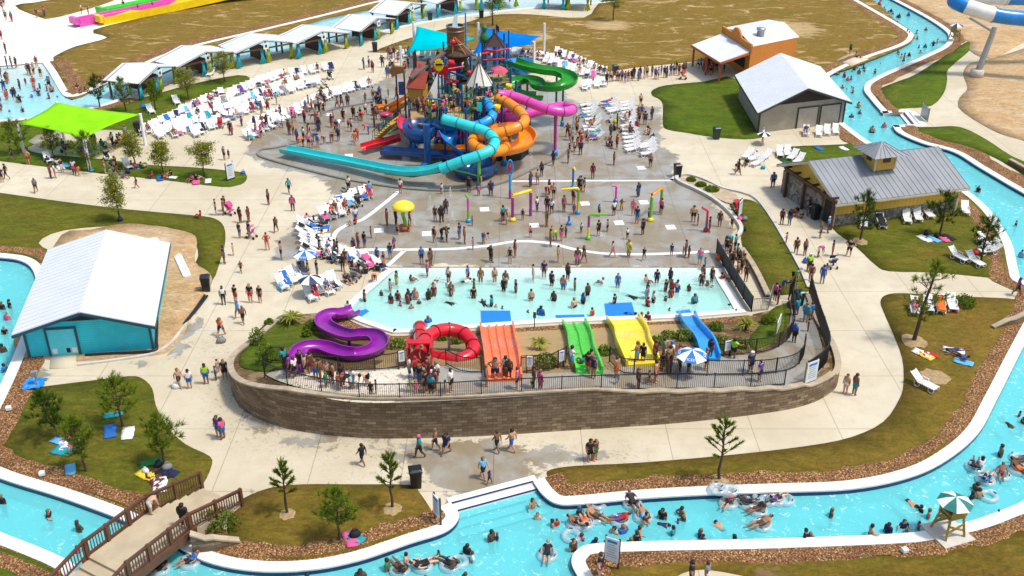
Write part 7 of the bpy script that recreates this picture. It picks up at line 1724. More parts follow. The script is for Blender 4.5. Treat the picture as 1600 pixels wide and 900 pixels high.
group('in the slide pool', '643,438,isr 668,430,spvB 680,440,fsk 701,438,swu 725,440,fwk 731,437,sbk 751,440,so* 773,440,su* 620,444,sglB 584,439,bob 741,455,sgk 678,455,ikp 787,455,skk 705,460,sk- 757,476,fkk 768,478,stk 833,437,sp* 850,432,snm 862,446,snk 880,452,ssb 887,435,suk 898,453,sk* 941,441,iwr 965,449,sbb 1010,439,isk 1026,442,snk 1047,440,snk 1012,458,skk 1058,456,swb 1049,457,srk 1040,455,sku 1098,436,ssk 1106,446,isk 1112,440,sun 1130,436,imkB 1096,446,suk 611,474,snr 622,470,sm- 638,468,sbt 637,474,sr- 649,468,sp* 626,478,sp-c 643,482,sskc 669,504,sbwB 544,484,swc 618,520,sk-c 670,468,skk 678,463,smu 700,473,fkk 705,462,suk 740,466,sku 775,480,sskc 785,482,sbkc 825,488,sukc 845,492,sbbB 897,480,sskB 911,474,sbk 925,493,sr- 975,498,sk-c 1012,478,srk 1021,472,swk 1040,470,sukc 1048,465,sr- 1085,474,stnB 1138,476,im- 1131,492,skkc 1098,494,suuc 1012,500,smk 1002,500,suk 1150,488,skkc 985,463,fkn 980,490,fbk 960,474,snk 830,470,sk* 806,457,snk 865,470,suk 700,450,sw-c 610,455,sk- 1010,466,sb- 1076,455,su-c 918,462,suk 790,444,sw* 640,470,snk 655,475,sukc 1046,485,so-c 570,470,suk 596,462,sukc', lambda a, b: Vector((*G(a, b, -0.03).xy, -float(pool_deep(np.array([[0, G(a, b).y]]))[0]))))
group('on the splash pad', '560,388,ssvB 570,388,skb 528,397,snn 616,389,svpc 605,352,sr- 556,348,swb 619,352,sk- 621,367,srkc 641,354,sk- 626,302,swr 680,345,suk 690,347,skkB 697,334,ssk 679,379,sk- 690,373,bkkB 698,378,suk 718,374,snb 726,381,sk- 739,390,sv-c 755,380,bsb 738,353,sk-c 786,346,stk 792,351,sow 767,409,akkB 673,416,suuB 659,413,sbn 733,300,skkB 751,296,sk- 767,306,snnB 748,306,sp-c 690,303,swmc 829,292,ssb 840,289,sse 846,276,suk 853,307,bsr 858,304,smk 865,311,ssk 907,298,stkB 913,300,suk 926,279,smm 997,308,snbB 817,344,sk-c 839,331,swv 855,332,skm 862,335,wwk 881,331,sp* 897,336,sv-c 896,320,sk- 971,329,rsyc 959,337,swn 989,337,sp- 995,349,snb 1013,343,swkc 1033,335,spn 1004,367,skk 980,374,swkc 949,362,ss-c 935,369,skk 908,364,swgc 884,371,ssbc 867,376,bslB 860,385,sm- 877,377,sup 854,354,sk- 829,371,spnc 1083,347,sskB 1108,363,skm 1124,354,suu 1143,357,skkc 1049,400,skbc 1071,400,su- 1067,402,snbc 1076,403,suoc 957,402,wsp 982,401,sylB 1006,407,wkbc 902,414,ssp 912,411,wku 1093,414,spt 1101,420,stcc 805,402,sm- 797,412,sk- 905,300,skk 1016,262,ssk 959,258,suk 872,410,su- 1090,352,sukc 936,338,stkc 580,372,sp-c 640,362,su-c')
WL = -0.95
def riv(a, b): return Vector((*G(a, b, -0.28).xy, -1.25))
group('in the lower river', '832,787,rsk 905,800,skkhb 920,801,sk* 863,815,ssk 870,815,srkc 909,836,sp- 960,826,sskB 974,826,sbbB 995,838,sk- 1000,824,rsu 1030,812,fnk 1035,804,skn 1065,799,asu 1068,807,sukc 1060,810,sbkc 1052,828,stn 1095,832,snu 1099,841,sp*c 1130,822,fst 1148,840,rsk 896,854,suk 890,876,bsk 931,845,sbk 945,847,ssuc 986,844,skk 1258,838,sku 1266,838,suk 1361,832,rsk 1388,826,snn 1391,836,skkc 1413,818,rnk 1436,820,sp-c 1418,828,rsuc 1440,792,sko 1452,802,ssk 1420,776,fsk 1530,772,ssg 1527,760,sulB 1535,720,swu 1564,706,ssn 1594,645,suuc 1575,655,fku 1560,800,rsuc 768,838,suk 777,836,snkc 730,858,sku 738,870,swc 685,863,sskc 678,874,ssuc 635,873,rsu 605,883,sgk 665,903,snb 563,896,sukB 727,899,sgy 480,902,skk 495,908,sk- 75,800,rkk 122,824,asg 120,858,rp-c 2,780,skk 1520,772,skg 1480,805,snk 1600,655,suk 1010,811,suo 1300,800,suk 840,805,sw*')
group('floating on a clear ring in the lower river', '988,787,lkk 900,818,ls- 913,818,lso 930,808,lsu 968,813,lrv 1005,808,lsc 1190,820,lsu 1138,786,lrk 1166,786,lkk 1184,797,lku 1213,781,lvk 855,867,lkk 1540,750,lbk 1523,730,lkn 1590,734,lso 1597,722,lsu 1564,742,lsm 703,883,lsk 660,884,lkk 625,890,lku 297,878,lbk 250,889,lkk', lambda a, b: Vector((*G(a, b, -0.2).xy, -0.18)))
group('in the river left of the pump house', '4,483,skk 16,480,skn 8,522,skk 5,550,ssu 8,580,sbk 12,500,sp-', riv)
group('on the footbridge', '236,803,bsw 289,822,skkB', lambda a, b: G(a, b, 1.15))
group('at the rules board by the river corner', '938,900,skmB', lambda a, b: G(a, b, 0.08))
group('on the grass at the bottom edge', '1079,912,skkB 1103,914,sew')
group('lying on the right lawn', '1492,548,fnn 1502,560,lbk', lambda a, b: G(a, b, 0.08))
q_ = G(1480, 833); person(Vector((q_.x, q_.y, 1.36)), 'sit', 'k', 'r', 'on the lifeguard chair by the river', rz=PI + .3)
for d in PEOPLE:                                            # swimmers float at the surface
    if d['pose'] == 'swim' and 'river' in d['zone']: d['p'].z = -0.42
    elif d['pose'] == 'swim' and 'pool' in d['zone']: d['p'].z = -0.12
    elif d['pose'] in ('stand', 'reach', 'akimbo', 'bend') and d['zone'] == 'in the lower river': d['p'].z = prg.uniform(-1.5, -1.1) if not d['child'] else prg.uniform(-1.05, -.85)
# scattered bathers and crowds farther away
def scatter(n, poly, zone, tops, bots, poses='sssswra', z=0.0, seed=1, zfn=None, minx=0.0, kids=.25):
    rg = random.Random(seed); q = np.array([p for p in poly]); k = 0
    for _ in range(n * 40):
        x = rg.uniform(q[:, 0].min(), q[:, 0].max()); y = rg.uniform(q[:, 1].min(), q[:, 1].max())
        if not inside(np.array([[x, y]]), poly)[0]: continue
        p = G(x, y, z) if zfn is None else zfn(x, y)
        person(p, POSE[rg.choice(poses)], rg.choice(tops), rg.choice(bots), zone, child=rg.random() < kids, big=rg.random() < .2); k += 1
        if k >= n: break
scatter(34, [(0, 118), (64, 112), (92, 150), (60, 176), (0, 184)], 'in the far wave pool', 'sskrnbu', 'kkbn--', 'sssr', zfn=lambda x, y: Vector((*G(x, y).xy, -float(wave_deep(np.array([[G(x, y).x, G(x, y).y]]))[0]) * 0.8)), seed=3)
scatter(12, [(96, 152), (180, 132), (205, 128), (190, 142), (120, 162)], 'in the far wave pool', 'sskbu', 'kk--', 'sr', z=-1.0, seed=4)
for sd, n, poly in ((5, 26, [(1320, 0), (1372, 0), (1440, 28), (1470, 50), (1455, 66), (1425, 62), (1400, 38), (1350, 8)]), (6, 34, [(1400, 80), (1470, 66), (1450, 85), (1395, 105), (1340, 125), (1310, 130), (1305, 118), (1350, 100)]), (7, 14, [(1310, 130), (1345, 140), (1370, 185), (1400, 215), (1350, 210), (1320, 170)])):
    scatter(n, poly, 'in the upper right river', 'sskkrpnub', 'kknb--', 'sssraf', seed=sd, zfn=lambda x, y: Vector((*G(x, y, -.28).xy, prg.uniform(-1.45, -1.05))))
group('in the right river by the restroom', '1525,291,sskc 1528,300,sku 1587,353,skk 1595,402,sck', riv)
scatter(72, [(450, 190), (500, 170), (570, 155), (620, 150), (635, 175), (600, 220), (560, 235), (470, 232), (445, 225)], 'left of the play structure', 'sskkknrbpuwo', 'kkkbnrt--', 'ssssswwb', seed=8)
scatter(34, [(640, 172), (690, 158), (745, 158), (780, 160), (770, 172), (720, 186), (660, 190)], 'on the decks of the play structure', 'ssknrbupo', 'kkbn--', 'sssr', zfn=lambda x, y: G(x, y, 4.3), seed=9)
scatter(16, [(900, 190), (960, 215), (930, 270), (860, 262), (880, 225)], 'right of the play structure', 'sskrnu', 'kkbn--', seed=10)
scatter(20, [(563, 95), (640, 80), (640, 112), (610, 125), (570, 112)], 'by the chairs beyond the play structure', 'skrnwbu', 'kkbnw-', seed=11)
for k in range(26):
    x = 947 + k * 5.0 + prg.uniform(-2, 2); group('queueing for the orange food stand', '%.1f,%.1f,s%s%s' % (x, 131 - k * 0.62 + prg.uniform(-3, 3), prg.choice('sskkwrnbu'), prg.choice('kkbn-')))
scatter(16, [(1088, 104), (1128, 100), (1135, 118), (1120, 126), (1092, 112)], 'under the porch of the food stand', 'skrnbuw', 'kkbn-', seed=12)
scatter(30, [(60, 228), (150, 225), (205, 208), (215, 216), (160, 240), (100, 246)], 'under the lime sail', 'kknbtweus', 'kkbne', 'iiis', z=0.08, seed=13)
scatter(18, [(345, 222), (395, 180), (460, 150), (520, 160), (480, 185), (400, 225)], 'between the lounger rows', 'skrnbup', 'kkbn--', seed=14)
scatter(22, [(920, 225), (985, 150), (1025, 175), (1030, 240), (985, 245)], 'among loungers right of the play structure', 'skrnbuw', 'kkbn--', 'ssiii', seed=15)
group('near the far racing lanes', '128,22,swk 139,25,skn 194,16,skk 217,22,skk 240,18,skk 58,28,snr 70,26,spv 10,32,sgk 19,34,sbr 2,10,sbp 7,10,srk 3,62,srk 10,84,skk 5,17,skm 12,107,sk- 19,106,skb 26,106,skn 58,105,sm-')
group('picnicking on the strip lawn', '192,278,ib- 205,262,imk 212,265,ipk 222,264,igk 238,279,irb 255,280,iko 267,276,ikk 300,283,ipk 308,282,ikk 75,255,ink 84,252,ikw 90,258,iwk')
group('near the grassy river bank', '1328,85,sgk 1338,90,iek 1316,185,swn')
group('by the loungers at the pool corner', '492,350,ikb 486,372,irk 508,342,iku 526,330,inr 536,316,iuk 550,309,ik- 566,304,isb 514,384,isk 524,400,suk 560,420,ikp 572,428,inu 590,424,iku 482,432,suk 496,432,skt 470,424,irp 500,395,skk 505,405,ikk 550,430,skk 540,415,suu 536,424,sk- 553,398,snk 590,412,sbn 600,420,sko 541,440,ink 545,300,swk 578,308,scp 540,320,iuk 545,335,iky 505,372,iyk 502,360,ikk 497,380,inb 512,330,ikm 532,327,iur 480,345,ipk 558,428,iku 610,405,skb 555,350,iru')
SEATED = []

# ---- loungers
def lounger_parts(detail=True):
    """white moulded lounger, head end at +Y, 1.9 m long"""
    out = {}
    def slat(b, y0, z0, y1, z1, n, w):
        for k in range(n):
            t0, t1 = k / n, (k + 0.82) / n; a = Vector((0, y0 + (y1 - y0) * (t0 + t1) / 2, z0 + (z1 - z0) * (t0 + t1) / 2)); d = Vector((0, y1 - y0, z1 - z0)); L = d.length * (t1 - t0); an = math.atan2(d.z, d.y)
            b.box(a, (w, L, 0.035), rot=Matrix.Rotation(an, 3, 'X'))
    b = MB(); slat(b, -0.95, 0.34, 0.25, 0.34, 8, 0.56)
    for s in (-1, 1): b.box((s * 0.3, -0.35, 0.34), (0.06, 1.25, 0.07))
    out['seat'] = b
    b = MB(); slat(b, 0.27, 0.36, 0.92, 0.86, 5, 0.54)
    for s in (-1, 1): b.bar(Vector((s * 0.29, 0.27, 0.36)), Vector((s * 0.29, 0.94, 0.87)), 0.06, 0.05)
    out['backrest'] = b
    for i, (y, s) in enumerate(((-0.75, -1), (-0.75, 1), (0.3, -1), (0.3, 1))):
        b = MB(); pts = [Vector((s * 0.31, y - 0.2, 0.33)), Vector((s * 0.33, y - 0.17, 0.1)), Vector((s * 0.33, y, 0.02)), Vector((s * 0.33, y + 0.17, 0.1)), Vector((s * 0.31, y + 0.2, 0.33))]; b.tube(crom(pts, False, 2), 0.032, 5); out['leg%d' % i] = b
    for s in (-1, 1): b = MB(); b.tube([Vector((s * 0.33, -0.15, 0.34)), Vector((s * 0.36, -0.1, 0.52)), Vector((s * 0.36, 0.3, 0.54)), Vector((s * 0.31, 0.42, 0.46))], 0.03, 5); out['armrest%d' % s] = b
    return out
M_LOUNGE = M('white_resin', (0.80, 0.80, 0.79), 0.4, 0.05, 2.0, dirt=(0.62, 0.60, 0.56))
LPARTS = {}
for k, b in lounger_parts().items():
    o = b.build(k.rstrip('-0123456789'), M_LOUNGE); LPARTS[k] = o.data; bpy.data.objects.remove(o)
allb = MB()
for b in lounger_parts().values(): allb.add(b.v, b.f)
o = allb.build('sun_lounger', M_LOUNGE); LALL = o.data; bpy.data.objects.remove(o)
LOUNGERS = []
def lounger(p, rz, label, group, near=False):
    if near:
        root = empty('sun_lounger', p, rz, label, 'lounger', group)
        for k, me in LPARTS.items():
            c = bpy.data.objects.new(k.rstrip('-0123456789'), me); link(c); c.parent = root
    else:
        root = bpy.data.objects.new('sun_lounger', LALL); link(root); root.location = p; root.rotation_euler = (0, 0, rz); tag(root, label, 'lounger', group)
    LOUNGERS.append((root, Vector(p), rz)); return root
def row(a, b_, n, head, label, group, z=0.0, jit=0.12, near=False):
    A, B = G(*a, z), G(*b_, z); H = G(head[0], head[1], z) - G(*a, z)
    for k in range(n):
        t = (k + 0.5) / n; p = A.lerp(B, t) + Vector((prg.gauss(0, jit), prg.gauss(0, jit), 0)); rz = math.atan2(-H.x, H.y) + prg.gauss(0, 0.10)
        lounger(p, rz, label, group, near)
LG = 'white loungers packed left of the play structure'
row((222, 212), (352, 148), 19, (212, 196), 'white lounger in the back row along the grass edge', LG)
row((242, 216), (372, 152), 19, (232, 200), 'white lounger in the second row from the grass edge', LG)
row((268, 215), (392, 158), 18, (258, 199), 'white lounger in the third row from the grass edge', LG)
row((300, 213), (412, 164), 16, (290, 197), 'white lounger in the front row facing the wet deck', LG)
row((360, 152), (440, 120), 12, (350, 137), 'white lounger in the upper left block below the cabana path', LG)
row((385, 160), (478, 125), 14, (375, 146), 'white lounger in the middle of the upper block below the cabanas', LG)
row((412, 155), (500, 130), 12, (402, 141), 'white lounger in the front row of the upper block', LG)
row((440, 122), (522, 108), 8, (434, 108), 'white lounger in the short row nearest the cabana path', LG)
row((385, 218), (452, 182), 11, (370, 206), 'white lounger in the lower left curve of the wet deck edge', LG)
row((452, 182), (520, 150), 11, (440, 168), 'white lounger in the middle of the wet deck edge curve', LG)
row((520, 150), (582, 132), 9, (514, 136), 'white lounger at the upper end of the wet deck edge curve', LG)
row((392, 208), (440, 178), 8, (376, 195), 'white lounger behind the lower left curve of loungers', LG)
LR_ = 'white loungers right of the play structure'
row((868, 84), (948, 118), 13, (876, 72), 'white lounger in the top row facing the green slide', LR_)
row((850, 96), (930, 124), 11, (858, 84), 'white lounger in the second row facing the green slide', LR_)
row((800, 84), (866, 96), 9, (804, 70), 'white lounger in the row beneath the blue sail posts', LR_)
row((905, 140), (948, 132), 6, (905, 128), 'white lounger in the small row above the pink slide', LR_)
row((920, 165), (928, 222), 10, (940, 163), 'white lounger in the column closest to the pink slide', LR_)
row((948, 160), (962, 178), 5, (965, 158), 'white lounger in the short stack between two columns', LR_)
row((978, 160), (990, 240), 14, (998, 157), 'white lounger in the right hand column by the green lawn', LR_)
row((1006, 225), (1016, 246), 4, (1024, 222), 'white lounger at the lower end beside the grey wet patch', LR_)
row((604, 92), (650, 88), 4, (604, 74), 'white upright chair in front of the turquoise sail', LR_)
row((655, 92), (745, 92), 11, (656, 78), 'white chair shaded under the turquoise sail', LR_)
row((752, 92), (800, 88), 6, (753, 78), 'white chair shaded under the blue sail', LR_)
LS = 'white loungers between the left path and the splash pad'
row((545, 318), (580, 304), 4, (535, 306), 'white lounger in the upper cluster by the splash pad corner', LS)
row((500, 345), (545, 330), 5, (490, 334), 'white lounger in the curve left of the white line', LS)
row((478, 345), (488, 405), 9, (462, 345), 'white lounger in the stack directly left of the splash pad', LS)
row((508, 395), (530, 408), 3, (498, 384), 'white lounger behind the lettered parasol', LS)
row((438, 452), (478, 425), 5, (428, 440), 'white lounger in the neat row left of the pool corner', LS, near=True)
row((478, 466), (522, 446), 5, (468, 454), 'white lounger in the neat row touching the pool corner', LS, near=True)
row((508, 458), (524, 440), 3, (500, 448), 'white lounger tucked behind the pool corner row', LS)
row((512, 338), (548, 318), 5, (502, 326), 'white lounger in the inner curve by the white line', LS)
row((496, 352), (504, 402), 8, (482, 352), 'white lounger in the inner stack beside the splash pad', LS)
row((536, 404), (600, 420), 5, (526, 394), 'white lounger along the pool left edge', LS)
LO = 'white loungers on the right lawns'
def single(px, py, hx, hy, label, group=LO, z=0.075, near=True):
    p = G(px, py, z); h = G(hx, hy, z) - p; return lounger(p, math.atan2(-h.x, h.y), label, group, near)
for a in [(1348, 352, 1344, 338, 'white lounger partly behind the dark pine at the restroom'), (1376, 352, 1370, 342, 'white lounger with a dark towel by the stone base'), (1416, 345, 1411, 332, 'white lounger third along the stone base'), (1433, 342, 1428, 330, 'white lounger fourth along the stone base'), (1449, 337, 1440, 328, 'white lounger fifth along the stone base, before middle pine'), (1507, 332, 1503, 320, 'lone white lounger at the right end of the restroom'), (1535, 382, 1528, 374, 'topmost white lounger stacked round the narrow pine'), (1543, 389, 1555, 387, 'middle white lounger stacked round the narrow pine'), (1546, 396, 1558, 395, 'lowest white lounger stacked round the narrow pine'), (1496, 405, 1486, 400, 'left white lounger at the lower lawn edge'), (1522, 412, 1512, 406, 'right white lounger at the lower lawn edge'), (1428, 486, 1425, 470, 'occupied white lounger left of the tall pine'), (1449, 482, 1445, 467, 'white lounger hidden behind the tall pine trunk'), (1468, 483, 1464, 468, 'white lounger with an orange towel'), (1486, 480, 1480, 465, 'rightmost white lounger beside the tall pine'), (1442, 604, 1430, 598, 'single white lounger alone on the right lawn')]: single(*a)
for a in [(1259, 210, 1258, 200, 'occupied white lounger before the grey doors'), (1279, 211, 1278, 201, 'second white lounger before the grey doors'), (1292, 209, 1290, 198, 'third white lounger before the grey doors'), (1305, 208, 1303, 198, 'white lounger at the right end of the grey doors'), (1168, 246, 1175, 241, 'white lounger leftmost in the path cluster'), (1178, 250, 1188, 246, 'white lounger lying across the path cluster'), (1184, 258, 1195, 254, 'white lounger lowest in the path cluster'), (1196, 248, 1204, 243, 'rightmost white lounger in the path cluster'), (1218, 243, 1216, 232, 'left white lounger on the small lawn above the timber porch'), (1230, 242, 1229, 231, 'middle white lounger on the small lawn above the timber porch'), (1238, 248, 1246, 242, 'tilted white lounger on the small lawn above the porch'), (1248, 254, 1256, 248, 'lowest white lounger touching the timber porch'), (320, 112, 326, 104, 'white lounger under the second cabana'), (330, 118, 338, 112, 'white lounger at the edge of the second cabana'), (236, 176, 230, 170, 'shaded white lounger on the bare sand patch'), (276, 162, 270, 155, 'white lounger behind the round tree'), (76, 252, 70, 245, 'white lounger below the lime sail edge'), (200, 262, 196, 258, 'white lounger under the gappy tree'), (310, 112, 314, 104, 'white lounger beside the cabana curtain'), (196, 222, 204, 228, 'white lounger with red towel at lime sail edge')]: single(*a, group='scattered white loungers', z=0.0 if a[1] > 200 or a[0] > 280 else 0.06, near=False)

# ---- towels: each a small draped sheet; sits on a lounger or on the grass
def towel_mesh(w, L, seed, flat):
    rg = random.Random(seed); b = MB(); nx, ny = 4, 7; vs = []
    for j in range(ny + 1):
        for i in range(nx + 1):
            x = (i / nx - .5) * w * rg.uniform(.85, 1.1); t = j / ny; y = -0.95 + (t * L) if not flat else (t - .5) * L
            z = 0.40 + (max(0, y - 0.27) * 0.77 if not flat else 0) + rg.uniform(0, .04) if not flat else rg.uniform(0.01, 0.07)
            if not flat and abs(i - nx / 2) == nx / 2: z -= 0.06; x *= 1.2
            vs.append((x, y * rg.uniform(.98, 1.02), z))
    b.add(vs, [(j * (nx + 1) + i, j * (nx + 1) + i + 1, (j + 1) * (nx + 1) + i + 1, (j + 1) * (nx + 1) + i) for j in range(ny) for i in range(nx)], 0, True); return b
M_TOWEL = mk_oattr('towel_cloth', 'top', 0.9)
TM = []
for i in range(6):
    o = towel_mesh(0.58, (1.75, 1.1, 0.8)[i % 3], i, False).build('towel', M_TOWEL); md = o.modifiers.new('t', 'SOLIDIFY'); md.thickness = 0.02
    bpy.context.view_layer.update(); TM.append(bpy.data.meshes.new_from_object(o.evaluated_get(bpy.context.evaluated_depsgraph_get()))); bpy.data.objects.remove(o)
FM = []
for i in range(4):
    o = towel_mesh(0.85, 1.55, 40 + i, True).build('towel', M_TOWEL); md = o.modifiers.new('t', 'SOLIDIFY'); md.thickness = 0.02
    bpy.context.view_layer.update(); FM.append(bpy.data.meshes.new_from_object(o.evaluated_get(bpy.context.evaluated_depsgraph_get()))); bpy.data.objects.remove(o)
tcount = {}
def paint(o, **k):
    for a, v in k.items(): o[a] = v
    return o
def ordinal(n): return ['first', 'second', 'third', 'fourth', 'fifth', 'sixth', 'seventh', 'eighth', 'ninth', 'tenth'][n] if n < 10 else '%dth' % (n + 1)
tw_items = []
def put_towel(p, rz, c, where, me):
    o = bpy.data.objects.new('towel', me); link(o); o.location = p; o.rotation_euler = (0, 0, rz); q_ = prg.uniform(.7, .95) if where == 'on the grass' else 1.0; o.scale = (q_, q_, 1.0); paint(o, top=list(COLS[c][1]) + [1.0]); tw_items.append((o, c, where)); return o
zones_l = [(LG, 'on a lounger left of the play structure', .36), (LR_, 'on a lounger right of the play structure', .32), (LS, 'on a lounger left of the splash pad', .55), (LO, 'on a lounger of the right lawns', 0.0)]
for root, p, rz in list(LOUNGERS):
    for g, where, pr in zones_l:
        if root.get('group') == g:
            if prg.random() < pr:
                put_towel(p + Vector((0, 0, 0.012)), rz, prg.choice('bcrpnkwwwwetvem'), where, prg.choice(TM))
            elif prg.random() < .32 and g != LO:
                q = person(p + Vector((0, 0, 0.40)), 'lie' if prg.random() < .6 else 'sit', prg.choice('sskrbpnu'), prg.choice('kbn-*'), where.replace('on a', 'resting on a'), rz=rz + (0 if prg.random() < .8 else 1.5), z_off=-0.02)
for px, py, c, rz in [(100, 695, 'w', .4), (92, 690, 'c', 1.1), (108, 690, 'p', .9), (116, 698, 'e', .3), (98, 705, 't', 1.3), (110, 733, 'c', .35), (177, 648, 't', 1.9), (172, 674, 'b', .3), (200, 677, 'w', .2), (236, 723, 'g', 2.0), (228, 742, 'y', 1.0), (240, 745, 'u', .6), (255, 741, 'k', .9), (250, 758, 'w', .2), (246, 754, 'm', .5), (264, 738, 'n', 1.2), (1441, 552, 'w', .8), (1446, 556, 'y', .7), (1451, 554, 'r', 1.2), (1490, 548, 'w', 1.2), (1505, 566, 'c', 1.0), (1445, 373, 'w', .4), (1458, 374, 'c', .6), (1476, 374, 'p', .2), (1482, 371, 'k', .5), (306, 284, 'p', .3), (325, 283, 'w', .2), (250, 279, 'b', .4), (268, 277, 'w', 1.4), (555, 840, 't', 1.0), (548, 842, 'p', .4), (212, 262, 'c', .8), (225, 258, 'g', .5), (225, 165, 'b', .3), (283, 165, 'w', .2), (296, 160, 'p', .5), (95, 262, 'w', .6), (102, 258, 'c', .9), (1280, 232, 'b', .4), (1318, 232, 'w', .3)]:
    put_towel(G(px, py, 0.08), rz, c, 'on the grass', prg.choice(FM))
for root, p, rz in list(LOUNGERS):
    for w_, c_ in (('dark towel', 'k'), ('orange towel', 'o'), ('red towel', 'r')):
        if w_ in root['label']: put_towel(p + Vector((0, 0, 0.012)), rz, c_, 'on the lounger ' + ('before the restroom' if c_ == 'k' else 'beside the tall pine' if c_ == 'o' else 'at the lime sail'), TM[0])
    if root['label'].startswith('occupied'): person(p + Vector((0, 0, 0.38)), 'lie', 's' if 'pine' in root['label'] else 'n', 'p' if 'pine' in root['label'] else 'b', 'on the lounger ' + ('left of the tall pine' if 'pine' in root['label'] else 'before the grey doors'), rz=rz)
def uniq(items):
    """items: list of (obj, base phrase, x): identical phrases get told apart by their order from the left"""
    by = {}
    for o, ph, x in items: by.setdefault(ph, []).append((x, o))
    out = []
    for ph, l in by.items():
        l.sort(key=lambda q: q[0])
        for i, (x, o) in enumerate(l):
            n = len(l)
            out.append((o, ph if n == 1 else ('left ' if i == 0 else 'right ') + ph if n == 2 else ph + (', leftmost of %d' % n if i == 0 else ', rightmost of %d' % n if i == n - 1 else ', %s from left' % ordinal(i))))
    return out
NEARBY = [(650, 757, 'black bin'), (110, 733, 'pale blue mat'), (100, 695, 'leaning pine'), (185, 660, 'wide pine'), (245, 745, 'footbridge'), (1446, 554, 'straw ring'), (1495, 555, 'sunbathers'), (1460, 372, 'restroom pine'), (315, 284, 'notice board'), (258, 278, 'picnickers'), (550, 842, 'lower middle pine'), (215, 260, 'gappy tree'), (290, 162, 'round tree'), (98, 260, 'lime sail'), (1300, 232, 'timber porch'), (225, 165, 'sand patch')]
it = []
for o, c, where in tw_items:
    x, y = PX(o.location); ph = '%s towel %s' % (COLS[c][0], where)
    if where == 'on the grass': ph += ' near the ' + min(NEARBY, key=lambda q: (q[0] - x) ** 2 + (q[1] - y) ** 2)[2]
    it.append((o, ph, x))
for o, ph in uniq(it): tag(o, ph, 'towel', 'towels on loungers and grass')

# ---- the 300 people that show largest become objects, the rest one far crowd
PEOPLE.sort(key=lambda d: -d['size'])
near, far = PEOPLE[:300], [d for d in PEOPLE[300:] if d['size'] > 0]
verbs = dict(stand='standing', walk='walking', akimbo='standing hands on hips', reach='standing arms out', bend='bending over', sit='sitting', lie='lying back', swim='swimming')
LM = [(480, 400, 'the lettered parasol'), (632, 345, 'the mushroom fountain'), (815, 320, 'the yellow arch'), (1024, 320, 'the orange arch'), (903, 310, 'the yellow spray post'), (932, 350, 'the green cane'), (1103, 345, 'the red cane'), (670, 545, 'the red tube'), (520, 545, 'the purple slide'), (786, 545, 'the coral slide'), (910, 545, 'the green slide'), (990, 530, 'the yellow slide'), (1090, 525, 'the sky blue slide'), (1078, 560, 'the plaza parasol'), (954, 870, 'the rules board'), (1490, 800, 'the lifeguard chair'), (770, 780, 'the river steps'), (260, 820, 'the footbridge'), (320, 450, 'the pump house'), (1375, 235, 'the cupola'), (1320, 330, 'the porch'), (1124, 700, 'the lone pine'), (650, 745, 'the black bin'), (800, 420, 'the pool beach'), (1150, 450, 'the pool right end'), (560, 450, 'the pool left corner'), (1550, 640, 'the right bend'), (797, 270, 'the spray ring'), (700, 300, 'the basin kerb'), (1280, 560, 'the big white board'), (100, 640, 'the leaning pine'), (185, 310, 'the loose tree'), (360, 270, 'the notice board'), (610, 760, 'the slim pine')]
def clothes(d):
    T, Bn = COLS.get(d['top'], ('', 0))[0], COLS[d['bot']][0]
    return {'bare': 'bare-chested in %s shorts' % Bn, 'suit': 'in %s swimsuit' % T, 'bikini': 'in %s bikini' % T, 'dress': 'in %s dress' % T, 'shirt': ('in %s top, %s shorts' % (T, Bn)) if T != Bn else 'all in ' + T}[d['outfit']]
items = []
for i, d in enumerate(near):
    props = dict(skin=[*d['skin'], 1.0], top=[*(COLS[d['top']][1] if d['top'] != 's' else d['skin']), 1.0], bottom=[*COLS[d['bot']][1], 1.0], hair=[*d['hair'], 1.0])
    split = i < 130 and d['pose'] != 'swim'
    o = bpy.data.objects.new('person', figmesh(d['pose'], d['outfit'], 'body' if split else 'all')); link(o)
    o.location = d['p']; o.rotation_euler = (0, 0, d['rz']); o.scale = (d['s'] * d['wx'], d['s'] * d['wx'], d['s']); paint(o, **props)
    if split:
        for w, nm in ((1, 'top'), (2, 'shorts'), (3, 'hair')):
            me = figmesh(d['pose'], d['outfit'], w)
            if me is None: continue
            c = bpy.data.objects.new({'top': {'suit': 'swimsuit', 'dress': 'dress', 'bikini': 'bikini_top'}.get(d['outfit'], 'shirt'), 'shorts': 'bikini_bottom' if d['outfit'] == 'bikini' else 'shorts', 'hair': 'cap' if d['hat'] else 'hair'}[nm], me); link(c); c.parent = o; paint(c, **props)
    ph = '%s %s %s' % ('child' if d['child'] else 'person', clothes(d), verbs[d['pose']])
    z = d['zone']; lmk = min(LM, key=lambda q: (q[0] - d['px']) ** 2 + (q[1] - d['py']) ** 2)[2]
    zz = {'floating on a clear ring in the lower river': 'on a clear ring'}.get(z, z)
    if d['pose'] == 'lie' and 'clear ring' in zz: ph = ph.replace(' lying back', ' lying')
    lab = ph + ' ' + zz
    items.append((o, lab, d['px'], ph, lmk, z))
cnt = {}
for q in items: cnt[q[1]] = cnt.get(q[1], 0) + 1
it2 = []
SHORT = {'in the slide pool': 'in pool', 'on the slide plaza': 'on plaza', 'on the splash pad': 'on splash pad', 'in the lower river': 'in river', 'floating on a clear ring in the lower river': 'on clear ring', 'on the entry ramp right of the pool': 'on ramp', 'on the path left of the slides': 'on left path', 'on the path before the restroom': 'on right path', 'on the lower path by the stone wall': 'on lower path', 'on the wide path at far left': 'on wide path', 'by the loungers at the pool corner': 'by loungers'}
for o, lab, x, ph, lmk, z in items:
    if cnt[lab] > 1: lab = '%s %s by %s' % (ph, SHORT.get(z, z), lmk)
    it2.append((o, lab, x))
for o, lab in uniq(it2):
    tag(o, ' '.join(lab.split()[:16]), 'person', 'visitors of the water park')
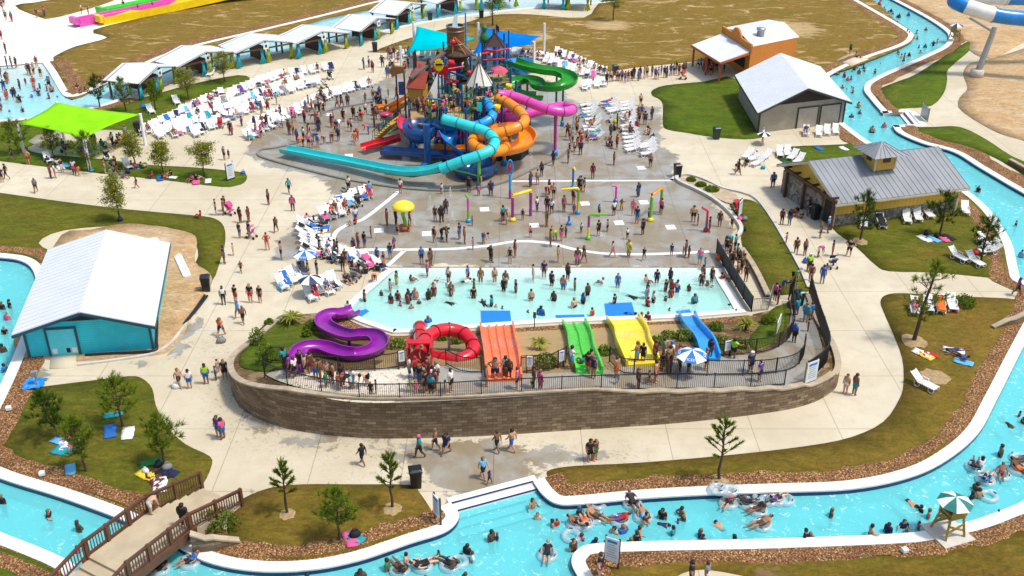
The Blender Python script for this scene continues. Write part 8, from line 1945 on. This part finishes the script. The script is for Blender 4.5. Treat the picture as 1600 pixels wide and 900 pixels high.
M_CROWD = mk_oattr('crowd_colours', 'tint', 0.7, 'GEOMETRY')
V_, F_, C_ = [], [], []
for d in far:
    V, F, N, cls, hair = FIG[d['pose']]; rr = [region(c, h, d['outfit']) for c, h in zip(cls, hair)]; cc = [d['skin'], COLS[d['top']][1] if d['top'] != 's' else d['skin'], COLS[d['bot']][1], d['hair']]
    ca, sa = math.cos(d['rz']), math.sin(d['rz']); k = len(V_); w = d['s'] * d['wx']
    V_ += [(d['p'].x + w * (x * ca - y * sa), d['p'].y + w * (x * sa + y * ca), d['p'].z + d['s'] * z) for x, y, z in V]
    F_ += [tuple(k + i for i in f) for f in F]; C_ += [(*cc[r], 1.0) for r in rr]
me = bpy.data.meshes.new('distant_crowd'); me.from_pydata(V_, [], F_); at_ = me.attributes.new('tint', 'FLOAT_COLOR', 'FACE'); at_.data.foreach_set('color', np.array(C_, np.float32).ravel()); me.materials.append(M_CROWD); me.polygons.foreach_set('use_smooth', [True] * len(me.polygons))
tag(link(bpy.data.objects.new('distant_crowd', me)), 'distant crowd of bathers round the play structure and far pools', None, None, 'stuff')

# ---- clear swim rings
def mk_clear():
    m, nt, out = nmat('clear_vinyl'); t = NT(nt); g = t.n('ShaderNodeBsdfGlossy'); g.inputs['Roughness'].default_value = 0.12; tr = t.n('ShaderNodeBsdfTransparent'); tr.inputs[0].default_value = (0.90, 0.95, 0.97, 1); df = t.n('ShaderNodeBsdfDiffuse'); df.inputs[0].default_value = (0.75, 0.85, 0.9, 1)
    lw = t.n('ShaderNodeLayerWeight'); lw.inputs[0].default_value = 0.35; m1 = t.n('ShaderNodeMixShader'); t.l(lw.outputs['Facing'], m1.inputs[0]); t.l(tr.outputs[0], m1.inputs[1]); t.l(g.outputs[0], m1.inputs[2])
    m2 = t.n('ShaderNodeMixShader'); m2.inputs[0].default_value = 0.30; t.l(m1.outputs[0], m2.inputs[1]); t.l(df.outputs[0], m2.inputs[2]); t.l(m2.outputs[0], out.inputs['Surface']); return m
M_CLEAR = mk_clear()
rgm = MB(); rgm.tube([Vector((0.42 * math.cos(2 * PI * k / 22), 0.42 * math.sin(2 * PI * k / 22), 0.0)) for k in range(22)], 0.17, 10, closed=True); ro = rgm.build('swim_ring', M_CLEAR); RING = ro.data; bpy.data.objects.remove(ro)
hb = MB(); hb.bar(Vector((-0.1, 0, 0)), Vector((0.1, 0, 0)), 0.05, 0.05); ho = hb.build('handle', M_BLACK); HAND = ho.data; bpy.data.objects.remove(ho)
ritems = []
def swim_ring(p, label):
    r = bpy.data.objects.new('swim_ring', RING); link(r); r.location = p; r.rotation_euler = (prg.gauss(0, .04), prg.gauss(0, .04), prg.uniform(0, 6)); 
    for s in (-1, 1): h = bpy.data.objects.new('handle', HAND); link(h); h.parent = r; h.location = (0, s * 0.44, 0.18)
    ritems.append((r, label, PX(p)[0]))
for d in PEOPLE:
    if d['zone'].startswith('floating'):
        swim_ring(Vector((d['p'].x, d['p'].y, -0.22)), 'clear swim ring carrying a %s' % ('person ' + clothes(d)))
for px, py, lab, z in [(1122, 764, 'empty clear ring resting on the white coping, left one', 0.24), (1139, 767, 'empty clear ring resting on the white coping, right one', 0.24), (1544, 776, 'empty clear ring beside the lifeguard chair', -.22), (932, 787, 'empty clear ring by two people in black', -.22), (1190, 779, 'empty clear ring against the upper river wall', -.22), (893, 838, 'empty clear ring near the river corner', -.22), (1226, 781, 'empty clear ring with black handles mid river', -.22), (1592, 716, 'empty clear ring at the right edge', -.22), (1200, 782, 'second empty ring against the upper river wall', -.22), (716, 878, 'empty clear ring near the bottom edge', -.22), (506, 380, 'clear ring leaning on loungers left of the splash pad', .25)]: swim_ring(G(px, py, z), lab)
for o, lab in uniq(ritems): tag(o, ' '.join(lab.split()[:16]), 'swim ring', 'clear swim rings')
# ---- strollers and bags
def stroller(px, py, rz, c, label, z=0.0):
    p = G(px, py, z); root = empty('stroller', p, rz, label, 'stroller', 'strollers parked or pushed'); mt = {'k': M_BLACK, 'p': M('pink_fabric', (0.6, 0.05, 0.25), 0.8), 'r': M('red_fabric', (0.45, 0.02, 0.03), 0.8), 'n': M('navy_fabric', (0.015, 0.03, 0.12), 0.8), 'e': M('grey_fabric', (0.18, 0.18, 0.2), 0.8)}[c]
    for x, y in ((-.26, -.35), (.26, -.35), (-.28, .35), (.28, .35)): b = MB(); b.tube([Vector((x - .03, y, .13)), Vector((x + .03, y, .13))], 0.13, 10); b.build('wheel', M_BLACK, root, local=True)
    b = MB()
    for x in (-.26, .26): b.bar(Vector((x, -.4, .15)), Vector((x, .45, 1.0)), .035, .035); b.bar(Vector((x, .38, .15)), Vector((x, -.1, .75)), .035, .035)
    b.bar(Vector((-.26, .45, 1.0)), Vector((.26, .45, 1.0)), .04, .04); b.build('frame', M_STEEL, root, local=True)
    b = MB(); b.slab([(-.24, -.35, .5), (.24, -.35, .5), (.24, .05, .48), (-.24, .05, .48)], .06); b.slab([(-.24, .05, .5), (.24, .05, .5), (.24, .28, .98), (-.24, .28, .98)], .06); b.build('seat', mt, root, local=True)
    b = MB(); n = 6
    vs = [Vector((x, .26 - .42 * math.sin(a), .85 + .34 * math.cos(a))) for a in [PI * .55 * k / n for k in range(n + 1)] for x in (-.26, .26)]; b.add(vs, [(2 * k, 2 * k + 1, 2 * k + 3, 2 * k + 2) for k in range(n)]); o = b.build('canopy', mt, root, local=True); md = o.modifiers.new('t', 'SOLIDIFY'); md.thickness = .03
for a in [(393, 372, 4.4, 'p', 'pink stroller beside the two people in blue'), (360, 335, 1.0, 'p', 'pink stroller left path, nearest the notice board'), (516, 124, .5, 'k', 'black stroller alone on the cabana path'), (1300, 418, 3.3, 'n', 'navy stroller in the middle of the right path'), (568, 424, 2.2, 'k', 'black stroller by the pool left corner'), (560, 322, .6, 'k', 'black stroller in the upper lounger cluster'), (526, 410, 1.6, 'k', 'dark stroller behind the lettered parasol'), (345, 200, .2, 'm' and 'r', 'red stroller before the front lounger row'), (168, 250, .7, 'k', 'black stroller on the paving below the lime sail'), (875, 92, .4, 'k', 'black stroller at the far end of the top lounger row'), (1067, 124, 1.2, 'r', 'red stroller in the food queue'), (1268, 336, 2.6, 'k', 'black stroller against the restroom stone wall'), (1150, 332, .4, 'r', 'red wagon-like stroller by the tall white sign'), (555, 438, 2.9, 'e', 'grey stroller at the pool edge'), (178, 268, 1.6, 'k', 'black stroller pushed on the wide path'), (507, 138, 2.0, 'k', 'second black stroller lower on the cabana path'), (540, 312, 2.0, 'k', 'black stroller beside the occupied loungers'), (712, 235, .4, 'k', 'black stroller beside red run-out')]: stroller(*a)
def bag_mesh():
    b = MB(); b.lathe((0, 0, 0), [(0, 0), (0.25, 0.02), (0.28, 0.16), (0.2, 0.3), (0.06, 0.34), (0, 0.34)], 10, sy=0.7); b.tube(crom([Vector((-.14, 0, .28)), Vector((-.08, 0, .45)), Vector((.08, 0, .45)), Vector((.14, 0, .28))], False, 3), 0.02, 5); o = b.build('bag', mk_oattr('bag_cloth', 'top', .8)); me = o.data; bpy.data.objects.remove(o); return me
BAG = bag_mesh(); bi = []
for px, py, c, z, near_ in [(248, 728, 'k', .07, 'dense pine near the footbridge'), (262, 733, 'e', .07, 'dense pine near the footbridge'), (228, 738, 'w', .07, 'dense pine near the footbridge'), (555, 838, 'k', .07, 'lower middle pine'), (1463, 370, 'k', .07, 'restroom pines'), (1447, 366, 'n', .07, 'restroom pines'), (1458, 488, 'k', .07, 'tall pine loungers'), (1494, 486, 'p', .07, 'tall pine loungers'), (1466, 488, 'g', .07, 'tall pine loungers'), (1155, 345, 'p', .07, 'tall white sign'), (1163, 344, 'e', .07, 'tall white sign'), (1163, 360, 'k', .07, 'tall white sign'), (1258, 410, 'b', 0, 'people on the right path'), (1245, 330, 'k', 0, 'stone wall of the restroom'), (1236, 334, 'e', 0, 'stone wall of the restroom'), (1225, 260, 't', 0, 'path lounger cluster'), (1192, 264, 't', 0, 'path lounger cluster'), (200, 270, 'n', .07, 'picnickers on the strip lawn'), (144, 268, 't', .07, 'full bushy pine'), (188, 345, 'n', .07, 'loose tree trunk'), (380, 272, 'b', 0, 'notice board'), (515, 405, 'n', 0, 'lettered parasol'), (545, 330, 'r', 0, 'upper lounger cluster'), (488, 376, 'y', 0, 'lounger stack'), (505, 372, 'o', 0, 'lounger stack'), (500, 366, 'k', 0, 'lounger stack'), (530, 318, 'k', 0, 'upper lounger cluster'), (562, 312, 'k', 0, 'upper lounger cluster'), (555, 432, 'p', 0, 'pool left corner'), (548, 436, 't', 0, 'pool left corner'), (346, 535, 'e', 0, 'person in orange'), (276, 606, 'w', 0, 'three walkers'), (1122, 405, 'o', .05, 'pool right end'), (1133, 414, 'n', .05, 'pool right end'), (1358, 352, 'n', .07, 'dark restroom pine'), (1523, 398, 'r', .07, 'narrow pine'), (962, 192, 'y', 0, 'right lounger columns'), (915, 170, 'k', 0, 'right lounger columns'), (885, 95, 'p', 0, 'top lounger row'), (440, 452, 'c', .05, 'neat lounger row')]:
    o = bpy.data.objects.new('bag', BAG); link(o); o.location = G(px, py, z); o.rotation_euler = (0, 0, prg.uniform(0, 6)); s = prg.uniform(.8, 1.3); o.scale = (s, s, s); paint(o, top=[*COLS[c][1], 1.0]); bi.append((o, '%s bag lying by the %s' % (COLS[c][0], near_), px))
for o, lab in uniq(bi): tag(o, lab, 'bag', 'bags left about')
